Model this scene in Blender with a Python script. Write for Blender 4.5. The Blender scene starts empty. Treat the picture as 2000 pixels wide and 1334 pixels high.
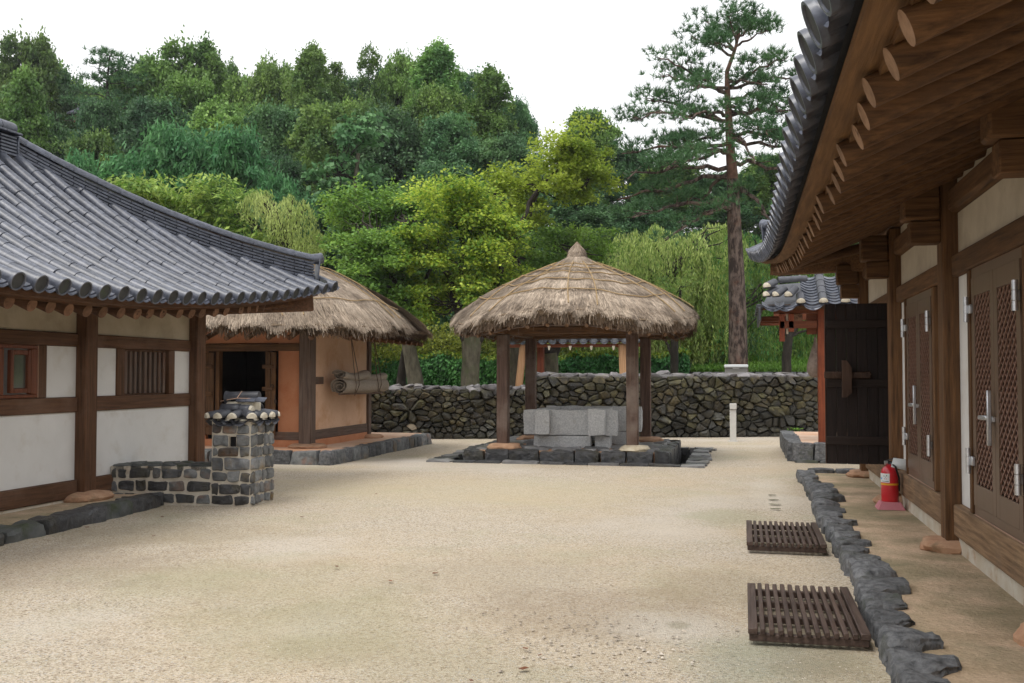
import bpy, bmesh, math, random
import numpy as np
from mathutils import Vector, Matrix, noise
R = math.radians
sc = bpy.context.scene
col = sc.collection
# ---------------------------------------------------------------- camera, world, sun, exposure
CAMZ = 1.6; FPX = 1944.0; YAW = R(13.1); TILT = math.atan(65 / 1944.0)
cam = bpy.data.objects.new('camera', bpy.data.cameras.new('camera'))
col.objects.link(cam)
cam.data.sensor_width = 36.0; cam.data.lens = 36.0 * FPX / 2000.0
cam.data.clip_start = 0.05; cam.data.clip_end = 2000
cam.location = (0, 0, CAMZ); cam.rotation_euler = (R(90) + TILT, 0, YAW)
sc.camera = cam
SUN_EL, SUN_AZ = R(66), R(215)      # azimuth measured clockwise from +Y
world = bpy.data.worlds.new('World'); sc.world = world; world.use_nodes = True
nt = world.node_tree; nt.nodes.clear()
wo = nt.nodes.new('ShaderNodeOutputWorld'); bg = nt.nodes.new('ShaderNodeBackground')
sky = nt.nodes.new('ShaderNodeTexSky'); sky.sky_type = 'NISHITA'; sky.sun_disc = False
sky.sun_elevation = SUN_EL; sky.sun_rotation = SUN_AZ; sky.dust_density = 6.0; sky.air_density = 1.0
hs = nt.nodes.new('ShaderNodeHueSaturation'); hs.inputs['Saturation'].default_value = 0.22
mx = nt.nodes.new('ShaderNodeMix'); mx.data_type = 'RGBA'; mx.inputs[0].default_value = 0.62
mx.inputs[7].default_value = (14.5, 14.6, 14.8, 1)     # the even white of an overcast sky
nt.links.new(sky.outputs[0], hs.inputs['Color']); nt.links.new(hs.outputs[0], mx.inputs[6])
nt.links.new(mx.outputs[2], bg.inputs['Color']); nt.links.new(bg.outputs[0], wo.inputs[0])
bg.inputs['Strength'].default_value = 0.10
sun = bpy.data.objects.new('sun', bpy.data.lights.new('sun', 'SUN')); col.objects.link(sun)
sun.data.energy = 1.5; sun.data.angle = R(25); sun.data.color = (1.0, 0.96, 0.9)
sd = Vector((math.sin(SUN_AZ) * math.cos(SUN_EL), math.cos(SUN_AZ) * math.cos(SUN_EL), math.sin(SUN_EL)))
sun.rotation_euler = sd.to_track_quat('Z', 'Y').to_euler(); sun.location = (0, 0, 30)
sc.view_settings.view_transform = 'Standard'; sc.view_settings.look = 'None'
sc.view_settings.exposure = 0.27; sc.view_settings.gamma = 1.0; sc.view_settings.use_curve_mapping = False
sc.render.engine = 'CYCLES'
sc.cycles.use_denoising = True
try: sc.cycles.denoiser = 'OPENIMAGEDENOISE'
except Exception: pass
sc.cycles.max_bounces = 6; sc.cycles.diffuse_bounces = 4; sc.cycles.glossy_bounces = 3
sc.cycles.transmission_bounces = 4; sc.cycles.transparent_max_bounces = 6
sc.cycles.use_adaptive_sampling = True; sc.cycles.adaptive_threshold = 0.02

# ---------------------------------------------------------------- survey helpers (photo measurements -> metres)
_F = Vector((-math.sin(YAW) * math.cos(TILT), math.cos(YAW) * math.cos(TILT), math.sin(TILT)))
_Rt = Vector((math.cos(YAW), math.sin(YAW), 0)); _U = _Rt.cross(_F)
CAMP = Vector((0, 0, CAMZ))
def ray(x, y): return _F + _Rt * ((x - 1000) / FPX) + _U * ((667 - y) / FPX)
def at(x, y, d): return CAMP + ray(x, y) * d
def gz(x, y, z=0.0):
    r = ray(x, y); return CAMP + r * ((z - CAMZ) / r.z)
def gx(x, y, X):
    r = ray(x, y); return CAMP + r * (X / r.x)
def gy(x, y, Y):
    r = ray(x, y); return CAMP + r * (Y / r.y)
def Yof(x, X): return gx(x, 730, X).y

# ---------------------------------------------------------------- materials
def _n(nt, t): return nt.nodes.new(t)
def mat(name, c1, c2=None, scale=6.0, detail=4.0, rough=0.8, bump=0.0, bscale=None, stretch=(1, 1, 1), rnd=0.0,
        c3=None, c3s=1.5, c3w=(0.55, 0.7), spec=0.3, metal=0.0, contrast=(0.3, 0.7), transl=0.0, island=0.0,
        coord='Object', bdist=0.02, emit=None, cell=0.0, cells=40, coat=0.0, roughvar=0.0, huevar=0.0):
    m = bpy.data.materials.new(name); m.use_nodes = True; nt = m.node_tree; L = nt.links
    b = nt.nodes['Principled BSDF']; out = nt.nodes['Material Output']
    b.inputs['Roughness'].default_value = rough; b.inputs['Metallic'].default_value = metal
    b.inputs['Specular IOR Level'].default_value = spec
    if coat: b.inputs['Coat Weight'].default_value = coat; b.inputs['Coat Roughness'].default_value = 0.15
    tc = _n(nt, 'ShaderNodeTexCoord'); mp = _n(nt, 'ShaderNodeMapping'); mp.inputs['Scale'].default_value = stretch
    oi = _n(nt, 'ShaderNodeObjectInfo')
    L.new(tc.outputs[coord], mp.inputs[0])
    off = _n(nt, 'ShaderNodeVectorMath'); off.operation = 'SCALE'; off.inputs[0].default_value = (37, 11, 53)
    L.new(oi.outputs['Random'], off.inputs['Scale']); L.new(off.outputs[0], mp.inputs['Location'])
    c = None
    if c2 is None: c2 = c1
    nz = _n(nt, 'ShaderNodeTexNoise'); nz.inputs['Scale'].default_value = scale; nz.inputs['Detail'].default_value = detail
    nz.inputs['Roughness'].default_value = 0.6
    L.new(mp.outputs[0], nz.inputs['Vector'])
    rp = _n(nt, 'ShaderNodeValToRGB'); rp.color_ramp.elements[0].position = contrast[0]; rp.color_ramp.elements[1].position = contrast[1]
    rp.color_ramp.elements[0].color = (*c1, 1); rp.color_ramp.elements[1].color = (*c2, 1)
    L.new(nz.outputs['Fac'], rp.inputs[0]); c = rp.outputs[0]
    if c3 is not None:
        n3 = _n(nt, 'ShaderNodeTexNoise'); n3.inputs['Scale'].default_value = c3s; n3.inputs['Detail'].default_value = 5
        n3.inputs['Roughness'].default_value = 0.65
        m3 = _n(nt, 'ShaderNodeMapping'); m3.inputs['Location'].default_value = (7.3, 2.1, 9.9)
        L.new(tc.outputs[coord], m3.inputs[0]); 
        ad = _n(nt, 'ShaderNodeVectorMath'); ad.operation = 'ADD'; L.new(m3.outputs[0], ad.inputs[0]); L.new(off.outputs[0], ad.inputs[1])
        L.new(ad.outputs[0], n3.inputs['Vector'])
        r3 = _n(nt, 'ShaderNodeMapRange'); r3.inputs[1].default_value = c3w[0]; r3.inputs[2].default_value = c3w[1]
        L.new(n3.outputs['Fac'], r3.inputs[0])
        x3 = _n(nt, 'ShaderNodeMix'); x3.data_type = 'RGBA'; L.new(r3.outputs[0], x3.inputs[0]); L.new(c, x3.inputs[6]); x3.inputs[7].default_value = (*c3, 1)
        c = x3.outputs[2]
    if cell:
        vo = _n(nt, 'ShaderNodeTexVoronoi'); vo.inputs['Scale'].default_value = cells; L.new(mp.outputs[0], vo.inputs['Vector'])
        sp = _n(nt, 'ShaderNodeSeparateColor'); L.new(vo.outputs['Color'], sp.inputs[0])
        mr = _n(nt, 'ShaderNodeMapRange'); mr.inputs[3].default_value = 1 - cell; mr.inputs[4].default_value = 1 + cell
        L.new(sp.outputs[0], mr.inputs[0])
        vm = _n(nt, 'ShaderNodeVectorMath'); vm.operation = 'SCALE'; L.new(c, vm.inputs[0]); L.new(mr.outputs[0], vm.inputs['Scale']); c = vm.outputs[0]
    if rnd or island:
        fac = None
        if rnd:
            mr = _n(nt, 'ShaderNodeMapRange'); mr.inputs[3].default_value = 1 - rnd; mr.inputs[4].default_value = 1 + rnd
            L.new(oi.outputs['Random'], mr.inputs[0]); fac = mr.outputs[0]
        if island:
            ge = _n(nt, 'ShaderNodeNewGeometry'); mr2 = _n(nt, 'ShaderNodeMapRange'); mr2.inputs[3].default_value = 1 - island; mr2.inputs[4].default_value = 1 + island
            L.new(ge.outputs['Random Per Island'], mr2.inputs[0])
            if fac is not None:
                mu = _n(nt, 'ShaderNodeMath'); mu.operation = 'MULTIPLY'; L.new(fac, mu.inputs[0]); L.new(mr2.outputs[0], mu.inputs[1]); fac = mu.outputs[0]
            else: fac = mr2.outputs[0]
        vm = _n(nt, 'ShaderNodeVectorMath'); vm.operation = 'SCALE'; L.new(c, vm.inputs[0]); L.new(fac, vm.inputs['Scale']); c = vm.outputs[0]
    if huevar:
        hv = _n(nt, 'ShaderNodeHueSaturation'); mr = _n(nt, 'ShaderNodeMapRange'); mr.inputs[3].default_value = 0.5 - huevar; mr.inputs[4].default_value = 0.5 + huevar
        wn = _n(nt, 'ShaderNodeTexWhiteNoise'); wn.noise_dimensions = '1D'; L.new(oi.outputs['Random'], wn.inputs['W'])
        L.new(wn.outputs['Value'], mr.inputs[0]); L.new(mr.outputs[0], hv.inputs['Hue']); L.new(c, hv.inputs['Color']); c = hv.outputs[0]
    L.new(c, b.inputs['Base Color'])
    if roughvar:
        mr = _n(nt, 'ShaderNodeMapRange'); mr.inputs[3].default_value = max(0.05, rough - roughvar); mr.inputs[4].default_value = min(1, rough + roughvar)
        L.new(nz.outputs['Fac'], mr.inputs[0]); L.new(mr.outputs[0], b.inputs['Roughness'])
    if bump:
        n2 = _n(nt, 'ShaderNodeTexNoise'); n2.inputs['Scale'].default_value = bscale or scale * 3; n2.inputs['Detail'].default_value = 8; n2.inputs['Roughness'].default_value = 0.65
        L.new(mp.outputs[0], n2.inputs['Vector'])
        bp = _n(nt, 'ShaderNodeBump'); bp.inputs['Strength'].default_value = min(1, bump); bp.inputs['Distance'].default_value = bdist
        L.new(n2.outputs['Fac'], bp.inputs['Height']); L.new(bp.outputs[0], b.inputs['Normal'])
    if transl:
        tr = _n(nt, 'ShaderNodeBsdfTranslucent'); ms = _n(nt, 'ShaderNodeMixShader'); ms.inputs[0].default_value = transl
        L.new(c, tr.inputs['Color']); L.new(b.outputs[0], ms.inputs[1]); L.new(tr.outputs[0], ms.inputs[2]); L.new(ms.outputs[0], out.inputs[0])
    return m
def wood(name, c1, c2, axis, rough=0.75, c3=None, rnd=0.12, **k):
    s = {'x': (1.2, 22, 22), 'y': (22, 1.2, 22), 'z': (22, 22, 1.2)}[axis]
    return mat(name, c1, c2, scale=1.6, detail=6, rough=rough, stretch=s, bump=0.35, bscale=2.4, rnd=rnd, c3=c3, c3s=1.6, c3w=(0.5, 0.75), **k)
M = {}
for a in 'xyz':
    M['lw' + a] = wood('brown_wood_' + a, (0.062, 0.029, 0.014), (0.155, 0.075, 0.038), a, c3=(0.17, 0.10, 0.066))     # left house
    M['rw' + a] = wood('honey_wood_' + a, (0.050, 0.024, 0.011), (0.195, 0.098, 0.041), a, c3=(0.10, 0.052, 0.026))       # right house
    M['gw' + a] = wood('grey_wood_' + a, (0.085, 0.055, 0.042), (0.20, 0.145, 0.115), a, c3=(0.13, 0.065, 0.04))       # thatched house
M['fasc'] = wood('fascia_wood', (0.10, 0.050, 0.020), (0.23, 0.122, 0.050), 'y')
M['rwb'] = wood('bleached_sill_wood', (0.11, 0.062, 0.034), (0.34, 0.22, 0.125), 'y', c3=(0.16, 0.11, 0.075))
M['pw'] = wood('weathered_post_wood', (0.06, 0.033, 0.024), (0.15, 0.095, 0.072), 'z', c3=(0.22, 0.17, 0.14))
M['dkw'] = wood('dark_plank_wood', (0.010, 0.006, 0.005), (0.028, 0.017, 0.014), 'z', rough=0.65)
M['dkwx'] = wood('dark_batten_wood', (0.014, 0.008, 0.006), (0.034, 0.021, 0.016), 'x', rough=0.65)
M['latch'] = wood('latch_wood', (0.04, 0.02, 0.012), (0.09, 0.05, 0.032), 'z', rough=0.6)
M['red'] = wood('red_pine_wood', (0.16, 0.035, 0.015), (0.32, 0.085, 0.035), 'z', rough=0.6, c3=(0.12, 0.03, 0.015))
M['redx'] = wood('red_pine_beam', (0.12, 0.035, 0.015), (0.24, 0.075, 0.035), 'x', rough=0.6)
M['pine'] = wood('pale_pine_post', (0.36, 0.19, 0.09), (0.55, 0.33, 0.18), 'z', rough=0.6)
M['grate'] = wood('grate_wood', (0.038, 0.023, 0.018), (0.10, 0.066, 0.052), 'y', rough=0.5)
M['endgrain'] = mat('log_end_grain', (0.17, 0.097, 0.055), (0.31, 0.19, 0.115), scale=14, rough=0.85, rnd=0.18, c3=(0.07, 0.035, 0.02), c3s=9, c3w=(0.6, 0.68))
M['endgrainl'] = mat('log_end_grain_dark', (0.14, 0.072, 0.042), (0.27, 0.15, 0.09), scale=14, rough=0.85, rnd=0.2, c3=(0.05, 0.022, 0.014), c3s=12, c3w=(0.58, 0.66))
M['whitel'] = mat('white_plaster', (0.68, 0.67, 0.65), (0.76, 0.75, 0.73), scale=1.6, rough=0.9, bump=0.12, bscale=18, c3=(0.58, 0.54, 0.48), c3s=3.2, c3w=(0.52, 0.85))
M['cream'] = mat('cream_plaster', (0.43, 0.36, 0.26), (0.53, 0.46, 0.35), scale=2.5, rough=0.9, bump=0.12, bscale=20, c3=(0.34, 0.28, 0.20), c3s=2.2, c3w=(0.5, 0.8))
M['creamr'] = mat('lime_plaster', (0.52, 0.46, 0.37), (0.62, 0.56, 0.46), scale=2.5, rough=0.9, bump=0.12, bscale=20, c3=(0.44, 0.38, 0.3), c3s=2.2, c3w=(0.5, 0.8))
M['plinth'] = mat('stained_plinth_plaster', (0.50, 0.42, 0.31), (0.62, 0.58, 0.50), scale=4, rough=0.9, bump=0.3, bscale=20, c3=(0.42, 0.28, 0.17), c3s=3.5)
M['clay'] = mat('orange_clay_plaster', (0.48, 0.20, 0.10), (0.56, 0.26, 0.14), scale=2.0, rough=0.95, bump=0.12, bscale=25, c3=(0.44, 0.15, 0.065), c3s=2.2, c3w=(0.5, 0.8))
M['clay2'] = mat('pale_clay_plaster', (0.64, 0.40, 0.26), (0.74, 0.50, 0.34), scale=2.2, rough=0.95, bump=0.12, bscale=25, c3=(0.55, 0.29, 0.15), c3s=2.0, c3w=(0.5, 0.75))
M['tile'] = mat('grey_roof_tile', (0.058, 0.065, 0.086), (0.105, 0.115, 0.148), scale=11, rough=0.38, bump=0.06, rnd=0.17, spec=0.6, contrast=(0.4, 0.62), c3=(0.040, 0.045, 0.060), c3s=26, c3w=(0.56, 0.66))
M['tiledeck'] = mat('shaded_pan_tile', (0.018, 0.019, 0.022), (0.04, 0.042, 0.048), scale=8, rough=0.6)  # darker copy of the tile, valley shade put into its colour
M['tiledark'] = mat('dark_roof_tile', (0.038, 0.040, 0.048), (0.075, 0.078, 0.092), scale=8, rough=0.45, bump=0.1, rnd=0.15, spec=0.5)
M['tiledisc'] = mat('tile_end_disc', (0.028, 0.029, 0.030), (0.055, 0.056, 0.056), scale=12, rough=0.6, bump=0.2, rnd=0.12, c3=(0.045, 0.06, 0.035), c3s=6)
M['lime'] = mat('lime_plug', (0.50, 0.44, 0.34), (0.68, 0.63, 0.52), scale=18, rough=0.95, bump=0.5, bscale=40)
M['mortar'] = mat('lime_mortar', (0.48, 0.42, 0.34), (0.68, 0.63, 0.54), scale=7, rough=0.95, bump=0.6, bscale=30, c3=(0.30, 0.22, 0.15), c3s=3)
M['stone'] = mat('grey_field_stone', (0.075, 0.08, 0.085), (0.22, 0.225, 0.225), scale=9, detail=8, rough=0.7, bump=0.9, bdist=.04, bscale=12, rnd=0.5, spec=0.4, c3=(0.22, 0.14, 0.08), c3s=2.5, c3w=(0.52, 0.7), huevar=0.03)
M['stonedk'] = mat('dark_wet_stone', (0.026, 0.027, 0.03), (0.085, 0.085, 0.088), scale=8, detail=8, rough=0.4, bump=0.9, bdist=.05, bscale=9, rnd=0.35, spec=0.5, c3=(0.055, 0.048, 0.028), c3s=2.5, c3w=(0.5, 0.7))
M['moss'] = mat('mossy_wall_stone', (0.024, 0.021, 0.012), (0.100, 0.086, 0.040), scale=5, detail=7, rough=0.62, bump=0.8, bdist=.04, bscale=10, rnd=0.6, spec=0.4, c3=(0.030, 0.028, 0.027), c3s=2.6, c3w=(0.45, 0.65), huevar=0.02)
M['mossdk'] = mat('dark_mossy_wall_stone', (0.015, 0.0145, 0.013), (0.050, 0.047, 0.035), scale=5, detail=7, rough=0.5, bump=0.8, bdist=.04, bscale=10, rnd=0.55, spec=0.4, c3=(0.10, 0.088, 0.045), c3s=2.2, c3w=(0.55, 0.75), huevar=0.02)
M['cap'] = mat('pale_wall_cap_stone', (0.07, 0.064, 0.064), (0.20, 0.185, 0.19), scale=5, rough=0.45, bump=0.5, bscale=12, rnd=0.45, spec=0.6, c3=(0.10, 0.085, 0.06), c3s=3)
M['whitestone'] = mat('pale_wall_stone', (0.42, 0.36, 0.27), (0.62, 0.56, 0.44), scale=6, rough=0.8, bump=0.5, bscale=14)
M['core'] = mat('wall_core_earth', (0.012, 0.010, 0.008), (0.03, 0.026, 0.02), scale=9, rough=0.95, bump=0.5)
M['curb'] = mat('blue_grey_curb_stone', (0.042, 0.044, 0.048), (0.20, 0.203, 0.21), scale=16, detail=8, rough=0.7, bump=1.0, bdist=.06, bscale=9, rnd=0.25, spec=0.4, c3=(0.07, 0.075, 0.06), c3s=3)
M['curb2'] = mat('greenish_curb_stone', (0.05, 0.055, 0.055), (0.13, 0.135, 0.13), scale=6, rough=0.6, bump=0.7, bscale=11, rnd=0.3, spec=0.4, c3=(0.05, 0.06, 0.03), c3s=2.5, c3w=(0.5, 0.65))
M['granite'] = mat('light_granite', (0.42, 0.425, 0.43), (0.64, 0.64, 0.63), scale=38, detail=6, rough=0.85, bump=0.6, bscale=35, contrast=(0.35, 0.65), c3=(0.42, 0.38, 0.32), c3s=2.2, c3w=(0.62, 0.8))
M['flag'] = mat('dark_flagstone', (0.10, 0.10, 0.105), (0.22, 0.215, 0.21), scale=5, rough=0.42, bump=0.5, bscale=10, rnd=0.3, spec=0.5, c3=(0.10, 0.085, 0.055), c3s=3)
M['base'] = mat('sandy_base_stone', (0.36, 0.19, 0.11), (0.52, 0.33, 0.21), scale=7, rough=0.9, bump=0.7, bscale=14, rnd=0.2, c3=(0.24, 0.17, 0.10), c3s=3)
M['basepale'] = mat('pale_base_stone', (0.46, 0.38, 0.26), (0.62, 0.55, 0.42), scale=9, rough=0.9, bump=0.7, bscale=14, c3=(0.3, 0.22, 0.13), c3s=4)
M['thatch'] = mat('thatch_straw_body', (0.12, 0.085, 0.055), (0.30, 0.225, 0.155), scale=12, rough=0.95, bump=0.8, bscale=60)
M['straw'] = mat('dry_straw', (0.27, 0.210, 0.155), (0.50, 0.41, 0.32), scale=3.0, detail=5, rough=0.8, island=0.42, transl=0.12, spec=0.25, c3=(0.19, 0.145, 0.108), c3s=1.3, c3w=(0.5, 0.72))
M['strawdk'] = mat('dark_straw', (0.10, 0.068, 0.045), (0.22, 0.155, 0.105), scale=3.0, rough=0.9, island=0.45, spec=0.2)
M['rope'] = mat('straw_rope', (0.28, 0.19, 0.09), (0.42, 0.30, 0.16), scale=30, rough=0.9, bump=0.5, bscale=60)
M['ropedk'] = mat('old_rope', (0.10, 0.062, 0.04), (0.18, 0.12, 0.08), scale=30, rough=0.9, bump=0.5, bscale=60)
M['matcloth'] = mat('woven_straw_mat', (0.27, 0.22, 0.17), (0.44, 0.37, 0.30), scale=30, rough=0.9, bump=0.7, bscale=70, stretch=(1, 3, 1))
M['lattice'] = mat('lattice_metal', (0.20, 0.115, 0.085), (0.24, 0.14, 0.105), scale=3, rough=0.45)
M['doorm'] = mat('brown_painted_metal', (0.125, 0.078, 0.050), (0.15, 0.094, 0.062), scale=3, rough=0.42, spec=0.5, bump=0.03)
M['doorback'] = mat('reddish_mesh_backing', (0.035, 0.012, 0.010), (0.05, 0.018, 0.014), scale=10, rough=0.7)
M['steel'] = mat('brushed_steel', (0.55, 0.56, 0.58), (0.68, 0.69, 0.71), scale=20, rough=0.35, metal=0.8, spec=0.5)
M['sealant'] = mat('pinkish_sealant', (0.50, 0.33, 0.24), None, rough=0.7)
M['exred'] = mat('extinguisher_red', (0.52, 0.012, 0.022), (0.60, 0.016, 0.028), scale=5, rough=0.28, spec=0.5, coat=0.4)
M['exyellow'] = mat('yellow_band', (0.75, 0.38, 0.03), None, rough=0.4)
M['expink'] = mat('faded_pink_plastic', (0.50, 0.17, 0.20), (0.58, 0.24, 0.27), scale=6, rough=0.55)
M['paper'] = mat('white_paper', (0.68, 0.72, 0.72), (0.78, 0.80, 0.79), scale=8, rough=0.7)
M['ink'] = mat('dark_ink', (0.05, 0.06, 0.09), None, rough=0.6)
M['inkblue'] = mat('blue_ink', (0.06, 0.35, 0.62), None, rough=0.6)
M['black'] = mat('black_plastic', (0.012, 0.012, 0.013), None, rough=0.4, spec=0.5)
M['iron'] = mat('dark_iron', (0.018, 0.015, 0.013), (0.04, 0.032, 0.028), scale=12, rough=0.55)
M['boll'] = mat('light_grey_paint', (0.52, 0.51, 0.48), (0.60, 0.59, 0.56), scale=3, rough=0.5, bump=0.03)
M['boxgrey'] = mat('box_grey_metal', (0.20, 0.19, 0.17), (0.25, 0.24, 0.22), scale=3, rough=0.5)
M['boxlid'] = mat('box_pale_lid', (0.62, 0.64, 0.64), None, rough=0.4)
M['dark'] = mat('interior_shade', (0.006, 0.006, 0.007), (0.012, 0.011, 0.011), scale=4, rough=0.9)  # near-black colour standing in for the unlit inside of rooms and holes
M['winwood'] = wood('varnished_window_wood', (0.10, 0.030, 0.014), (0.20, 0.07, 0.035), 'z', rough=0.4)
M['sack'] = mat('grey_sackcloth', (0.20, 0.15, 0.12), (0.32, 0.26, 0.22), scale=18, rough=0.9, bump=0.6, bscale=60)
def glass():
    m = mat('window_glass', (0.03, 0.032, 0.03), (0.10, 0.095, 0.08), scale=3, rough=0.08, spec=0.7)
    return m
M['glass'] = glass()
M['puddle'] = mat('shallow_water', (0.12, 0.115, 0.075), (0.17, 0.16, 0.11), scale=8, rough=0.06, spec=0.6)
# leaves
def leafm(key, c1, c2, c3=None, tr=0.35, isl=0.35, rnd=0.12, hv=0.0, sc_=0.6):
    M[key] = mat('leaves_' + key, c1, c2, scale=sc_, detail=3, rough=0.6, transl=tr, island=isl, rnd=rnd, spec=0.3, c3=c3, c3s=0.35, c3w=(0.5, 0.7), huevar=hv)
leafm('oak', (0.100, 0.190, 0.050), (0.25, 0.39, 0.095), (0.080, 0.175, 0.070), hv=0.012, rnd=.28)
leafm('oakdk', (0.055, 0.130, 0.060), (0.130, 0.245, 0.092), (0.070, 0.155, 0.080), hv=0.010, rnd=.28)
leafm('locust', (0.055, 0.19, 0.075), (0.140, 0.33, 0.115), (0.070, 0.21, 0.085))
leafm('maple', (0.27, 0.37, 0.040), (0.52, 0.62, 0.10), (0.16, 0.27, 0.04), tr=0.5)
leafm('midgreen', (0.095, 0.21, 0.034), (0.25, 0.39, 0.062), (0.075, 0.17, 0.036), tr=0.4)
leafm('zelkova', (0.24, 0.38, 0.075), (0.48, 0.60, 0.15), (0.14, 0.29, 0.06), tr=0.4)
leafm('willow', (0.34, 0.44, 0.12), (0.62, 0.70, 0.27), (0.23, 0.34, 0.08), tr=0.55)
leafm('willowdk', (0.13, 0.24, 0.055), (0.30, 0.42, 0.10), (0.22, 0.32, 0.08), tr=0.5)
leafm('pineleaf', (0.040, 0.110, 0.045), (0.105, 0.215, 0.080), None, tr=0.2, isl=0.4)
leafm('hedge', (0.045, 0.17, 0.050), (0.120, 0.31, 0.075), (0.035, 0.12, 0.045), tr=0.3)
leafm('hedgetop', (0.18, 0.26, 0.03), (0.30, 0.36, 0.045), None, tr=0.3)
leafm('olive', (0.16, 0.20, 0.030), (0.32, 0.35, 0.055), (0.10, 0.16, 0.03), tr=0.35)
leafm('paulownia', (0.070, 0.18, 0.070), (0.145, 0.29, 0.11), None, tr=0.3)
leafm('ivy', (0.02, 0.09, 0.03), (0.055, 0.16, 0.05), None, tr=0.2)
leafm('grassblade', (0.07, 0.17, 0.02), (0.15, 0.27, 0.04), None, tr=0.3)
leafm('dryleaf', (0.12, 0.035, 0.015), (0.26, 0.10, 0.04), None, tr=0.1)
M['bark'] = mat('grey_brown_bark', (0.065, 0.058, 0.042), (0.16, 0.145, 0.105), scale=9, rough=0.95, bump=1.0, bscale=18, stretch=(1, 1, 0.35), c3=(0.085, 0.095, 0.05), c3s=2)
M['barkdk'] = mat('dark_bark', (0.016, 0.013, 0.011), (0.05, 0.042, 0.034), scale=9, rough=0.95, bump=1.0, bscale=18, stretch=(1, 1, 0.35))
M['barkpine'] = mat('plated_pine_bark', (0.040, 0.028, 0.024), (0.16, 0.12, 0.10), scale=9, rough=0.95, bump=1.0, bscale=12, stretch=(1, 1, 0.4), contrast=(0.42, 0.6), c3=(0.16, 0.075, 0.05), c3s=1.2, c3w=(0.55, 0.75))
M['barkpinered'] = mat('red_pine_bark', (0.085, 0.045, 0.032), (0.20, 0.11, 0.078), scale=9, rough=0.95, bump=0.8, bscale=16, stretch=(1, 1, 0.5), c3=(0.10, 0.06, 0.045), c3s=3)

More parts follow.
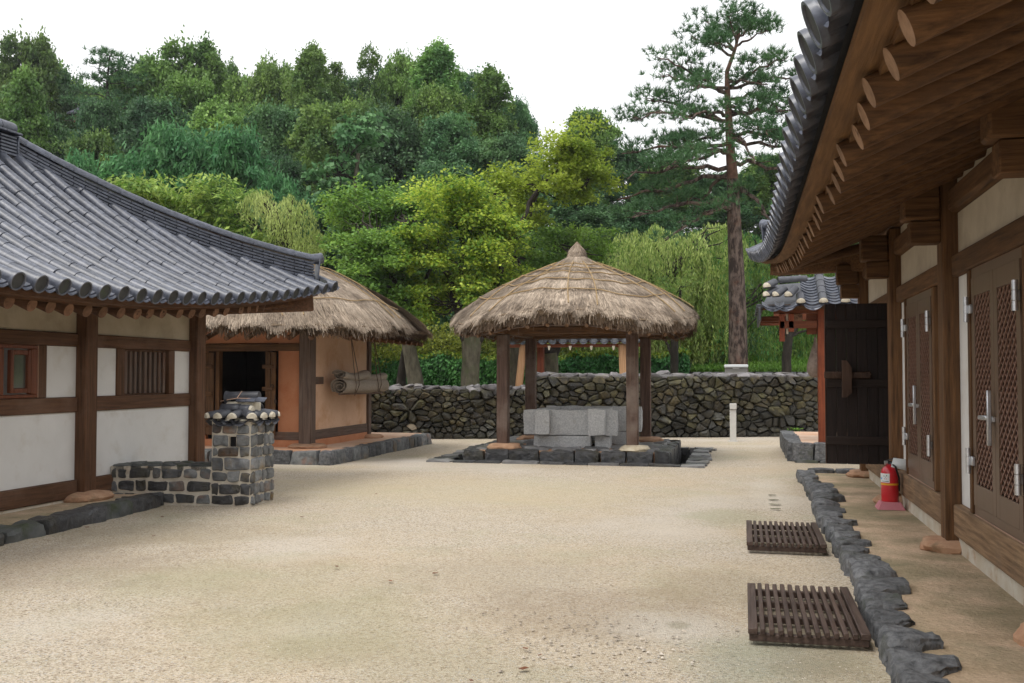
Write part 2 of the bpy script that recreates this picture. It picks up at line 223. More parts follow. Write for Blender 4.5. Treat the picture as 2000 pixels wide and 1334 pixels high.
# gravel: fine grain colour cells + broad damp and mossy patches
def gravel():
    m = bpy.data.materials.new('gravel'); m.use_nodes = True; nt = m.node_tree; L = nt.links; b = nt.nodes['Principled BSDF']
    b.inputs['Roughness'].default_value = 0.9; b.inputs['Specular IOR Level'].default_value = 0.25
    tc = _n(nt, 'ShaderNodeTexCoord')
    def noi(s, d=4, r=0.6, loc=0):
        n = _n(nt, 'ShaderNodeTexNoise'); n.inputs['Scale'].default_value = s; n.inputs['Detail'].default_value = d; n.inputs['Roughness'].default_value = r
        mp = _n(nt, 'ShaderNodeMapping'); mp.inputs['Location'].default_value = (loc, loc * 1.7, 0); L.new(tc.outputs['Object'], mp.inputs[0]); L.new(mp.outputs[0], n.inputs['Vector']); return n
    def ramp(src, stops):
        r = _n(nt, 'ShaderNodeValToRGB'); e = r.color_ramp.elements
        while len(e) < len(stops): e.new(0.5)
        for i, (p, c) in enumerate(stops): e[i].position = p; e[i].color = (*c, 1)
        L.new(src, r.inputs[0]); return r.outputs[0]
    def mixc(f, a, c, mode='MIX'):
        x = _n(nt, 'ShaderNodeMix'); x.data_type = 'RGBA'; x.blend_type = mode
        if isinstance(f, float): x.inputs[0].default_value = f
        else: L.new(f, x.inputs[0])
        for s, v in ((6, a), (7, c)):
            if isinstance(v, tuple): x.inputs[s].default_value = (*v, 1)
            else: L.new(v, x.inputs[s])
        return x.outputs[2]
    vo = _n(nt, 'ShaderNodeTexVoronoi'); vo.inputs['Scale'].default_value = 95; L.new(tc.outputs['Object'], vo.inputs['Vector'])
    sp = _n(nt, 'ShaderNodeSeparateColor'); L.new(vo.outputs['Color'], sp.inputs[0])
    grain = ramp(sp.outputs[0], [(0.0, (0.17, 0.135, 0.10)), (0.12, (0.36, 0.30, 0.225)), (0.55, (0.495, 0.42, 0.318)), (0.86, (0.60, 0.53, 0.43)), (1.0, (0.40, 0.39, 0.37))])
    vo2 = _n(nt, 'ShaderNodeTexVoronoi'); vo2.inputs['Scale'].default_value = 60; L.new(tc.outputs['Object'], vo2.inputs['Vector'])
    sp2 = _n(nt, 'ShaderNodeSeparateColor'); L.new(vo2.outputs['Color'], sp2.inputs[0])
    sp2m = _n(nt, 'ShaderNodeMapRange'); sp2m.inputs[1].default_value = 0.94; sp2m.inputs[2].default_value = 1.0; L.new(sp2.outputs[1], sp2m.inputs[0])
    c = mixc(sp2m.outputs[0], grain, (0.22, 0.16, 0.11))
    big = noi(0.45, 5, 0.6)
    c = mixc(ramp(big.outputs['Fac'], [(0.42, (0, 0, 0)), (0.72, (1, 1, 1))]), c, mixc(0.45, c, (0.47, 0.36, 0.22)))
    gr = noi(0.5, 6, 0.7, 5.0)
    c = mixc(ramp(gr.outputs['Fac'], [(0.52, (0, 0, 0)), (0.70, (0.85, 0.85, 0.85))]), c, mixc(0.5, c, (0.33, 0.33, 0.20)))
    dk = noi(1.3, 7, 0.72, 11.0)
    c = mixc(ramp(dk.outputs['Fac'], [(0.30, (0.55, 0.55, 0.55)), (0.46, (0, 0, 0))]), c, mixc(0.5, c, (0.27, 0.22, 0.16)))
    pl = noi(0.33, 3, 0.5, 23.0)
    c = mixc(ramp(pl.outputs['Fac'], [(0.55, (0, 0, 0)), (0.75, (0.6, 0.6, 0.6))]), c, (0.60, 0.555, 0.50))
    sep = _n(nt, 'ShaderNodeSeparateXYZ'); wob = noi(1.6, 6, 0.7, 31.0)
    def spot(cx, cy, rx, ry, colr, amt):
        nonlocal c
        mp = _n(nt, 'ShaderNodeMapping'); mp.vector_type = 'TEXTURE'; mp.inputs['Location'].default_value = (cx, cy, 0); mp.inputs['Scale'].default_value = (rx, ry, 50)
        L.new(tc.outputs['Object'], mp.inputs[0]); ln = _n(nt, 'ShaderNodeVectorMath'); ln.operation = 'LENGTH'; L.new(mp.outputs[0], ln.inputs[0])
        ad = _n(nt, 'ShaderNodeMath'); ad.operation = 'MULTIPLY_ADD'; L.new(wob.outputs['Fac'], ad.inputs[0]); ad.inputs[1].default_value = 1.7; L.new(ln.outputs['Value'], ad.inputs[2])
        mr = _n(nt, 'ShaderNodeMapRange'); mr.interpolation_type = 'SMOOTHSTEP'; mr.inputs[1].default_value = 1.15; mr.inputs[2].default_value = 2.0; mr.inputs[3].default_value = amt; mr.inputs[4].default_value = 0; L.new(ad.outputs[0], mr.inputs[0])
        c = mixc(mr.outputs[0], c, mixc(0.5, c, colr))
    for (px, py, rx, ry, colr, amt) in ((640, 1215, 1.1, 1.1, (0.24, 0.24, 0.12), .6), (1500, 1290, .55, .7, (0.17, 0.22, 0.17), .8), (1400, 1150, .7, .8, (0.24, 0.20, 0.12), .7), (1180, 1190, 1.3, .9, (0.27, 0.20, 0.13), .8), (960, 1120, 1.0, 1.1, (0.30, 0.25, 0.17), .6), (1320, 1222, .5, .5, (0.62, 0.60, 0.55), .6), (1505, 960, .35, 2.2, (0.60, 0.56, 0.48), .6), (480, 1140, 1.4, 1.3, (0.28, 0.27, 0.15), .5), (900, 960, 4.0, 2.0, (0.46, 0.39, 0.24), .7), (60, 1110, 1.5, 1.4, (0.20, 0.15, 0.10), .6), (1600, 1300, .35, .5, (0.22, 0.17, 0.11), .8), (1420, 1010, .6, .8, (0.30, 0.30, 0.19), .8), (330, 1040, 1.5, .9, (0.24, 0.2, 0.12), .7), (800, 1290, 1.2, .6, (0.28, 0.26, 0.16), .6), (1326, 1217, .10, .13, (0.16, 0.15, 0.08), .8)):
        p_ = gz(px, py); spot(p_.x, p_.y, rx, ry, colr, amt)
    L.new(c, b.inputs['Base Color'])
    bp = _n(nt, 'ShaderNodeBump'); bp.inputs['Strength'].default_value = 0.9; bp.inputs['Distance'].default_value = 0.008
    L.new(vo.outputs['Distance'], bp.inputs['Height'])
    bp2 = _n(nt, 'ShaderNodeBump'); bp2.inputs['Strength'].default_value = 0.25; bp2.inputs['Distance'].default_value = 0.02
    n5 = noi(6, 5, 0.7, 3.0); L.new(n5.outputs['Fac'], bp2.inputs['Height']); L.new(bp.outputs[0], bp2.inputs['Normal']); L.new(bp2.outputs[0], b.inputs['Normal'])
    return m
M['gravel'] = gravel()
M['earth'] = mat('packed_earth', (0.43, 0.32, 0.205), (0.64, 0.47, 0.33), scale=2.1, detail=10, rough=0.9, bump=0.9, bdist=.03, bscale=22, contrast=(0.36, 0.64), c3=(0.27, 0.235, 0.14), c3s=1.1, c3w=(0.44, 0.66), cell=0.10, cells=80)
M['earthpink'] = mat('pinkish_earth', (0.58, 0.36, 0.24), (0.66, 0.50, 0.38), scale=1.6, detail=6, rough=0.9, bump=0.3, bscale=30, c3=(0.56, 0.26, 0.13), c3s=0.9, c3w=(0.52, 0.7))
M['hill'] = mat('hill_undergrowth', (0.012, 0.03, 0.010), (0.04, 0.08, 0.022), scale=0.9, rough=0.95, bump=1.0, bscale=3)
M['grass'] = mat('lawn', (0.05, 0.12, 0.015), (0.12, 0.20, 0.03), scale=2.0, rough=0.95, bump=1.0, bscale=20)
M['clod'] = mat('pebble', (0.24, 0.19, 0.14), (0.55, 0.50, 0.43), scale=1.0, rough=0.9, island=0.35)

# ---------------------------------------------------------------- object helpers
W = {}          # world location of every object that may be a parent
def link(o, parent=None, loc=None):
    col.objects.link(o)
    loc = Vector(loc if loc is not None else (0, 0, 0))
    if parent is not None:
        o.parent = parent; o.location = loc - W[parent.name]
    else: o.location = loc
    W[o.name] = loc
    return o
def tag(o, label=None, cat=None, group=None, kind=None):
    if label: o['label'] = label
    if cat: o['category'] = cat
    if group: o['group'] = group
    if kind: o['kind'] = kind
    return o
def thing(name, label, cat, loc=(0, 0, 0), group=None):
    o = bpy.data.objects.new(name, None); link(o, None, loc); o.empty_display_size = 0.2
    return tag(o, label, cat, group)
class MB:
    def __init__(s): s.v = []; s.f = []; s.m = []
    def add(s, vs, fs, mi=0):
        b = len(s.v); s.v += [tuple(v) for v in vs]; s.f += [tuple(i + b for i in f) for f in fs]; s.m += [mi] * len(fs); return s
    def box(s, x0, x1, y0, y1, z0, z1, ch=0.008, mi=0, M4=None):
        cx, cy, cz = (x0 + x1) / 2, (y0 + y1) / 2, (z0 + z1) / 2; h = (abs(x1 - x0) / 2, abs(y1 - y0) / 2, abs(z1 - z0) / 2)
        ch = min(ch, min(h) * 0.45)
        vs = []; idx = {}
        for sx in (-1, 1):
            for sy in (-1, 1):
                for sz in (-1, 1):
                    sg = (sx, sy, sz)
                    for a in range(3):
                        p = [sg[k] * (h[k] - (0 if k == a else ch)) for k in range(3)]
                        idx[(sg, a)] = len(vs); vs.append((cx + p[0], cy + p[1], cz + p[2]))
        fs = []
        for a in range(3):
            b_, c_ = (a + 1) % 3, (a + 2) % 3
            for sa in (-1, 1):
                q = []
                for sb, sc_ in ((-1, -1), (1, -1), (1, 1), (-1, 1)):
                    g = [0, 0, 0]; g[a] = sa; g[b_] = sb; g[c_] = sc_; q.append(idx[(tuple(g), a)])
                fs.append(q if sa > 0 else q[::-1])
            for sb in (-1, 1):          # edges running along axis a
                for sc_ in (-1, 1):
                    g0 = [0, 0, 0]; g0[a] = -1; g0[b_] = sb; g0[c_] = sc_; g1 = list(g0); g1[a] = 1
                    q = [idx[(tuple(g0), b_)], idx[(tuple(g1), b_)], idx[(tuple(g1), c_)], idx[(tuple(g0), c_)]]
                    fs.append(q)
        for sx in (-1, 1):
            for sy in (-1, 1):
                for sz in (-1, 1):
                    g = (sx, sy, sz); fs.append([idx[(g, 0)], idx[(g, 1)], idx[(g, 2)]])
        if M4 is not None: vs = [tuple(M4 @ Vector(v)) for v in vs]
        return s.add(vs, fs, mi)
    def bar(s, p0, p1, w, h, ch=0.006, mi=0, up=(0, 0, 1)):
        p0 = Vector(p0); p1 = Vector(p1); d = (p1 - p0); L = d.length; d.normalize(); up = Vector(up)
        sd_ = d.cross(up)
        if sd_.length < 1e-4: sd_ = d.cross(Vector((0, 1, 0)))
        sd_.normalize(); u = sd_.cross(d)
        m = Matrix(((sd_.x, d.x, u.x, (p0.x + p1.x) / 2), (sd_.y, d.y, u.y, (p0.y + p1.y) / 2), (sd_.z, d.z, u.z, (p0.z + p1.z) / 2), (0, 0, 0, 1)))
        return s.box(-w / 2, w / 2, -L / 2, L / 2, -h / 2, h / 2, ch, mi, m)
    def tube(s, pts, rad, n=8, cap=True, mi=0, capmi=None, jit=0.0, rng=None):
        pts = [Vector(p) for p in pts]; k = len(pts); rad = rad if hasattr(rad, '__len__') else [rad] * k
        vs = []; prev = None
        for i, p in enumerate(pts):
            t = (pts[min(i + 1, k - 1)] - pts[max(i - 1, 0)]).normalized()
            if prev is None: a = t.orthogonal().normalized() if abs(t.z) > 0.9 else t.cross(Vector((0, 0, 1))).normalized()
            else:
                a = prev - t * prev.dot(t)
                a = a.normalized() if a.length > 1e-5 else t.orthogonal().normalized()
            prev = a; b = t.cross(a)
            for j in range(n):
                an = 2 * math.pi * j / n; r = rad[i] * (1 + (rng.uniform(-jit, jit) if jit else 0))
                vs.append(p + a * math.cos(an) * r + b * math.sin(an) * r)
        fs = []; ms = []
        for i in range(k - 1):
            for j in range(n):
                fs.append((i * n + j, i * n + (j + 1) % n, (i + 1) * n + (j + 1) % n, (i + 1) * n + j)); ms.append(mi)
        if cap:
            c = mi if capmi is None else capmi
            fs.append(tuple(range(n))[::-1]); ms.append(c); fs.append(tuple((k - 1) * n + j for j in range(n))); ms.append(c)
        b = len(s.v); s.v += [tuple(v) for v in vs]; s.f += [tuple(i + b for i in f) for f in fs]; s.m += ms; return s
    def lathe(s, prof, c, n=20, mi=0, axis='z'):
        vs = []; fs = []
        for r, z in prof:
            for j in range(n):
                a = 2 * math.pi * j / n; vs.append((c[0] + r * math.cos(a), c[1] + r * math.sin(a), c[2] + z))
        for i in range(len(prof) - 1):
            for j in range(n): fs.append((i * n + j, i * n + (j + 1) % n, (i + 1) * n + (j + 1) % n, (i + 1) * n + j))
        fs.append(tuple(range(n))[::-1]); fs.append(tuple((len(prof) - 1) * n + j for j in range(n)))
        return s.add(vs, fs, mi)
    def mesh(s, name, mats, origin=(0, 0, 0), smooth=True, fix=True, ang=38):
        me = bpy.data.meshes.new(name)
        o = Vector(origin)
        me.from_pydata([(v[0] - o.x, v[1] - o.y, v[2] - o.z) for v in s.v], [], s.f)
        for m_ in (mats if isinstance(mats, (list, tuple)) else [mats]): me.materials.append(M[m_] if isinstance(m_, str) else m_)
        if len(me.materials) > 1: me.polygons.foreach_set('material_index', s.m)
        if fix and len(s.f) < 20000:
            bm = bmesh.new(); bm.from_mesh(me); bmesh.ops.recalc_face_normals(bm, faces=bm.faces); bm.to_mesh(me); bm.free()
        if smooth:
            me.polygons.foreach_set('use_smooth', [True] * len(me.polygons)); me.set_sharp_from_angle(angle=R(ang))
        me.update(); return me
    def build(s, name, mats, parent=None, smooth=True, fix=True, ang=38, origin=None, **t):
        if origin is None:
            a = np.array(s.v); lo = a.min(0); hi = a.max(0); origin = Vector(((lo[0] + hi[0]) / 2, (lo[1] + hi[1]) / 2, (lo[2] if parent is None else (lo[2] + hi[2]) / 2)))
        me = s.mesh(name, mats, origin, smooth, fix, ang)
        o = bpy.data.objects.new(name, me); link(o, parent, origin); return tag(o, **t)
def inst(name, me, mw, parent):
    """place a shared mesh with world matrix mw under an unrotated parent"""
    o = bpy.data.objects.new(name, me); loc = mw.to_translation()
    link(o, parent, loc); o.rotation_mode = 'QUATERNION'
    l_, q, s_ = mw.decompose(); o.rotation_quaternion = q; o.scale = s_
    return o
def part(name, mats, parent, *boxes, ch=0.008, **t):
    b = MB()
    for q in boxes: b.box(*q, ch=ch)
    return b.build(name, mats, parent, **t)
def fast_mesh(name, verts, nper, mats, mi=None):
    """verts (N*nper,3): N separate polygons of nper corners each"""
    N = len(verts) // nper; me = bpy.data.meshes.new(name)
    me.vertices.add(N * nper); me.vertices.foreach_set('co', np.asarray(verts, dtype=np.float32).ravel())
    me.loops.add(N * nper); me.loops.foreach_set('vertex_index', np.arange(N * nper, dtype=np.int32))
    me.polygons.add(N); me.polygons.foreach_set('loop_start', np.arange(0, N * nper, nper, dtype=np.int32))
    me.polygons.foreach_set('loop_total', np.full(N, nper, dtype=np.int32))
    for m_ in (mats if isinstance(mats, (list, tuple)) else [mats]): me.materials.append(M[m_])
    if mi is not None: me.polygons.foreach_set('material_index', np.asarray(mi, dtype=np.int32))
    me.update(calc_edges=True); return me
def fnoise(p, s=1.0, seed=0.0): return noise.noise(Vector(p) * s + Vector((seed * 7.13, seed * 3.7, seed * 1.9)))
def rock(c, size, seed, res=3, power=0.55, rough=0.10, chops=6, rd=0.0, flat_top=None, mat_='curb'):
    """a worn block: boxy rounded grid, chopped by planes, roughened"""
    rng = random.Random(seed); vs = {}; V = []; F = []
    def key(p): return tuple(round(x, 4) for x in p)
    pl = []
    for _ in range(chops):
        n = Vector((rng.gauss(0, 1), rng.gauss(0, 1), rng.gauss(0, 0.8))).normalized(); pl.append((n, rng.uniform(0.72, 0.95)))
    def vert(p):
        k = key(p)
        if k in vs: return vs[k]
        q = Vector(p); l = q.length; m = max(abs(x) for x in q); q = q * ((1 - rd) * ((1 - .55 * power) + .55 * power * (m / l)) + rd * (m / l) * 1.12)
        for n, d in pl:
            e = q.dot(n) - d * 1.22
            if e > 0: q -= n * e * 0.92
        q += q.normalized() * (fnoise(q, 1.7, seed) * rough + fnoise(q, 4.5, seed + 3) * rough * 0.5 + fnoise(q, 11, seed + 5) * rough * 0.28)
        w = Vector((c[0] + q.x * size[0] / 2, c[1] + q.y * size[1] / 2, c[2] + q.z * size[2] / 2))
        vs[k] = len(V); V.append(w); return vs[k]
    for a in range(3):
        for sa in (-1, 1):
            for i in range(res):
                for j in range(res):
                    q = []
                    for di, dj in ((0, 0), (1, 0), (1, 1), (0, 1)):
                        p = [0, 0, 0]; p[a] = sa; p[(a + 1) % 3] = -1 + 2 * (i + di) / res; p[(a + 2) % 3] = -1 + 2 * (j + dj) / res
                        q.append(vert(p))
                    F.append(q if sa > 0 else q[::-1])
    return V, F
def rockobj(name, c, size, seed, mat_, parent, rotz=0.0, **k):
    V, F = rock((0, 0, 0), size, seed, **k); m = Matrix.Rotation(rotz, 3, 'Z'); b = MB(); b.add([Vector(c) + m @ v for v in V], F)
    return b.build(name, mat_, parent, fix=False, ang=24, origin=Vector(c))
def pillow(mb, poly, O, U, V_, N, depth, back=0.05, inset=0.25, rng=None, round_=True, mi=0):
    """a stone face from a 2-D polygon on a wall plane: sunk back ring, rim, raised inner ring, centre"""
    P = [Vector((p[0], p[1])) for p in poly]; n = len(P)
    if round_:
        Q = []
        for i in range(n):
            a, b = P[i], P[(i + 1) % n]; k_ = rng.uniform(.12, .27); Q += [a.lerp(b, k_), a.lerp(b, 1 - k_)]
        P = Q; n = len(P)
    c = sum(P, Vector((0, 0))) / n
    O = Vector(O); U = Vector(U); V_ = Vector(V_); N = Vector(N)
    def w(p, h): return O + U * p.x + V_ * p.y + N * h
    vs = [w(p, -back) for p in P]; vs += [w(p, depth * (rng.uniform(0.15, 0.4))) for p in P]
    tx, ty = rng.uniform(-1, 1) * .8, rng.uniform(-1, 1) * .8
    for p in P:
        q = p.lerp(c, inset * rng.uniform(0.8, 1.25)); e = (q - c); vs.append(w(q, depth * max(.3, 1 + tx * e.x * 5 + ty * e.y * 5) * rng.uniform(0.85, 1.15)))
    vs.append(w(c, depth * rng.uniform(0.95, 1.2)))
    fs = []
    for k in (0, 1):
        for i in range(n): fs.append((k * n + i, k * n + (i + 1) % n, (k + 1) * n + (i + 1) % n, (k + 1) * n + i))
    for i in range(n): fs.append((2 * n + i, 2 * n + (i + 1) % n, 3 * n))
    mb.add(vs, fs, mi)
def voronoi(seeds, W_, H_, asp=1.0, shrink=0.012, margin=0.0):
    """cells of jittered seeds clipped to [0,W]x[0,H]; asp stretches distances vertically"""
    out = []
    S = [(x, y * asp) for x, y in seeds]; HH = H_ * asp
    grid = {}
    g = 0.6
    for i, (x, y) in enumerate(S): grid.setdefault((int(x / g), int(y / g)), []).append(i)
    for i, (x, y) in enumerate(S):
        poly = [(0, 0), (W_, 0), (W_, HH), (0, HH)]
        gx_, gy_ = int(x / g), int(y / g); nb = []
        for a in range(-2, 3):
            for b in range(-2, 3): nb += grid.get((gx_ + a, gy_ + b), [])
        nb = sorted((j for j in nb if j != i), key=lambda j: (S[j][0] - x) ** 2 + (S[j][1] - y) ** 2)[:22]
        for j in nb:
            mx_, my_ = (S[j][0] + x) / 2, (S[j][1] + y) / 2; nx, ny = S[j][0] - x, S[j][1] - y; l = math.hypot(nx, ny); nx /= l; ny /= l
            d0 = mx_ * nx + my_ * ny - shrink; q = []
            for k in range(len(poly)):
                a, b = poly[k], poly[(k + 1) % len(poly)]; da = a[0] * nx + a[1] * ny - d0; db = b[0] * nx + b[1] * ny - d0
                if da <= 0: q.append(a)
                if da * db < 0: t = da / (da - db); q.append((a[0] + (b[0] - a[0]) * t, a[1] + (b[1] - a[1]) * t))
            poly = q
            if len(poly) < 3: break
        if len(poly) >= 3: out.append([(p[0], p[1] / asp) for p in poly])
        else: out.append(None)
    return out

def wedgestone(name, x0, x1, yc, Lh, z0, z1, seed, mat_, parent, cell=.03, amp=.016):
    """kerb stone: broad worn face on the yard side, narrowing to a ragged point inwards"""
    rng = random.Random(seed); nx, ny, nz = max(3, int((x1 - x0) / cell)), max(3, int(Lh / cell)), max(3, int((z1 - z0) / cell)); V = []; F = []; ix = {}
    tap = rng.uniform(.15, .75); sk = rng.uniform(-.3, .3); tilt = rng.uniform(-.12, .05); s_ = Vector((seed * 1.3, seed * .7, seed * 2.1))
    def v(i, j, k):
        if (i, j, k) in ix: return ix[i, j, k]
        u, w_, t = i / nx, j / ny * 2 - 1, k / nz
        wd = Lh / 2 * (1 - tap * max(0, u - .35) / .65) * (1 - .10 * (1 - u) ** 6); q = Vector((x0 + (x1 - x0) * u, yc + w_ * wd + sk * Lh * u * .5, z0 + (z1 - z0) * t + tilt * u * .2 * t))
        e = sum((i in (0, nx), j in (0, ny), k in (0, nz))); c = Vector(((x0 + x1) / 2, yc, (z0 + z1) / 2))
        if e >= 2: q += (c - q).normalized() * (.016 if e == 2 else .034)
        if k == nz and abs(w_) > .5: q.z -= .012 * (abs(w_) - .5) * 2
        for sc2, am in ((5, 1.7), (14, 1.0), (33, .5)): q += Vector((noise.noise(q * sc2 + s_), noise.noise(q * sc2 - s_), noise.noise(q * sc2 + s_ * 2))) * amp * am
        ix[i, j, k] = len(V); V.append(q); return ix[i, j, k]
    for i in range(nx):
        for j in range(ny): F.append((v(i, j, nz), v(i + 1, j, nz), v(i + 1, j + 1, nz), v(i, j + 1, nz)))
    for i in range(nx):
        for k in range(nz): F.append((v(i, 0, k), v(i + 1, 0, k), v(i + 1, 0, k + 1), v(i, 0, k + 1))); F.append((v(i, ny, k), v(i, ny, k + 1), v(i + 1, ny, k + 1), v(i + 1, ny, k)))
    for j in range(ny):
        for k in range(nz): F.append((v(0, j, k), v(0, j, k + 1), v(0, j + 1, k + 1), v(0, j + 1, k))); F.append((v(nx, j, k), v(nx, j + 1, k), v(nx, j + 1, k + 1), v(nx, j, k + 1)))
    return MB().add(V, F).build(name, mat_, parent, fix=False, ang=22)
def blockobj(name, x0, x1, y0, y1, z0, z1, seed, mat_, parent, cell=.09, amp=.02, edge=.014, rotz=0.0, lean=0.0):
    """rough hewn block: gridded box, worn edges, noise-broken faces"""
    nx, ny, nz = [max(2, int(round((b_ - a_) / cell))) for a_, b_ in ((x0, x1), (y0, y1), (z0, z1))]; V = []; F = []; ix = {}; c = Vector(((x0 + x1) / 2, (y0 + y1) / 2, (z0 + z1) / 2)); rm = Matrix.Rotation(rotz, 3, 'Z')
    rng = random.Random(seed); sk = [rng.uniform(-1, 1) for _ in range(6)]
    def v(i, j, k):
        if (i, j, k) in ix: return ix[i, j, k]
        u, w_, t = i / nx * 2 - 1, j / ny * 2 - 1, k / nz * 2 - 1
        q = Vector((c.x + (x1 - x0) / 2 * u * (1 + .05 * sk[0] * t + .06 * sk[1] * w_), c.y + (y1 - y0) / 2 * w_ * (1 + .06 * sk[2] * u), c.z + (z1 - z0) / 2 * t * (1 + .06 * sk[3] * u + .05 * sk[4] * w_)))
        e = sum((i in (0, nx), j in (0, ny), k in (0, nz)))
        if e >= 2: q += (c - q).normalized() * (edge if e == 2 else edge * 2)
        s_ = Vector((seed * 1.37, seed * .71, seed * 2.3))
        nn = Vector((noise.noise(q * 5 + s_), noise.noise(q * 5 - s_), noise.noise(q * 5 + s_ * 2))); n2 = Vector((noise.noise(q * 13 + s_), noise.noise(q * 13 - s_), noise.noise(q * 13 + s_ * 2)))
        q += nn * amp * 1.4 + n2 * amp * .6
        ix[i, j, k] = len(V); V.append(c + rm @ (q - c)); return ix[i, j, k]
    for i in range(nx):
        for j in range(ny): F.append((v(i, j, 0), v(i, j + 1, 0), v(i + 1, j + 1, 0), v(i + 1, j, 0))); F.append((v(i, j, nz), v(i + 1, j, nz), v(i + 1, j + 1, nz), v(i, j + 1, nz)))
    for i in range(nx):
        for k in range(nz): F.append((v(i, 0, k), v(i + 1, 0, k), v(i + 1, 0, k + 1), v(i, 0, k + 1))); F.append((v(i, ny, k), v(i, ny, k + 1), v(i + 1, ny, k + 1), v(i + 1, ny, k)))
    for j in range(ny):
        for k in range(nz): F.append((v(0, j, k), v(0, j, k + 1), v(0, j + 1, k + 1), v(0, j + 1, k))); F.append((v(nx, j, k), v(nx, j + 1, k), v(nx, j + 1, k + 1), v(nx, j, k + 1)))
    return MB().add(V, F).build(name, mat_, parent, fix=False, ang=26)
# ================================================================ GROUND
WX0, WX1, WY0, WY1 = -5.42, -1.00, 17.72, 21.75      # pit around the well platform (open channel)
def build_ground():
    xs = sorted(set([-40, -25, -15] + [round(-12 + i * 0.5, 3) for i in range(41)] + [12, 20, 40] + [WX0, WX1]))
    ys = sorted(set([-25, -10] + [round(i * 0.5, 3) for i in range(0, 64)] + [WY0, WY1]))
    idx = {}; V = []; F = []
    for i, x in enumerate(xs):
        for j, y in enumerate(ys):
            z = 0.012 * noise.noise(Vector((x * 0.7, y * 0.7, 0))) - 0.004
            if WX0 - .3 <= x <= WX1 + .3 and WY0 - .3 <= y <= WY1 + .3: z = 0.0
            idx[i, j] = len(V); V.append((x, y, z))
    for i in range(len(xs) - 1):
        for j in range(len(ys) - 1):
            cx, cy = (xs[i] + xs[i + 1]) / 2, (ys[j] + ys[j + 1]) / 2
            if WX0 < cx < WX1 and WY0 < cy < WY1: continue
            F.append((idx[i, j], idx[i + 1, j], idx[i + 1, j + 1], idx[i, j + 1]))
    b = MB(); b.add(V, F); o = b.build('ground', 'gravel', None, fix=False, origin=Vector((0, 0, 0)), kind='structure')
    return o
ground = build_ground()
b = MB()
b.box(WX0 - .02, WX0, WY0, WY1, -0.3, -0.01); b.box(WX1, WX1 + .02, WY0, WY1, -0.3, -0.01)
b.box(WX0, WX1, WY0 - .02, WY0, -0.3, -0.01); b.box(WX0, WX1, WY1, WY1 + .02, -0.3, -0.01); b.box(WX0 - .02, WX1 + .02, WY0 - .02, WY1 + .02, -0.34, -0.3)
b.build('drain_channel', 'stonedk', None, kind='structure')

RET_Y = 35.5
def ht(x, y):
    """hill height behind the courtyard"""
    u = x * math.sin(YAW) * -1 + y * math.cos(YAW)      # distance along the viewing axis
    if y < RET_Y: return -0.05
    base = 1.05
    d = max(0, y - 40 + 0.12 * x)
    h = base + 0.12 * max(0, min(y, 44) - RET_Y) * 0.5 + 12.5 * (1 - math.exp(-max(0, d) / 26.0))
    h *= 1.0
    return h + 0.5 * noise.noise(Vector((x * .06, y * .06, 2)))
V = []; F = []; nx_, ny_ = 60, 46
for i in range(nx_):
    for j in range(ny_):
        x = -100 + i * (170 / (nx_ - 1)); y = 35.6 + (j / (ny_ - 1)) ** 1.6 * 78
        V.append((x, y, ht(x, y) if y > 35.61 else 0.95))
for i in range(nx_ - 1):
    for j in range(ny_ - 1): a = i * ny_ + j; F.append((a, a + ny_, a + ny_ + 1, a + 1))
MB().add(V, F).build('hill', 'hill', None, fix=False, origin=Vector((0, 36, 0)), kind='structure')
# lower lawn strip behind the dry stone wall
MB().add([(-60, 30.9, 0.02), (60, 30.9, 0.02), (60, 35.9, 0.08), (-60, 35.9, 0.08)], [(0, 1, 2, 3)]).build('lawn', 'grass', None, fix=False, kind='structure')
MB().add([(-4, 35.55, 1.12), (30, 35.55, 1.14), (30, 42, 2.1), (-4, 42, 2.0)], [(0, 1, 2, 3)]).build('grass_bank', 'grass', None, fix=False, kind='structure')

def puddle(name, c, rx, ry, seed, lab):
    rng = random.Random(seed); n = 22; vs = [(c[0], c[1], 0.010)]
    for i in range(n):
        a = 2 * math.pi * i / n; k = 1 + 0.35 * fnoise((math.cos(a), math.sin(a), seed), 1.6)
        vs.append((c[0] + rx * k * math.cos(a), c[1] + ry * k * math.sin(a), 0.010))
    MB().add(vs, [(0, i + 1, (i + 1) % n + 1) for i in range(n)]).build('puddle', 'puddle', None, fix=False, kind='structure')
for k in range(4):
    g = gz(1508 + k * 2.5, 968 + 9 * k); puddle('puddle', (g.x, g.y), 0.08 - 0.01 * abs(k - 2), 0.035, 5 + k, '')

# terraces: packed earth behind a row of stones
def terrace(name, poly, z, m, kind='structure'):
    n = len(poly); vs = [(x, y, z) for x, y in poly] + [(x, y, -0.1) for x, y in poly]
    fs = [tuple(range(n))] + [(i, (i + 1) % n, n + (i + 1) % n, n + i) for i in range(n)]
    return MB().add(vs, fs).build(name, m, None, smooth=False, kind=kind)
# right house terrace and its curb
rt = terrace('terrace', [(0.84, -3), (4.5, -3), (4.5, 16.2), (0.88, 16.2)], 0.09, 'earth')
rng = random.Random(4); y = 3.6; k = 0
while y < 16.1:
    L = rng.uniform(0.34, 0.58); prot = rng.uniform(0.22, 0.38)
    x0 = 0.735 + 0.065 * min(1, max(0, (y - 5) / 8)) + 0.012 * math.sin(y)
    wedgestone('stone', x0 + rng.uniform(-.02, .02), x0 + prot, y + L / 2, L * 1.01, -.06, .142 + rng.uniform(-.02, .022), 100 + k, 'curb', rt, cell=.03 if y < 7 else (.045 if y < 10 else .06))
    y += L; k += 1
for i in range(4):     # end of the terrace
    rockobj('stone', (1.15 + i * 0.42, 16.15, 0.05), (0.42, 0.3, 0.22), 160 + i, 'curb', rt, res=5, power=0.7, rough=0.1)
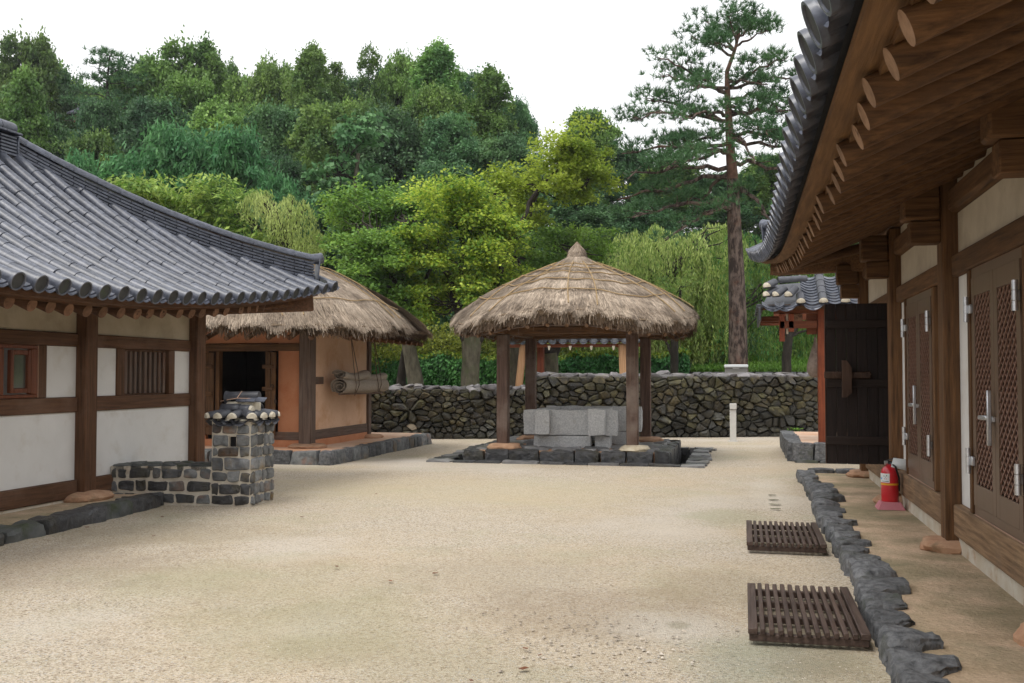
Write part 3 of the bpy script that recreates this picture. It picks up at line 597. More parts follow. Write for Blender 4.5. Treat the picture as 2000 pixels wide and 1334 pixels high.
# left house terrace
lt = terrace('terrace', [(-6.98, 2), (-7.12, 10.9), (-7.6, 11.4), (-12, 11.4), (-12, 2)], 0.13, 'earth')
rng = random.Random(9); y = 6.3; k = 0
while y < 11.1:
    L = rng.uniform(0.38, 0.70); x0 = -6.93 - 0.02 * (y - 7)
    if y > 9: x0 = -6.97 - 0.06 * (y - 9)
    blockobj('stone', x0 - .15, x0 + .13, y + .004, y + L - .004, -.08, .150 + rng.uniform(-.012, .012), 200 + k, 'stonedk' if k % 3 else 'curb2', lt, cell=.055, amp=.026, edge=.02, rotz=rng.uniform(-.07, .07))
    y += L; k += 1
# thatched house terrace
tt = terrace('terrace', [(-12.5, 16.62), (-7.25, 16.62), (-7.28, 22.3), (-12.5, 22.3)], 0.235, 'earthpink')
rng = random.Random(12); x = -12.4; k = 0
while x < -7.3:
    L = rng.uniform(0.40, 0.62); blockobj('stone', x + .004, min(x + L, -7.1) - .004, 16.44, 16.70, -.05, .245, 250 + k, 'stone' if k % 2 else 'curb', tt, cell=.07, amp=.018, edge=.016); x += L; k += 1
y = 16.75
while y < 22.2:
    L = rng.uniform(0.26, 0.42); blockobj('stone', -7.34, -7.08, y + .004, y + L - .004, -.05, .24, 270 + k, 'stone' if k % 3 else 'curb', tt, cell=.07, amp=.018, edge=.02, rotz=rng.uniform(-.05, .05)); y += L; k += 1

# ================================================================ TILED ROOFS
def tile_mesh(name, L, r0, r1, mats, disc=False, seg=10):
    b = MB(); vs = []; fs = []
    for k, (x, r) in enumerate(((0, r0), (L, r1))):
        for j in range(seg + 1):
            a = -.42 + (math.pi + .84) * j / seg; vs.append((x, math.cos(a) * r, math.sin(a) * r))
    for j in range(seg): fs.append((j, j + 1, seg + 1 + j + 1, seg + 1 + j))
    fs.append(tuple(range(seg + 1))); fs.append(tuple(range(seg + 1, 2 * seg + 2))[::-1]); fs.append((0, seg + 1, 2 * seg + 1, seg))
    b.add(vs, fs, 0)
    if disc:
        n = 20; R0 = r0 * 1.14
        for rr, xx, xx2, mi in ((R0, 0.015, -0.028, 0), (R0 * 0.84, -0.02, -0.0285, 1)):
            pass
        prof = [(R0, 0.0), (R0, -0.032), (R0 * 0.86, -0.032), (R0 * 0.84, -0.022), (R0 * 0.3, -0.022)]
        base = len(b.v); vv = []
        for r, x in prof:
            for j in range(n): a = 2 * math.pi * j / n; vv.append((x, math.cos(a) * r, math.sin(a) * r))
        f0 = []; f1 = []
        for i in range(len(prof) - 1):
            for j in range(n): (f0 if i < 3 else f1).append((i * n + j, i * n + (j + 1) % n, (i + 1) * n + (j + 1) % n, (i + 1) * n + j))
        f1.append(tuple((len(prof) - 1) * n + j for j in range(n))); f0.append(tuple(range(n))[::-1])
        b.add(vv, f0, 0); base -= 0
        b.f += [tuple(i + base for i in f) for f in f1]; b.m += [1] * len(f1)
    return b.mesh(name, mats, fix=True, ang=50)
def pan_mesh(name, L, w, sag, lip, m):
    b = MB(); seg = 8; th = 0.014
    def arc(u): return -sag * (1 - (2 * u - 1) ** 2)
    vs = []
    for x in (0, L):
        for k in (0, 1):
            for j in range(seg + 1): u = j / seg; vs.append((x, (u - .5) * w, arc(u) - k * th))
    n = seg + 1; fs = []
    for j in range(seg):
        fs.append((j, j + 1, 2 * n + j + 1, 2 * n + j)); fs.append((n + j, 3 * n + j, 3 * n + j + 1, n + j + 1))
        fs.append((j, n + j, n + j + 1, j + 1))
    if lip:
        c = len(vs)
        for j in range(n):
            u = j / seg; vs.append((-0.02, (u - .5) * w, arc(u) - th)); 
        for j in range(n):
            u = j / seg; vs.append((-0.035, (u - .5) * w * .92, arc(u) - th - lip * math.sin(math.pi * u) ** 0.7))
        for j in range(seg): fs.append((n + j, c + j, c + j + 1, n + j + 1)); fs.append((c + j, c + n + j, c + n + j + 1, c + j + 1))
    b.add(vs, fs); return b.mesh(name, m, fix=False, ang=60)
def frame(p, xdir, up):
    X = Vector(xdir).normalized(); Y = Vector(up).cross(X).normalized(); Z = X.cross(Y)
    return Matrix(((X.x, Y.x, Z.x, p.x), (X.y, Y.y, Z.y, p.y), (X.z, Y.z, Z.z, p.z), (0, 0, 0, 1)))
def tiled_roof(root, S, rows, tmax, pitch, L=0.33, r=0.079, keep=None, base_rows=None, visible_tiles=True, mats='tile'):
    end = tile_mesh('end_tile', L, r, r * 0.94, [mats, 'tiledisc'], True); body = tile_mesh('cover_tile', L + .02, r, r * 0.94, [mats])
    pan = pan_mesh('drip_tile', 0.42, pitch * 0.70, 0.045, 0.018, 'tile')
    stuff = MB(); n = 0; trng = random.Random(17)
    for y in rows:
        T = tmax(y); t = 0.0; first = True
        while t < T - 0.03:
            p = S(t, y); q = S(t + L, y); d = q - p
            p = p + Vector((trng.uniform(-.004, .004), trng.uniform(-.006, .006), trng.uniform(-.003, .004))); d = d + Vector((0, trng.uniform(-.006, .006), trng.uniform(-.003, .003)))
            if first: inst('roof_tile', end, frame(p, d, (0, 0, 1)), root)
            elif visible_tiles and keep(p):
                ll = min(1.0, (T - t) / L + 0.12); m = frame(p, d, (0, 0, 1))
                if ll < 0.99: m = m @ Matrix.Diagonal((ll, 1, 1, 1))
                o = inst('roof_tile', body, m, root)
            else:
                m = frame(p, d, (0, 0, 1)); stuff.add([m @ v.co for v in body.vertices], [tuple(pp.vertices) for pp in body.polygons])
            first = False; t += L * (d.xy.length / d.length)
        # concave tile at the drip edge, half a pitch along
        p = S(0.02, y + pitch / 2); q = S(0.3, y + pitch / 2); m = frame(p + Vector((0, 0, -0.004)), q - p, (0, 0, 1)); inst('drip_tile', pan, m, root)
    # valley surface under the covers
    g = MB(); V = []; F = []; ys = base_rows; nt_ = 14
    for y in ys:
        T = tmax(y)
        for k in range(nt_ + 1):
            p = S(max(0.10, T * k / nt_) if k == 0 else T * k / nt_, y); V.append((p.x, p.y, p.z - 0.088))
    for i in range(len(ys) - 1):
        for k in range(nt_): a = i * (nt_ + 1) + k; F.append((a, a + 1, a + nt_ + 2, a + nt_ + 1))
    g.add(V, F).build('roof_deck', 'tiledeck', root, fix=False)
    if stuff.v: stuff.build('roof_tile', mats, root, fix=False, kind='stuff')
def ridge(root, pts, layers=4, lh=0.036, w=0.15, top=True, cap_r=0.075, rng=None, endplate=True, Lc=0.30):
    """stacked flat tiles with a row of half round caps along a polyline of points (bottom centre line)"""
    P = [Vector(p) for p in pts]; cum = [0]
    for i in range(1, len(P)): cum.append(cum[-1] + (P[i] - P[i - 1]).length)
    def pos(s):
        s = max(0, min(cum[-1], s))
        for i in range(1, len(P)):
            if s <= cum[i] + 1e-9: u = (s - cum[i - 1]) / max(1e-9, cum[i] - cum[i - 1]); return P[i - 1].lerp(P[i], u)
        return P[-1]
    T = cum[-1]
    for k in range(layers + 1):
        s = -0.5 * Lc * (k % 2) ; ww = w * (1 - 0.02 * k) if k < layers else w * 1.28
        while s < T:
            a, b_ = max(0, s), min(T, s + Lc)
            if b_ - a > 0.04:
                pa, pb = pos(a + .004), pos(b_ - .004); up = Vector((0, 0, (k + 0.5) * lh + (0.006 if k == layers else 0)))
                m = MB(); m.bar(pa + up, pb + up, ww + rng.uniform(-.008, .008), lh * 0.74 if k < layers else lh * .62, ch=0.004)
                m.build('ridge_tile', 'tile', root, fix=False)
            s += Lc
    s = 0; cm = tile_mesh('ridge_cap', Lc + .012, cap_r, cap_r * 0.92, ['tile'])
    while s < T - 0.05:
        pa, pb = pos(s), pos(min(T, s + Lc)); up = Vector((0, 0, (layers + 1) * lh))
        inst('ridge_cap', cm, frame(pa + up, pb - pa, (0, 0, 1)), root); s += Lc

# ---------------------------------------------------------------- LEFT TILED HOUSE
LX = -7.65
left = thing('tiled_house', 'white plastered house with brown timber frame and grey tiled hip roof, behind the stone chimney', 'house', (LX, 9.0, 0.13))
def zeL(y): return 2.45 + (0.55 * ((y - 8.5) / 6.1) ** 2 if y > 8.5 else 0)
def xeL(y): return -6.35 + (0.10 * ((y - 11) / 3.6) ** 2 if y > 11 else 0)
def SL(t, y): return Vector((xeL(y) - t, y, zeL(y) + 0.40 * t + 0.07 * t * abs(t)))
YC = 14.62; TR = 3.15
def tmL(y): return min(TR, max(0.12, YC - y + 0.02))
rowsL = [14.50 - 0.311 * i for i in range(25)]
def keepL(p):
    v = p - CAMP; d = v.dot(_F); return (1000 + FPX * v.dot(_Rt) / d) > -90
tiled_roof(left, SL, rowsL, tmL, 0.311, keep=keepL, base_rows=[2, 4, 5.5] + [7 + 0.25 * i for i in range(31)] + [14.6])
# far slope seen as a thin edge only, and back slope
b = MB(); V = []; F = []
for i in range(12):
    u = i / 11
    for k in range(8):
        t = k / 7; yy = YC - t * TR; xx = -6.3 - t * TR
        x = xx + (-12.7 + t * TR - xx) * u; V.append((x, yy + 0.02, SL(t * TR, YC - t * TR).z - 0.05 if u < 0.02 else zeL(14.2) - .1 + .4 * t * TR + .07 * (t * TR) ** 2 - 0.12 * math.sin(math.pi * u)))
for i in range(11):
    for k in range(7): a = i * 8 + k; F.append((a, a + 1, a + 9, a + 8))
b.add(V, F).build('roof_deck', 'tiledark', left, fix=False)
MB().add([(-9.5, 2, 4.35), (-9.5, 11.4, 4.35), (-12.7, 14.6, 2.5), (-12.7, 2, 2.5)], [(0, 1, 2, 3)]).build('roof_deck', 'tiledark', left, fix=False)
rng = random.Random(3)
hip = [SL(YC - y, y) + Vector((0.0, 0.0, 0.01 - .013 * i)) for i, y in enumerate([14.36 - 0.3 * i for i in range(11)])]
ridge(left, hip, layers=6, lh=0.046, w=0.16, rng=rng, Lc=.33)
h0 = hip[0]; MB().bar(h0 + Vector((.035, .035, -0.02)), h0 + Vector((.06, .06, 0.335)), 0.17, 0.02, up=(1, 1, 0)).build('ridge_end_tile', 'tile', left)
m = MB(); m.tube([h0 + Vector((-.02, -.02, .325)), h0 + Vector((.06, .06, .335)), h0 + Vector((.10, .10, .35))], [.078, .085, .088], 14); m.build('ridge_end_cap', 'tile', left)
# the one tile at the very corner
m = MB(); m.tube([Vector((-6.45, 14.40, 3.03)), Vector((-6.24, 14.60, 3.0))], [.07, .08], 12); m.build('corner_tile', 'tiledisc', left)
# main ridge, its end in view at the left edge
RZ = SL(TR, 11.3).z
for k in range(6):
    for s_ in range(7): 
        y1 = 11.32 - s_ * .3 - (0.15 if k % 2 and s_ else 0); m = MB(); m.box(-9.60, -9.40, y1 - .29, y1, RZ - .02 + k * .045, RZ + .012 + k * .045, ch=.005); m.build('ridge_tile', 'tile', left, fix=False)
for s_ in range(7):
    m = MB(); y1 = 11.36 - s_ * .3; m.box(-9.66, -9.34, y1 - .295, y1, RZ + .262, RZ + .29, ch=.006); m.build('ridge_tile', 'tile', left, fix=False)
    m = MB(); m.tube([(-9.5, y1 - .295, RZ + .345), (-9.5, y1 - .03, RZ + .345), (-9.5, y1 - .005, RZ + .345)], [.10, .10, .075 if s_ == 0 else .10], 14); m.build('ridge_cap', 'tile', left)
part('ridge_end_tile', 'tile', left, (-9.61, -9.39, 11.335, 11.36, RZ - .08, RZ + .255))
# walls: posts, beams, plaster panels
PY = [(Yof(167.2, LX + .13) , Yof(191, LX + .13)), (Yof(385.3, LX + .13), Yof(401.5, LX + .13))]
pw = 0.235
posts = [PY[0][0] - 2.45, PY[0][0], PY[1][0]]
for y in posts:
    b = MB(); b.box(LX - .10, LX + .13, y, y + pw, 0.19, 2.62, ch=.014); b.build('post', 'lwz', left)
for i, y in enumerate(posts):
    rockobj('base_stone', (LX + .08, y + pw / 2, 0.155), (0.50, 0.62, 0.15), 300 + i, 'base', left, res=7, rd=.75, rough=.12)
segs = [(posts[0] + pw, posts[1]), (posts[1] + pw, posts[2])]
segs = [(2.6, posts[0])] + segs
for y0, y1 in segs:
    part('beam', 'lwy', left, (LX - .08, LX + .045, y0 + .002, y1 - .002, 0.165, 0.37), ch=.01)
    part('beam', 'lwy', left, (LX - .08, LX + .035, y0 + .002, y1 - .002, 1.165, 1.34), ch=.01)
    part('beam', 'lwy', left, (LX - .08, LX + .035, y0 + .002, y1 - .002, 1.93, 2.085), ch=.01)
    part('plinth', 'plinth', left, (LX - .08, LX + .02, y0 + .003, y1 - .003, 0.10, 0.162), ch=.004)
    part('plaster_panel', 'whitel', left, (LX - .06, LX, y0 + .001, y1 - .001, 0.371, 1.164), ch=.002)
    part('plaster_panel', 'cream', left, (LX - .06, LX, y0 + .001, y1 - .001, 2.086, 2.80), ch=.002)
wy = [Yof(226, LX), Yof(241, LX), Yof(327, LX), Yof(338.5, LX)]
y0, y1 = segs[2]
part('plaster_panel', 'whitel', left, (LX - .06, LX, y0, wy[0], 1.341, 1.929), ch=.002)
part('plaster_panel', 'whitel', left, (LX - .06, LX, wy[3], y1, 1.341, 1.929), ch=.002)
win = part('barred_window', 'lwz', left, (LX - .07, LX + .025, wy[0], wy[1], 1.341, 1.929), (LX - .07, LX + .025, wy[2], wy[3], 1.341, 1.929), (LX - .07, LX - .03, wy[1], wy[2], 1.90, 1.928), (LX - .07, LX - .03, wy[1], wy[2], 1.342, 1.36))
part('opening_shade', 'dark', win, (LX - .30, LX - .28, wy[1] - .1, wy[2] + .1, 1.3, 1.95))  # solid panel, the unlit room behind the bars painted as black
nb = 9; rng = random.Random(2)
for i in range(nb):
    yy = wy[1] + .02 + (i + 0.25) * (wy[2] - wy[1] - .02) / nb; part('bar', 'gwz', win, (LX - .05, LX - .015, yy, yy + .055 + rng.uniform(-.006, .006), 1.36, 1.90), ch=.004)
y0, y1 = segs[1]; wx = [Yof(-40, LX), Yof(72, LX), Yof(89, LX)]
part('plaster_panel', 'whitel', left, (LX - .06, LX, wx[2], y1, 1.341, 1.929), ch=.002)
part('post', 'lwz', left, (LX - .07, LX + .02, wx[1] + .004, wx[2], 1.341, 1.929))
cw = part('casement_window', 'winwood', left, (LX - .05, LX + .015, wx[0], wx[1], 1.343, 1.385), (LX - .05, LX + .015, wx[0], wx[1], 1.885, 1.928), (LX - .05, LX + .015, wx[1] - .11, wx[1], 1.386, 1.884), (LX - .05, LX + .015, wx[1] - .62, wx[1] - .52, 1.386, 1.884))
sa, sb = Yof(16, LX), Yof(56, LX)
part('sash', 'winwood', cw, (LX - .02, LX + .035, sa, sa + .05, 1.40, 1.87), (LX - .02, LX + .035, sb - .05, sb, 1.40, 1.87), (LX - .02, LX + .034, sa + .05, sb - .05, 1.40, 1.455), (LX - .02, LX + .034, sa + .05, sb - .05, 1.815, 1.87))
part('pane', 'glass', cw, (LX - .01, LX + .0, sa + .05, sb - .05, 1.455, 1.815), ch=.001)
part('pane', 'glass', cw, (LX - .03, LX - .02, wx[0], wx[1] - .62, 1.386, 1.884), ch=.001)
part('trim', 'sealant', cw, (LX + .001, LX + .022, wx[1] + .0005, wx[1] + .0035, 1.343, 1.928), ch=.001)
# body of the house behind the facade
part('gable_wall', 'whitel', left, (-11.3, LX - .101, 13.0, 13.2, 0.13, 2.7)); part('back_wall', 'whitel', left, (-11.4, -11.3, 2, 13.2, 0.13, 2.7))
part('ceiling', 'lwy', left, (-11.4, LX - .09, 2, 13.2, 2.66, 2.70))
part('wall_plate', 'lwy', left, (LX - .12, LX + .06, 2, 13.35, 2.62, 2.78)); part('wall_plate', 'lwx', left, (-11.4, LX - .13, 13.02, 13.2, 2.71, 2.85))
# rafters with sawn ends, fascia and soffit
rng = random.Random(21)
def rafter(root, p0, p1, r, woodm, endm, rng, name='rafter'):
    b = MB(); pts = [Vector(p0).lerp(Vector(p1), u) + Vector((rng.uniform(-.006, .006), rng.uniform(-.006, .006), rng.uniform(-.006, .006))) for u in (0, .25, .5, .75, 1)]
    b.tube(pts, [r * rng.uniform(.97, 1.03) for _ in pts], 14, capmi=1); return b.build(name, [woodm, endm], root, fix=False, ang=50)
ry = 6.85
while ry < 12.2:
    z0 = zeL(ry) - 0.185; rafter(left, (-6.70 + rng.uniform(-.02, .02), ry, z0 + rng.uniform(-.008, .008)), (-7.95, ry, z0 + 1.25 * 0.44), 0.068, 'lwx', 'endgrainl', rng); ry += 0.287
ctr = Vector((-7.9, 12.7, 2.95))
for i in range(8):
    u = (i + 1) / 9; ye = 12.2 + u * 1.95; xe_ = xeL(ye) - 0.36; z0 = zeL(ye) - 0.19
    rafter(left, (xe_, ye, z0), (ctr.x, ctr.y - .3 + .3 * u, 2.86), 0.066, 'lwx', 'endgrainl', rng)
b = MB(); b.bar((-6.54, 14.36, 2.73), (-7.9, 13.0, 2.60), 0.17, 0.28, ch=.02); b.build('hip_beam', 'lwx', left)
def strip(name, f, ys, m, root, th=0.02):
    """ruled board: f(y) -> (outer point, inner point)"""
    V = []; F = []
    for y in ys:
        a, b_ = f(y); V += [a, b_, (b_[0], b_[1], b_[2] + th), (a[0], a[1], a[2] + th)]
    for i in range(len(ys) - 1):
        for k in range(4): F.append((i * 4 + k, i * 4 + (k + 1) % 4, i * 4 + 4 + (k + 1) % 4, i * 4 + 4 + k))
    F.append((0, 1, 2, 3)); e = (len(ys) - 1) * 4; F.append((e + 3, e + 2, e + 1, e))
    return MB().add(V, F).build(name, m, root, ang=30)
ysl = [2 + .5 * i for i in range(25)] + [14.2]
strip('fascia', lambda y: ((xeL(y) - .10, y, zeL(y) - .115), (xeL(y) - .28, y, zeL(y) - .125)), ysl, 'lwy', left, th=.055)
strip('fascia', lambda y: ((xeL(y) - .22, y, zeL(y) - .145), (xeL(y) - .36, y, zeL(y) - .09)), ysl, 'lwy', left, th=.03)
strip('soffit', lambda y: ((xeL(y) - .26, y, zeL(y) - .06), (-8.1, y, zeL(y) - .08 + (xeL(y) + 8.1) * .42)), ysl, 'lwx', left, th=.02)
strip('soffit', lambda x: ((x, 14.3, 2.80), (x, 12.9, 3.05)), [-12, -10, -8, -6.9], 'lwx', left, th=.02)
part('beam_end', 'lwx', left, (LX + .131, LX + .40, posts[1] + .03, posts[1] + pw - .03, 2.44, 2.50))

# ---------------------------------------------------------------- RIGHT TILED HOUSE
RX = 1.80
right = thing('tiled_house', 'timber house at the right edge with deep log rafter eaves and brown metal doors', 'house', (RX, 9.0, 0.09))
def zeR(y): return 3.0 + (0.62 * ((y - 8) / 9.0) ** 2.3 if y > 8 else 0)
def xeR(y): return 0.305 - (0.20 * ((y - 11) / 6.0) ** 2 if y > 11 else 0)
def SR(t, y): return Vector((xeR(y) + t, y, zeR(y) + 0.42 * t + 0.03 * t * abs(t)))
YCR = 17.05
def tmR(y): return min(3.6, max(0.12, YCR - y))
rowsR = [16.95 - 0.348 * i for i in range(42)]
tiled_roof(right, SR, rowsR, tmR, 0.348, r=0.088, keep=lambda p: False, base_rows=[-4, 0] + [2.0 + .5 * i for i in range(30)] + [17.0], visible_tiles=False)
rng = random.Random(5)
hip = [SR(YCR - y, y) + Vector((0, 0, -0.03)) for y in [16.75 - 0.3 * i for i in range(8)]]
ridge(right, hip, layers=7, lh=0.046, w=0.19, rng=rng)
h0 = hip[0]; MB().bar(h0 + Vector((-.035, .035, -0.02)), h0 + Vector((-.06, .06, 0.38)), 0.18, 0.02, up=(-1, 1, 0)).build('ridge_end_tile', 'tile', right)
m = MB(); m.tube([h0 + Vector((.02, -.02, .37)), h0 + Vector((-.06, .06, .38)), h0 + Vector((-.10, .10, .395))], [.08, .088, .09], 14); m.build('ridge_end_cap', 'tile', right)
ysr = [-4, -1] + [1 + .5 * i for i in range(31)] + [16.6]
strip('fascia', lambda y: ((xeR(y) + .12, y, zeR(y) - .125), (xeR(y) + .30, y, zeR(y) - .105)), ysr, 'fasc', right, th=.05)
strip('fascia', lambda y: ((xeR(y) + .26, y, zeR(y) - .145), (xeR(y) + .40, y, zeR(y) - .085)), ysr, 'fasc', right, th=.04)
strip('soffit', lambda y: ((xeR(y) + .3, y, zeR(y) - .075), (4.2, y, zeR(y) - .075 + (4.2 - xeR(y) - .3) * .43)), ysr, 'rwx', right, th=.02)
ry = -1.3
while ry < 14.3:
    z0 = zeR(ry) - 0.20; rafter(right, (xeR(ry) + .245 + rng.uniform(-.02, .02), ry + rng.uniform(-.01, .01), z0), (2.6, ry, z0 + (2.6 - .55) * 0.43), 0.071, 'rwx', 'endgrain', rng); ry += 0.41
for i in range(6):
    u = (i + 1) / 7; ye = 14.3 + u * 1.9; rafter(right, (xeR(ye) + .27, ye, zeR(ye) - .20), (2.1, 14.9 + .3 * u, 3.52), 0.068, 'rwx', 'endgrain', rng)
b = MB(); b.bar((xeR(16.5) + .34, 16.55, 3.34), (2.1, 15.1, 3.24), 0.18, 0.28, ch=.02); b.build('hip_beam', 'rwx', right)
pyr = [3.05, 6.05, 9.15, 12.32, 15.45]; pw = 0.24
for y in pyr:
    b = MB(); b.box(RX - .13, RX + .13, y, y + pw, 0.17, 3.32, ch=.014); b.build('post', 'rwz', right)
    part('beam_end', 'rwx', right, (1.42, RX - .131, y + .03, y + pw - .03, 2.74, 2.935)); part('beam_end', 'rwx', right, (1.36, RX - .131, y + .01, y + pw - .01, 2.942, 3.24), ch=.02)
    rockobj('base_stone', (RX - .04, y + pw / 2 + .02, 0.12), (0.52, 0.46, 0.15), int(320 + y), 'base', right, res=8, rd=.75, rough=.14)
rockobj('base_stone', (1.72, 5.25, 0.10), (0.62, 0.9, 0.16), 341, 'base', right, res=8, rd=.75, rough=.14)
part('top_beam', 'rwy', right, (RX - .10, RX + .10, -3, 15.8, 3.33, 3.52), ch=.02)
for i in range(len(pyr)):
    y0 = pyr[i] + pw; y1 = pyr[i + 1] if i + 1 < len(pyr) else None
    if y1 is None: break
    part('beam', 'rwb', right, (RX - .07, RX + .09, y0 + .002, y1 - .002, 0.235, 0.50), ch=.012)
    part('plinth', 'plinth', right, (RX - .03, RX + .09, y0 + .003, y1 - .003, 0.0, 0.233), ch=.006)
    part('beam', 'rwy', right, (RX - .06, RX + .09, y0 + .002, y1 - .002, 2.44, 2.62), ch=.012)
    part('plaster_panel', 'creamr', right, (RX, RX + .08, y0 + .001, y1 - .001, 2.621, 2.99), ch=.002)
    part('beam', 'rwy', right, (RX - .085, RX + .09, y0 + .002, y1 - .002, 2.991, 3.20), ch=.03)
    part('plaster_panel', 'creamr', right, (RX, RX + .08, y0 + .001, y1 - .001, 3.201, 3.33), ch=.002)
part('plinth', 'plinth', right, (RX - .03, RX + .09, -2, 3.0, 0.0, 0.233)); part('plaster_panel', 'creamr', right, (RX, RX + .08, -3, 3.04, 0.235, 3.33))
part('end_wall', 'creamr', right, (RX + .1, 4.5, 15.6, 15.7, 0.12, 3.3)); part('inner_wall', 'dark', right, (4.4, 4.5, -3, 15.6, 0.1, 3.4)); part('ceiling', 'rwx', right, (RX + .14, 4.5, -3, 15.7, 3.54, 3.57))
def metal_door(y0, y1, z0=0.505, z1=2.435, hinge_far=True):
    d = part('door', 'doorm', right, (RX - .035, RX + .04, y0, y1, z1 - .075, z1), (RX - .035, RX + .04, y0, y1, z0, z0 + .075), (RX - .035, RX + .04, y0, y0 + .05, z0 + .075, z1 - .075), (RX - .035, RX + .04, y1 - .05, y1, z0 + .075, z1 - .075), ch=.003)
    part('sealant_line', 'sealant', d, (RX - .03, RX - .012, y1 + .0005, y1 + .012, z0, z1), (RX - .03, RX - .012, y0, y1, z1 + .0005, z1 + .004), (RX - .045, RX - .012, y0, y1, z0 - .004, z0 - .0005), ch=.001)
    ym = (y0 + y1) / 2
    for a, c in ((y0 + .052, ym - .003), (ym + .003, y1 - .052)):
        zb, zt = z0 + .078, z1 - .078; w = c - a; pa, pc = a + w * .14, c - w * .14; pzb, pzt = zb + .17, zt - .14
        part('leaf', 'doorm', d, (RX - .05, RX + .0, a, pa, zb, zt), (RX - .05, RX + .0, pc, c, zb, zt), (RX - .05, RX + .0, pa, pc, zb, pzb), (RX - .05, RX, pa, pc, pzt, zt), ch=.002)
        part('backing', 'doorback', d, (RX - .012, RX - .008, pa, pc, pzb, pzt), ch=.0005)
        b = MB(); dy = 0.105; dz = 0.082; H = pzt - pzb; Wd = pc - pa
        for s_ in (1, -1):
            k = -int(H / dz) - 2
            while k * dy < Wd + H / dz * dy + dy:
                yA = k * dy; # line y = yA + s*(z)*dy/dz
                pts = []
                for zz in (0, H):
                    pts.append((yA + (zz * dy / dz if s_ > 0 else (H - zz) * dy / dz), zz))
                (ya, za), (yb, zb_) = pts
                # clip to [0,Wd]
                def cl(p, q):
                    (y_, z_), (y2, z2) = p, q
                    if y_ < 0: t = (0 - y_) / (y2 - y_); return (0, z_ + (z2 - z_) * t)
                    if y_ > Wd: t = (Wd - y_) / (y2 - y_); return (Wd, z_ + (z2 - z_) * t)
                    return p
                if max(ya, yb) > 0.004 and min(ya, yb) < Wd - .004:
                    P_, Q_ = cl((ya, za), (yb, zb_)), cl((yb, zb_), (ya, za))
                    if math.hypot(P_[0] - Q_[0], P_[1] - Q_[1]) > .01:
                        b.bar((RX - .036 + .004 * s_, pa + P_[0], pzb + P_[1]), (RX - .036 + .004 * s_, pa + Q_[0], pzb + Q_[1]), 0.013, 0.010, ch=.001, up=(1, 0, 0))
                k += 1
        b.build('lattice', 'lattice', d, smooth=False, fix=False)
    for yy in (y0 + .03, y1 - .03):
        for zz in (z0 + .32, z1 - .42):
            b = MB()
            for q in range(3): b.tube([(RX - .085, yy, zz + q * .068), (RX - .085, yy, zz + q * .068 + .064)], .020, 12)
            s_ = 1 if yy < ym else -1
            b.box(RX - .075, RX - .052, min(yy, yy + s_ * .09), max(yy, yy + s_ * .09), zz + .066, zz + .136, ch=.004); b.build('hinge', 'steel', d)
    b = MB(); zz = 1.28; b.box(RX - .105, RX - .075, ym - .016, ym + .016, zz - .19, zz + .21, ch=.006); b.box(RX - .075, RX - .05, ym - .015, ym + .06, zz - .02, zz + .02, ch=.004)
    b.bar((RX - .095, ym + .02, zz + .01), (RX - .11, ym + .20, zz + .005), .03, .035, ch=.01); b.build('handle', 'steel', d)
    for yy in (y1 + .013,): part('trim', 'rwz', right, (RX - .05, RX + .09, y1 + .013, y1 + .10, z0, z1), ch=.006)
    part('trim', 'rwz', right, (RX - .05, RX + .09, y0 - .10, y0 - .002, z0, z1), ch=.006)
    return d
dn = (6.98, 8.50); df = (Yof(1832, RX), Yof(1779, RX))
metal_door(*dn); metal_door(*df)
def plaster(y0, y1, m='whitel'): part('plaster_panel', m, right, (RX, RX + .08, y0, y1, 0.501, 2.439), ch=.002)
plaster(dn[1] + .101, 9.149); plaster(pyr[1] + pw, dn[0] - .101); plaster(pyr[2] + pw, df[0] - .101); plaster(df[1] + .101, pyr[3]); plaster(pyr[0] + pw, pyr[1])
# third bay: plank door standing open at a right angle to the wall
part('plaster_panel', 'creamr', right, (RX, RX + .08, 14.3, 15.449, 0.501, 2.439)); part('doorway_shade', 'dark', right, (RX + .05, RX + .08, 12.6, 14.3, .5, 2.44))  # the opening is a solid slab, its darkness put into the colour
DY = 13.05
pd = bpy.data.objects.new('plank_door', None); link(pd, right, (1.74, DY, 0.43)); pd['label'] = 'dark plank door standing open across the terrace'
a = gy(1615, 905, DY); c = gy(1736, 592, DY); x0, x1, z0, z1 = a.x, 1.745, a.z, c.z
wb = (x1 - x0) / 6
for i in range(6): part('plank', 'dkw', pd, (x0 + i * wb + .0015, x0 + (i + 1) * wb - .0015, DY, DY + .035, z0, z1), ch=.004)
for yy0, yy1 in ((625, 641), (740, 756), (852, 869)):
    part('batten', 'dkwx', pd, (x0, x1 - .01, DY - .028, DY - .001, gy(1650, yy1, DY).z, gy(1650, yy0, DY).z), ch=.006)
part('edge_trim', 'latch', pd, (x0 - .012, x0 - .001, DY - .005, DY + .04, z0, z1))
part('latch_bar', 'latch', pd, (gy(1609, 740, DY).x, gy(1700, 740, DY).x, DY - .07, DY - .032, gy(1650, 739, DY).z, gy(1650, 726, DY).z))
b = MB(); lx0, lx1, lz0, lz1 = gy(1643, 700, DY).x, gy(1661, 700, DY).x, gy(1650, 776, DY).z, gy(1650, 704, DY).z
pr = [(lx0, lz0), (lx0 + .05, lz0), (lx1, lz0 + .06), (lx1, lz1 - .09), (lx0 + .05, lz1), (lx0, lz1)]
b.add([(x, DY - .13, z) for x, z in pr] + [(x, DY - .03, z) for x, z in pr], [tuple(range(6)), tuple(range(6, 12))[::-1]] + [(i, (i + 1) % 6, 6 + (i + 1) % 6, 6 + i) for i in range(6)]); b.build('latch_housing', 'latch', pd, smooth=False)
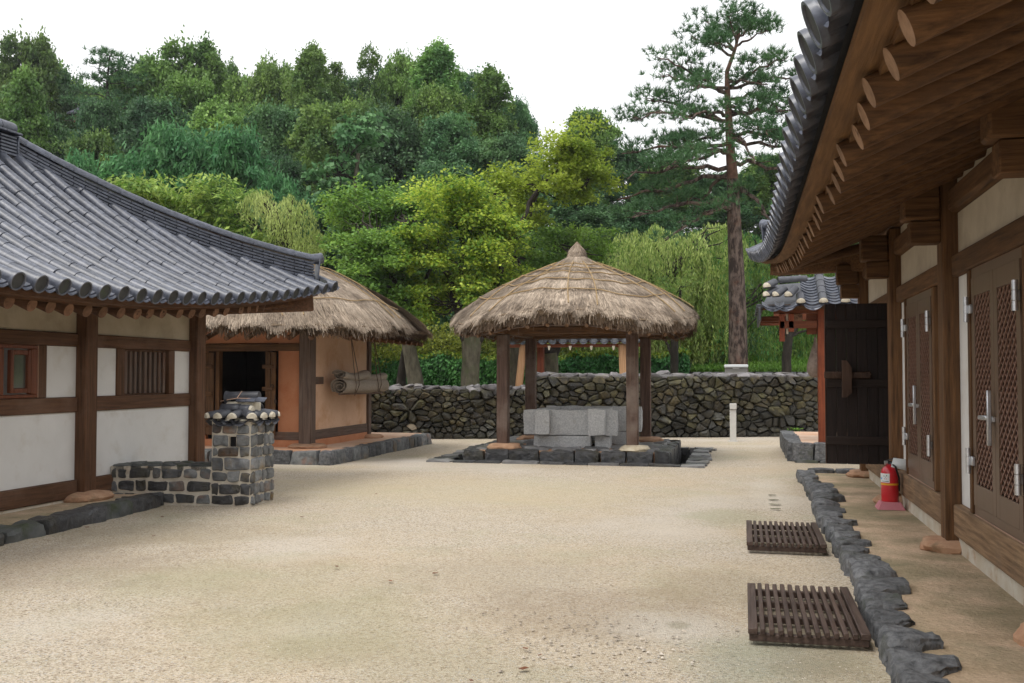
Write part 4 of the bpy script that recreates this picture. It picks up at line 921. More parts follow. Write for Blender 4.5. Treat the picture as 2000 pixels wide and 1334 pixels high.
for px in (1635, 1694):
    b = MB(); g_ = gy(px, 731, DY); b.tube([(g_.x, DY - .03, g_.z), (g_.x, DY - .085, g_.z)], [.045, .036], 6); b.build('peg', 'latch', pd, smooth=False)
# ================================================================ THATCH
class Thatch:
    def __init__(s, cx, cy, a, b, n, prof, he=lambda th: 0 * th, bump=0.03, seed=1):
        s.cx, s.cy, s.a, s.b, s.n, s.prof, s.he, s.bump, s.seed = cx, cy, a, b, n, prof, he, bump, seed
    def S(s, th, rho):
        th = np.asarray(th, float); rho = np.asarray(rho, float); c, q = np.cos(th), np.sin(th)
        r = 1 / ((np.abs(c) / s.a) ** s.n + (np.abs(q) / s.b) ** s.n) ** (1 / s.n)
        r = r * (1 + 0.012 * np.sin(7 * th + s.seed) + 0.008 * np.sin(17 * th))
        z = np.interp(rho, [p[0] for p in s.prof], [p[1] for p in s.prof]) + s.he(th) * rho ** 2
        z = z + s.bump * (np.sin(9 * th + 5 * rho + s.seed) * 0.5 + np.sin(23 * th - 11 * rho) * 0.3) * np.clip(rho * 2, 0, 1)
        return np.stack([s.cx + r * rho * c, s.cy + r * rho * q, z], -1)
    def body(s, root, name='thatch', th_=0.27):
        nt_, nr = 96, 20; V = []; F = []
        rh = [max(0.004, i / (nr - 1)) for i in range(nr)]
        for r_ in rh:
            for j in range(nt_): V.append(tuple(s.S(2 * math.pi * j / nt_, r_)))
        for r_, dz in ((0.985, -.07), (0.965, -th_ * .75), (0.90, -th_), (0.72, -th_ + .03), (0.4, -th_ + 0.0), (0.05, -th_)):
            for j in range(nt_):
                p = s.S(2 * math.pi * j / nt_, r_); V.append((p[0], p[1], p[2] + dz - (0.25 if r_ < .8 else 0) * 0))
        k = len(V) // nt_
        for i in range(k - 1):
            for j in range(nt_): F.append((i * nt_ + j, i * nt_ + (j + 1) % nt_, (i + 1) * nt_ + (j + 1) % nt_, (i + 1) * nt_ + j))
        return MB().add(V, F).build(name, 'thatch', root, fix=False)
    def straws(s, root, N, seed=1, name='straw', rmin=0.03, tiers=6, thmask=None):
        g = np.random.default_rng(seed)
        th = g.uniform(0, 2 * math.pi, N); rho = np.sqrt(g.uniform(rmin ** 2, 1.0, N))
        th += 0
        L = g.uniform(0.10, 0.22, N)
        tw = g.normal(0, 0.05, N)
        ph = (rho * tiers + 0.12 * np.sin(5 * th) + g.normal(0, .05, N)) % 1.0      # tiers of bundles
        lift = 0.012 + 0.035 * ph + g.uniform(0, .018, N)
        p0 = s.S(th, np.maximum(rho - L, 0.005)); p1 = s.S(th + tw * 0.5 / np.maximum(rho, .15), rho)
        pm = s.S(th + tw * 0.25 / np.maximum(rho, .15), np.maximum(rho - L * .5, 0.005))
        p0[:, 2] += 0.002; pm[:, 2] += lift * .8; p1[:, 2] += lift * g.uniform(.3, 1.2, N)
        w = g.uniform(0.0045, 0.011, N)
        tan = np.stack([-np.sin(th), np.cos(th), 0 * th], -1)
        q = np.empty((N, 2, 4, 3))
        W1 = (tan.T * w).T
        q[:, 0, 0] = p0 - W1; q[:, 0, 1] = p0 + W1; q[:, 0, 2] = pm + W1; q[:, 0, 3] = pm - W1
        q[:, 1, 0] = pm - W1; q[:, 1, 1] = pm + W1; q[:, 1, 2] = p1 + W1 * .5; q[:, 1, 3] = p1 - W1 * .5
        # fringe at the eave: top layer ends, plus the darker layer below
        nf = N // 3; th = g.uniform(0, 2 * math.pi, nf); r0 = g.uniform(.93, .99, nf); p0 = s.S(th, r0); wob = 0.035 * np.sin(31 * th) + 0.03 * np.sin(13 * th + 1) + 0.02 * np.sin(57 * th)
        p1 = s.S(th + g.normal(0, .012, nf), 1.0 + g.uniform(-.01, .02, nf)); p1[:, 2] -= g.uniform(-.02, .05, nf) + wob * 1.1
        fly = g.random(nf) < .05; p1[fly, 2] -= g.uniform(.02, .16, fly.sum())
        p0[:, 2] += .02; w = g.uniform(.004, .009, nf); tan = np.stack([-np.sin(th), np.cos(th), 0 * th], -1); W1 = (tan.T * w).T
        f = np.stack([p0 - W1, p0 + W1, p1 + W1 * .5, p1 - W1 * .5], 1)
        nd = N // 3; th = g.uniform(0, 2 * math.pi, nd); p0 = s.S(th, g.uniform(.95, .985, nd)); p0[:, 2] -= g.uniform(.02, .14, nd)
        p1 = s.S(th + g.normal(0, .014, nd), g.uniform(.93, .985, nd)); p1[:, 2] -= g.uniform(.14, .31, nd)
        w = g.uniform(.005, .011, nd); tan = np.stack([-np.sin(th), np.cos(th), 0 * th], -1); W1 = (tan.T * w).T
        d = np.stack([p0 - W1, p0 + W1, p1 + W1 * .5, p1 - W1 * .5], 1)
        allq = np.concatenate([q.reshape(-1, 4, 3), f, d]); mi = np.concatenate([np.zeros(2 * N + nf, int), np.ones(nd, int)])
        O = np.array([s.cx, s.cy, 0]); me = fast_mesh(name, (allq - O).reshape(-1, 3), 4, ['straw', 'strawdk'], mi)
        o = bpy.data.objects.new(name, me); link(o, root, (s.cx, s.cy, 0)); return tag(o, kind='stuff')
    def rope_ring(s, root, rho, r=0.011, dz=0.06, n=90, th0=0, th1=2 * math.pi):
        pts = []
        for i in range(n + 1):
            th = th0 + (th1 - th0) * i / n; p = s.S(th, rho + 0.012 * math.sin(5 * th) + .006 * math.sin(11 * th)); pts.append((p[0], p[1], p[2] + dz))
        MB().tube(pts, r, 6).build('thatch_rope', 'rope', root, fix=False)
    def rope_mer(s, root, th, r0, r1, skew=0.1, r=0.010, dz=0.06):
        pts = []
        for i in range(16):
            u = i / 15; rh = r0 + (r1 - r0) * u; p = s.S(th + skew * u, rh); pts.append((p[0], p[1], p[2] + dz + .01))
        MB().tube(pts, r, 6).build('thatch_rope', 'rope', root, fix=False)
    def eave_pole(s, root, rho, dz, r=0.018, m='gwx', n=60):
        pts = []
        for i in range(n + 1):
            th = 2 * math.pi * i / n; p = s.S(th, rho); pts.append((p[0], p[1], p[2] + dz))
        MB().tube(pts, r, 8).build('eave_pole', m, root, fix=False)
        rng = random.Random(3)
        for i in range(0, 46):
            th = 2 * math.pi * (i + rng.uniform(-.3, .3)) / 46; p = s.S(th, rho); q = s.S(th, .985); L = rng.uniform(.03, .13)
            b = MB(); b.tube([(q[0], q[1], q[2] - .22), (p[0], p[1], p[2] + dz + .02), (p[0], p[1], p[2] + dz - .03), (p[0] + rng.uniform(-.02, .02), p[1] + rng.uniform(-.02, .02), p[2] + dz - .03 - L)], .006, 4)
            b.build('rope_tie', 'ropedk', root, fix=False)

# ---------------------------------------------------------------- WELL PAVILION
PX, PYc = -3.21, 19.5
pav = thing('thatched_pavilion', 'open square pavilion on four wooden posts with peaked thatched roof over the granite well', 'pavilion', (PX, PYc, 0.3))
T1 = Thatch(PX, PYc, 2.33, 2.36, 3.0, [(0, 3.98), (.10, 3.86), (.16, 3.76), (.30, 3.62), (.48, 3.44), (.70, 3.16), (.85, 2.93), (.95, 2.74), (1.0, 2.62), (1.05, 2.50)], he=lambda th: 0.10 * np.cos(4 * th) + .03, seed=2)
T1.body(pav, th_=.32); T1.straws(pav, 52000, seed=5, tiers=5)
for r_ in (.24, .34, .47, .61, .79): T1.rope_ring(pav, r_)
for i in range(15): T1.rope_mer(pav, 2 * math.pi * i / 15 + .1, .18, .97, skew=0.10 * (1 if i % 2 else -1))
T1.eave_pole(pav, .90, -0.44, r=.017)
# knot of straw at the top
g = np.random.default_rng(8); n = 3600; th = g.uniform(0, 2 * math.pi, n); z0 = g.uniform(3.70, 4.18, n)
prof_z = [3.66, 3.80, 3.92, 4.02, 4.12, 4.20, 4.26]; prof_r = [.34, .21, .19, .175, .12, .05, .0]
def kn(z, dr=0): r = np.interp(z, prof_z, prof_r) + dr; return np.stack([PX + r * np.cos(th), PYc + r * np.sin(th), z], -1)
p0 = kn(z0 + .06, -.01); p1 = kn(z0 - g.uniform(.06, .16, n), g.uniform(0, .03, n)); w = g.uniform(.003, .007, n); tan = np.stack([-np.sin(th), np.cos(th), 0 * th], -1); W1 = (tan.T * w).T
me = fast_mesh('straw_knot', (np.stack([p0 - W1, p0 + W1, p1 + W1 * .5, p1 - W1 * .5], 1) - np.array([PX, PYc, 0])).reshape(-1, 3), 4, 'straw')
o = bpy.data.objects.new('straw_knot', me); link(o, pav, (PX, PYc, 0)); o['kind'] = 'stuff'
MB().lathe([(r_, z_) for r_, z_ in zip(prof_r, prof_z)][:-1] + [(.004, 4.25)], (PX, PYc, 0), 20).build('finial', 'thatch', pav, fix=False)
px0, px1, py0, py1 = -4.43, -1.99, 18.3, 20.82; hw = 0.105
for i, (x, y) in enumerate(((px0, py0), (px1, py0), (px0, py1), (px1, py1))):
    part('post', 'pw', pav, (x - hw, x + hw, y - hw, y + hw, 0.27, 2.36), ch=.012)
    rockobj('base_stone', (x + .03, y - .02, 0.245), (0.62 if i != 1 else .54, 0.60, 0.15), 400 + i, 'basepale' if i == 1 else 'base', pav, res=7, rd=.7, rough=.12)
for y in (py0, py1): part('beam', 'rwx', pav, (px0 - .35, px1 + .35, y - .08, y + .08, 2.362, 2.50), ch=.015)
for x in (px0, px1): part('beam', 'rwy', pav, (x - .075, x + .075, py0 - .35, py1 + .35, 2.375, 2.49), ch=.015)
part('tie_beam', 'rwx', pav, (px0 + hw, px1 - hw, 19.5, 19.62, 2.38, 2.49))
rng = random.Random(6)
for i in range(40):
    th = 2 * math.pi * (i + .5) / 40; a = T1.S(th, .93); c = T1.S(th, .12)
    b = MB(); b.tube([(a[0], a[1], a[2] - .40), ((a[0] + c[0]) / 2, (a[1] + c[1]) / 2, (a[2] + c[2]) / 2 - .38), (c[0], c[1], c[2] - .42)], .038, 8, capmi=1); b.build('rafter', ['rwx', 'endgrain'], pav, fix=False)

# ---------------------------------------------------------------- WELL PLATFORM (dark stones round earth and flagstones)
plat = thing('stone_platform', 'low square platform of dark wet stones carrying the well and its pavilion', 'platform', (PX, 19.55, 0))
QX0, QX1, QY0, QY1 = -5.12, -1.30, 17.92, 21.35; PZ = 0.20
MB().box(QX0 + .12, QX1 - .12, QY0 + .12, QY1 - .12, -0.28, PZ, ch=.01).build('earth_fill', 'base', plat, smooth=False)
rng = random.Random(31); k = 0
def run(a0, a1, lo, hi):
    out = []; a = a0
    while a < a1 - .12:
        b_ = min(a1, a + rng.uniform(lo, hi)); 
        if a1 - b_ < .15: b_ = a1
        out.append((a, b_)); a = b_
    return out
for y, nm in ((QY0, 0), (QY1, 1)):
    for a, c in run(QX0, QX1, .42, .78): ym_ = y + (.14 if nm == 0 else -.14); blockobj('stone', a + .003, c - .003, ym_ - .16, ym_ + .16, -.28, PZ + .02 + rng.uniform(-.015, .015), 420 + k, 'stonedk', plat, cell=.075, amp=.016, edge=.012); k += 1
for x, nm in ((QX0, 0), (QX1, 1)):
    for a, c in run(QY0 + .3, QY1 - .3, .34, .6): xm_ = x + (.14 if nm == 0 else -.14); blockobj('stone', xm_ - .16, xm_ + .16, a + .003, c - .003, -.28, PZ + .02 + rng.uniform(-.015, .015), 440 + k, 'stonedk', plat, cell=.075, amp=.016, edge=.012); k += 1
# flagstones on top
seeds = []
for i in range(8):
    for j in range(7): seeds.append((.22 + i * .46 + rng.uniform(-.13, .13) + (.2 if j % 2 else 0), .2 + j * .46 + rng.uniform(-.12, .12)))
for pl in voronoi([s_ for s_ in seeds if s_[0] < 3.35 and s_[1] < 3.0], 3.46, 3.1, 1.0, shrink=.028):
    if not pl: continue
    cx = QX0 + .18 + sum(p[0] for p in pl) / len(pl); cy = QY0 + .16 + sum(p[1] for p in pl) / len(pl)
    if -4.0 < cx < -2.4 and 18.95 < cy < 20.05: continue
    b = MB(); pillow(b, pl, (QX0 + .18, QY0 + .16, PZ), (1, 0, 0), (0, 1, 0), (0, 0, 1), rng.uniform(.022, .04), inset=.12, rng=rng); b.build('flagstone', 'flag', plat, fix=False)
# outer kerb of the open channel, level with the gravel
k = 0
for y, o_ in ((WY0, -1), (WY1, 1)):
    for a, c in run(WX0 - .30, WX1 + .34, .38, .72): blockobj('kerb_stone', a + .003, c - .003, y + o_ * .10 - .14, y + o_ * .10 + .14, -.12, .035 + rng.uniform(-.008, .012), 460 + k, 'stonedk' if k % 3 else 'flag', plat, cell=.07, amp=.014, edge=.01, rotz=rng.uniform(-.03, .03)); k += 1
for x, o_ in ((WX0, -1), (WX1, 1)):
    for a, c in run(WY0 + .06, WY1, .30, .55): blockobj('kerb_stone', x + o_ * .16 - .19, x + o_ * .16 + .19 + rng.uniform(-.05, .08), a + .003, c - .003, -.12, .035 + rng.uniform(-.01, .015), 480 + k, 'flag' if k % 2 else 'stonedk', plat, cell=.07, amp=.018, edge=.012, rotz=rng.uniform(-.08, .08)); k += 1

# ---------------------------------------------------------------- GRANITE WELL (slabs locked in a # pattern)
well = thing('stone_well', 'light grey granite well curb of interlocked slabs under the thatched pavilion', 'well', (-3.2, 19.4, 0.26))
def slab(x0, x1, y0, y1, z0, z1, seed, round_top=False):
    rng = random.Random(seed); b = MB(); nx, ny, nz = max(2, int((x1 - x0) / .09)), max(2, int((y1 - y0) / .09)), max(2, int((z1 - z0) / .09))
    V = []; F = []; ix = {}
    def v(i, j, k):
        if (i, j, k) in ix: return ix[i, j, k]
        x = x0 + (x1 - x0) * i / nx; y = y0 + (y1 - y0) * j / ny; z = z0 + (z1 - z0) * k / nz
        e = sum((i in (0, nx), j in (0, ny), k in (0, nz)))
        q = Vector((x, y, z)); c = Vector(((x0 + x1) / 2, (y0 + y1) / 2, (z0 + z1) / 2))
        if e >= 2: q += (c - q).normalized() * (0.014 if e == 2 else .024)
        nn = Vector((noise.noise(q * 4 + Vector((seed, 0, 0))), noise.noise(q * 4 + Vector((0, seed, 0))), noise.noise(q * 4 + Vector((0, 0, seed)))))
        q += nn * 0.022 * (1.3 if i in (0, nx) else .8)
        ix[i, j, k] = len(V); V.append(q); return ix[i, j, k]
    for i in range(nx):
        for j in range(ny):
            F.append((v(i, j, 0), v(i, j + 1, 0), v(i + 1, j + 1, 0), v(i + 1, j, 0))); F.append((v(i, j, nz), v(i + 1, j, nz), v(i + 1, j + 1, nz), v(i, j + 1, nz)))
    for i in range(nx):
        for k in range(nz):
            F.append((v(i, 0, k), v(i + 1, 0, k), v(i + 1, 0, k + 1), v(i, 0, k + 1))); F.append((v(i, ny, k), v(i, ny, k + 1), v(i + 1, ny, k + 1), v(i + 1, ny, k)))
    for j in range(ny):
        for k in range(nz):
            F.append((v(0, j, k), v(0, j, k + 1), v(0, j + 1, k + 1), v(0, j + 1, k))); F.append((v(nx, j, k), v(nx, j + 1, k), v(nx, j + 1, k + 1), v(nx, j, k + 1)))
    return b.add(V, F).build('slab', 'granite', well, fix=False, ang=60)
WYF = 18.88
sx = lambda px, y=WYF: gy(px, 800, y).x
slab(sx(1021), sx(1207), WYF, WYF + .17, 0.44, 0.93, 1)
slab(sx(1040, WYF + .02), sx(1156), WYF + .01, WYF + .18, 0.18, 0.437, 2)
slab(sx(1160), sx(1192), WYF + .03, WYF + .2, 0.18, 0.437, 12)
slab(sx(1043, 18.64), sx(1072, 18.64), WYF - .24, 20.25, 0.455, 0.95, 3)
slab(sx(1149, 18.64), sx(1180, 18.64), WYF - .24, 20.25, 0.45, 0.955, 4)
slab(-3.95, -1.98, 19.92, 20.09, 0.47, 0.97, 5); slab(-3.8, -2.2, 19.93, 20.08, 0.18, .467, 6)
slab(-3.86, -3.70, WYF + .19, 19.9, 0.18, 0.45, 7); slab(-2.72, -2.56, WYF + .19, 19.9, 0.18, 0.45, 8)
part('water', 'puddle', well, (-3.68, -2.74, WYF + .2, 19.9, 0.28, 0.34))

# ---------------------------------------------------------------- THATCHED CLAY HOUSE
hut = thing('thatched_house', 'orange clay house with thatched roof between the tiled house and the dry stone wall', 'house', (-9.5, 18.8, 0.24))
HX = -7.93; HY = 17.36
def hb(name, m, *bx, **k): return part(name, m, hut, *bx, **k)
dx0, dx1 = gy(430, 700, HY).x, gy(519, 700, HY).x; dx2 = gy(541, 700, HY).x
hz = gy(480, 690, HY).z
hb('post', 'gwz', (HX - .21, HX + .03, HY - .05, HY + .20, 0.26, 2.5), ch=.014); hb('post', 'gwz', (HX - .12, HX + .035, 20.28, 20.44, 0.26, 2.5), ch=.014)
rockobj('base_stone', (HX - .05, HY + .0, .26), (.70, .55, .11), 500, 'base', hut, res=6, rd=.7, rough=.08); rockobj('base_stone', (HX + .02, 20.38, .26), (.55, .5, .12), 501, 'base', hut, res=6, rd=.7, rough=.08)
hb('wall', 'clay2', (HX - .12, HX - .02, HY + .201, 20.279, 0.30, 2.55), ch=.002)
hb('base_beam', 'gwy', (HX - .10, HX + .005, HY + .202, 20.278, 0.37, 0.55), ch=.01); hb('mid_beam', 'gwy', (HX - .10, HX + .0, HY + .202, HY + .62, 1.42, 1.56), ch=.008)
hb('plinth', 'clay', (HX - .08, HX + .002, HY + .202, 20.278, 0.20, 0.368), ch=.004)
hb('wall', 'clay', (dx2 + .02, HX - .211, HY + .02, HY + .1, 0.30, 2.20), ch=.002); hb('wall', 'clay', (-11.5, HX - .211, HY + .03, HY + .1, 2.202, 2.6), ch=.002)
hb('wall', 'clay', (-11.5, dx0 - .30, HY + .02, HY + .1, .3, 2.2), ch=.002)
hb('base_beam', 'gwx', (dx2 - .2, HX - .212, HY - .005, HY + .1, 0.37, 0.52), ch=.008); hb('plinth', 'clay', (-11.5, HX - .212, HY + .008, HY + .1, 0.20, 0.368), ch=.003)
hb('lintel', 'rwx', (dx0 - .5, HX - .212, HY - .015, HY + .1, 2.05, 2.19), ch=.01)
hb('threshold', 'rwx', (dx0 - .05, dx1 + .05, HY - .01, HY + .1, .37, .5))
hb('door_jamb', 'rwz', (dx0 - .09, dx0, HY - .02, HY + .1, .51, 2.048)); hb('door_jamb', 'rwz', (dx1, dx1 + .05, HY - .02, HY + .1, .51, 2.048))
lf = bpy.data.objects.new('door', None); link(lf, hut, (dx1 + .05, HY - .05, .5)); lf['label'] = 'narrow plank door leaf folded open right of the doorway'
part('plank', 'rwz', lf, (dx1 + .052, (dx1 + dx2) / 2 + .015, HY - .06, HY - .025, .45, 2.03)); part('plank', 'rwz', lf, ((dx1 + dx2) / 2 + .018, dx2, HY - .06, HY - .025, .45, 2.03))
for zz in (.75, 1.30, 1.72): part('batten', 'rwx', lf, (dx1 - .03, dx2 - .04, HY - .09, HY - .061, zz, zz + .07))
b = MB(); b.tube([(dx2 - .06 + .03 * math.cos(a), HY - .075, 1.38 + .035 * math.sin(a)) for a in [i * math.pi / 5 for i in range(11)]], .007, 6); b.build('ring_handle', 'iron', lf)
b = MB(); b.tube([(dx2 + .0, HY - .065, 1.22), (dx2 + .01, HY - .075, 1.15)], .008, 6); b.tube([(dx2 + .01 + .02 * math.cos(a), HY - .075, 1.10 + .04 * math.sin(a)) for a in [i * math.pi / 5 for i in range(11)]], .006, 6); b.build('latch', 'iron', lf)
lf = bpy.data.objects.new('door', None); link(lf, hut, (dx0 - .1, HY - .05, .5)); lf['label'] = 'plank door leaf folded open left of the doorway'
for i in range(3): part('plank', 'rwz', lf, (dx0 - .62 + i * .175, dx0 - .62 + i * .175 + .17, HY - .06, HY - .025, .45, 2.03))
for zz in (.62, 1.2, 1.72): part('batten', 'rwx', lf, (dx0 - .6, dx0 - .12, HY - .09, HY - .061, zz, zz + .08))
hb('interior_shade', 'dark', (-11.4, -8.2, 18.6, 18.65, .24, 2.6)); hb('interior_wall', 'dark', (dx1 + .06, dx1 + .1, HY + .11, 18.59, .24, 2.6)); hb('interior_wall', 'dark', (dx0 - .14, dx0 - .1, HY + .11, 18.59, .24, 2.6))  # back and side panels painted near-black for the shade inside the doorway
hb('wall', 'clay', (-11.5, HX - .13, 20.30, 20.42, .25, 2.55)); hb('ceiling', 'rwx', (-11.5, HX - .1, HY + .1, 20.4, 2.6, 2.65))
T2 = Thatch(-9.95, 18.87, 3.36, 2.80, 4.6, [(0, 4.0), (.12, 3.98), (.30, 3.88), (.50, 3.68), (.70, 3.32), (.86, 2.95), (.95, 2.68), (1.0, 2.50), (1.05, 2.38)], he=lambda th: 0.04 * np.cos(4 * th), seed=4)
T2.body(hut); T2.straws(hut, 42000, seed=6, tiers=6)
for i in range(9): T2.rope_mer(hut, -1.5 + i * .42, .25, .97, skew=.16 * (1 if i % 2 else -1), r=.010, dz=.065)
T2.rope_ring(hut, .86, dz=.06, th0=-1.2, th1=.3)
T2.eave_pole(hut, .90, -0.35, r=.018)
rng = random.Random(16)
for i in range(26):
    x = -12.2 + i * .42
    if x < -7.4: b = MB(); b.tube([(x, 16.55 + .06, 2.27), (x, 18, 2.75)], .05, 8, capmi=1); b.build('rafter', ['rwy', 'endgrainl'], hut, fix=False)
for i in range(12):
    y = 17.0 + i * .38; b = MB(); b.tube([(-6.98, y, 2.27), (-8.4, y, 2.72)], .05, 8, capmi=1); b.build('rafter', ['rwx', 'endgrainl'], hut, fix=False)

# rolled straw mats on a pole slung from the eave
matr = thing('straw_mat_roll', 'two rolled woven straw mats slung on ropes against the pale clay wall', 'mats', (-7.62, 19.1, 1.45))
def roll(y0, y1, cx, cz, r, turns, seed, sag=0.0, name='roll', phase=0.0, flat=.8):
    rng = random.Random(seed); n = int(turns * 18); nl = 9; th = .012; V = []; F = []
    for k in range(nl):
        u = k / (nl - 1); y = y0 + (y1 - y0) * u; sg = sag * math.sin(math.pi * u) ; pin = 1 - 0.26 * (math.exp(-((u - .33) / .07) ** 2) + math.exp(-((u - .80) / .07) ** 2)) * (0.6 if u > .05 else 0)
        for i in range(n + 1):
            a = phase + 2 * math.pi * turns * i / n; rr = (0.03 + (r - .03) * i / n) * pin * (1 + .03 * math.sin(3 * a + seed + u * 3))
            V.append((cx + math.cos(a) * rr, y + .03 * math.sin(a * 2) * (1 - u), cz + math.sin(a) * rr * flat - sg))
    for k in range(nl - 1):
        for i in range(n): a = k * (n + 1) + i; F.append((a, a + 1, a + n + 2, a + n + 1))
    o = MB().add(V, F).build(name, 'matcloth', matr, fix=False, ang=80); md = o.modifiers.new('thick', 'SOLIDIFY'); md.thickness = th
    return o
roll(17.98, 20.35, -7.61, 1.37, .18, 2.6, 1, flat=.92, sag=.02)
roll(18.02, 19.35, -7.63, 1.60, .15, 2.3, 2, name='upper_roll', phase=1.0, flat=.62, sag=.06)
roll(19.2, 20.45, -7.64, 1.56, .12, 2.2, 3, name='upper_roll', phase=2.0, flat=.7, sag=.04)
MB().tube([(-7.60, 17.95, 1.23), (-7.60, 20.3, 1.21)], .018, 8).build('pole', 'gwy', matr)
for y, yt in ((18.42, 18.30), (18.62, 18.32), (19.62, 19.55), (19.85, 19.57)):
    b = MB(); yb = 18.5 if y < 19 else 19.78
    b.tube([(-7.5, yt, 2.3), (-7.47, y, 1.6), (-7.44, yb + (y - yb) * .8, 1.40), (-7.5, yb, 1.19)], .009, 6); b.build('rope', 'ropedk', matr, fix=False)

# ---------------------------------------------------------------- DRY STONE WALL
def stone_wall(root, P0, P1, H, seed, su=.27, sv=.175, thick=.55, spare=(), Hj=.05):
    rng = random.Random(seed); P0 = Vector((*P0, 0)); P1 = Vector((*P1, 0)); L = (P1 - P0).length; U = (P1 - P0).normalized(); N = Vector((U.y, -U.x, 0))
    if N.y > 0: N = -N
    m = MB(); m.bar(P0 - N * thick / 2 + Vector((0, 0, (H - .1) / 2)), P1 - N * thick / 2 + Vector((0, 0, (H - .1) / 2)), thick - .04, H - .14, ch=.03); m.build('wall_core', 'core', root)
    seeds = []; tries = 0; target = int(L * H / (su * sv) * 1.12)
    while len(seeds) < target and tries < 60000:
        tries += 1; u, v = rng.uniform(.03, L - .03), rng.uniform(.03, H - .02); k_ = (0.48 + 0.95 * abs(noise.noise(Vector((u * 2.3, v * 2.9, seed * 3.1))) * 1.6)) * (1 - .55 * tries / 60000)
        if all(((u - a_) / (su * k_)) ** 2 + ((v - b_) / (sv * k_)) ** 2 > 1 for a_, b_ in seeds): seeds.append((u, v))
    cells = voronoi(seeds, L, H, asp=1.4, shrink=.0025)
    for i, pl in enumerate(cells):
        if not pl: continue
        cu = sum(p[0] for p in pl) / len(pl); cv = sum(p[1] for p in pl) / len(pl)
        a = abs(sum(pl[k][0] * pl[(k + 1) % len(pl)][1] - pl[(k + 1) % len(pl)][0] * pl[k][1] for k in range(len(pl)))) / 2
        if a < .003: continue
        b = MB(); pillow(b, pl, P0, U, (0, 0, 1), N, rng.uniform(.035, .13) * min(1.2, math.sqrt(a) / .2), back=.06, inset=rng.uniform(.16, .40), rng=rng)
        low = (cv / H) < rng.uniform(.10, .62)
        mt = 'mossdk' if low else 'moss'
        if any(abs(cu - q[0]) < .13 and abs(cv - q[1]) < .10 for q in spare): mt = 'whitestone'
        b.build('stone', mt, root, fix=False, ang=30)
    u = 0; k = 0
    while u < L:
        w_ = rng.uniform(.16, .42)
        for d in (0.10, 0.38):
            s_ = rng.uniform(.8, 1.1); hgt = rng.uniform(.07, .16)
            p = P0 + U * (u + w_ / 2) - N * (d + rng.uniform(-.04, .04)) + Vector((0, 0, H - .03 + rng.uniform(0, Hj) + (.03 if d > .2 else 0)))
            V, F = rock((0, 0, 0), (w_ * 1.1, .30 * s_, hgt), seed * 100 + k, res=4, power=.75, rough=.12, chops=8)
            ml = Matrix.Rotation(math.atan2(U.y, U.x) + rng.uniform(-.4, .4), 3, 'Z') @ Matrix.Rotation(rng.uniform(-.35, .35), 3, 'Y') @ Matrix.Rotation(rng.uniform(-.3, .3), 3, 'X')
            MB().add([p + ml @ v_ for v_ in V], F).build('cap_stone', 'cap', root, fix=False, ang=30, origin=p); k += 1
        u += w_
A0, A1, B1 = (-11.2, 22.55), (-5.33, 24.62), (3.6, 27.72)
w1 = thing('dry_stone_wall', 'lower stretch of mossy dry stone wall between the thatched clay house and the pavilion', 'wall', ((A0[0] + A1[0]) / 2, (A0[1] + A1[1]) / 2, 0))
stone_wall(w1, A0, A1, 1.24, 7, su=.235, sv=.15, spare=((3.25, .38),))
w2 = thing('dry_stone_wall', 'taller stretch of mossy dry stone wall running right behind the well to the gate', 'wall', ((A1[0] + B1[0]) / 2, (A1[1] + B1[1]) / 2, 0))
stone_wall(w2, A1, B1, 1.56, 8, su=.27, sv=.165)

# ---------------------------------------------------------------- CHIMNEY
ch = thing('stone_chimney', 'short square stone chimney in pale mortar capped with roof tiles', 'chimney', (-6.12, 11.4, 0))
CX0, CX1, CY0, CY1, CZ = -6.38, -5.86, 11.12, 11.72, 1.01
hole = (gy(447, 860, CY0).x, gy(461, 860, CY0).x, gy(450, 873, CY0).z, gy(450, 853, CY0).z)
MB().box(CX0, CX1, CY0 + .20, CY1, -.05, CZ + .02, ch=.02).box(CX0, CX1, CY0, CY0 + .199, -.05, hole[2], ch=.004).box(CX0, CX1, CY0, CY0 + .199, hole[3], CZ + .02, ch=.004).box(CX0, hole[0], CY0, CY0 + .199, hole[2] + .001, hole[3] - .001, ch=.004).box(hole[1], CX1, CY0, CY0 + .199, hole[2] + .001, hole[3] - .001, ch=.004).build('mortar_body', 'mortar', ch)
part('smoke_hole_shade', 'dark', ch, (hole[0] - .0, hole[1] + .0, CY0 + .035, CY0 + .19, hole[2] + .002, hole[3] - .002))  # near-black plug close to the face, shade of the hole as colour
rng = random.Random(77)
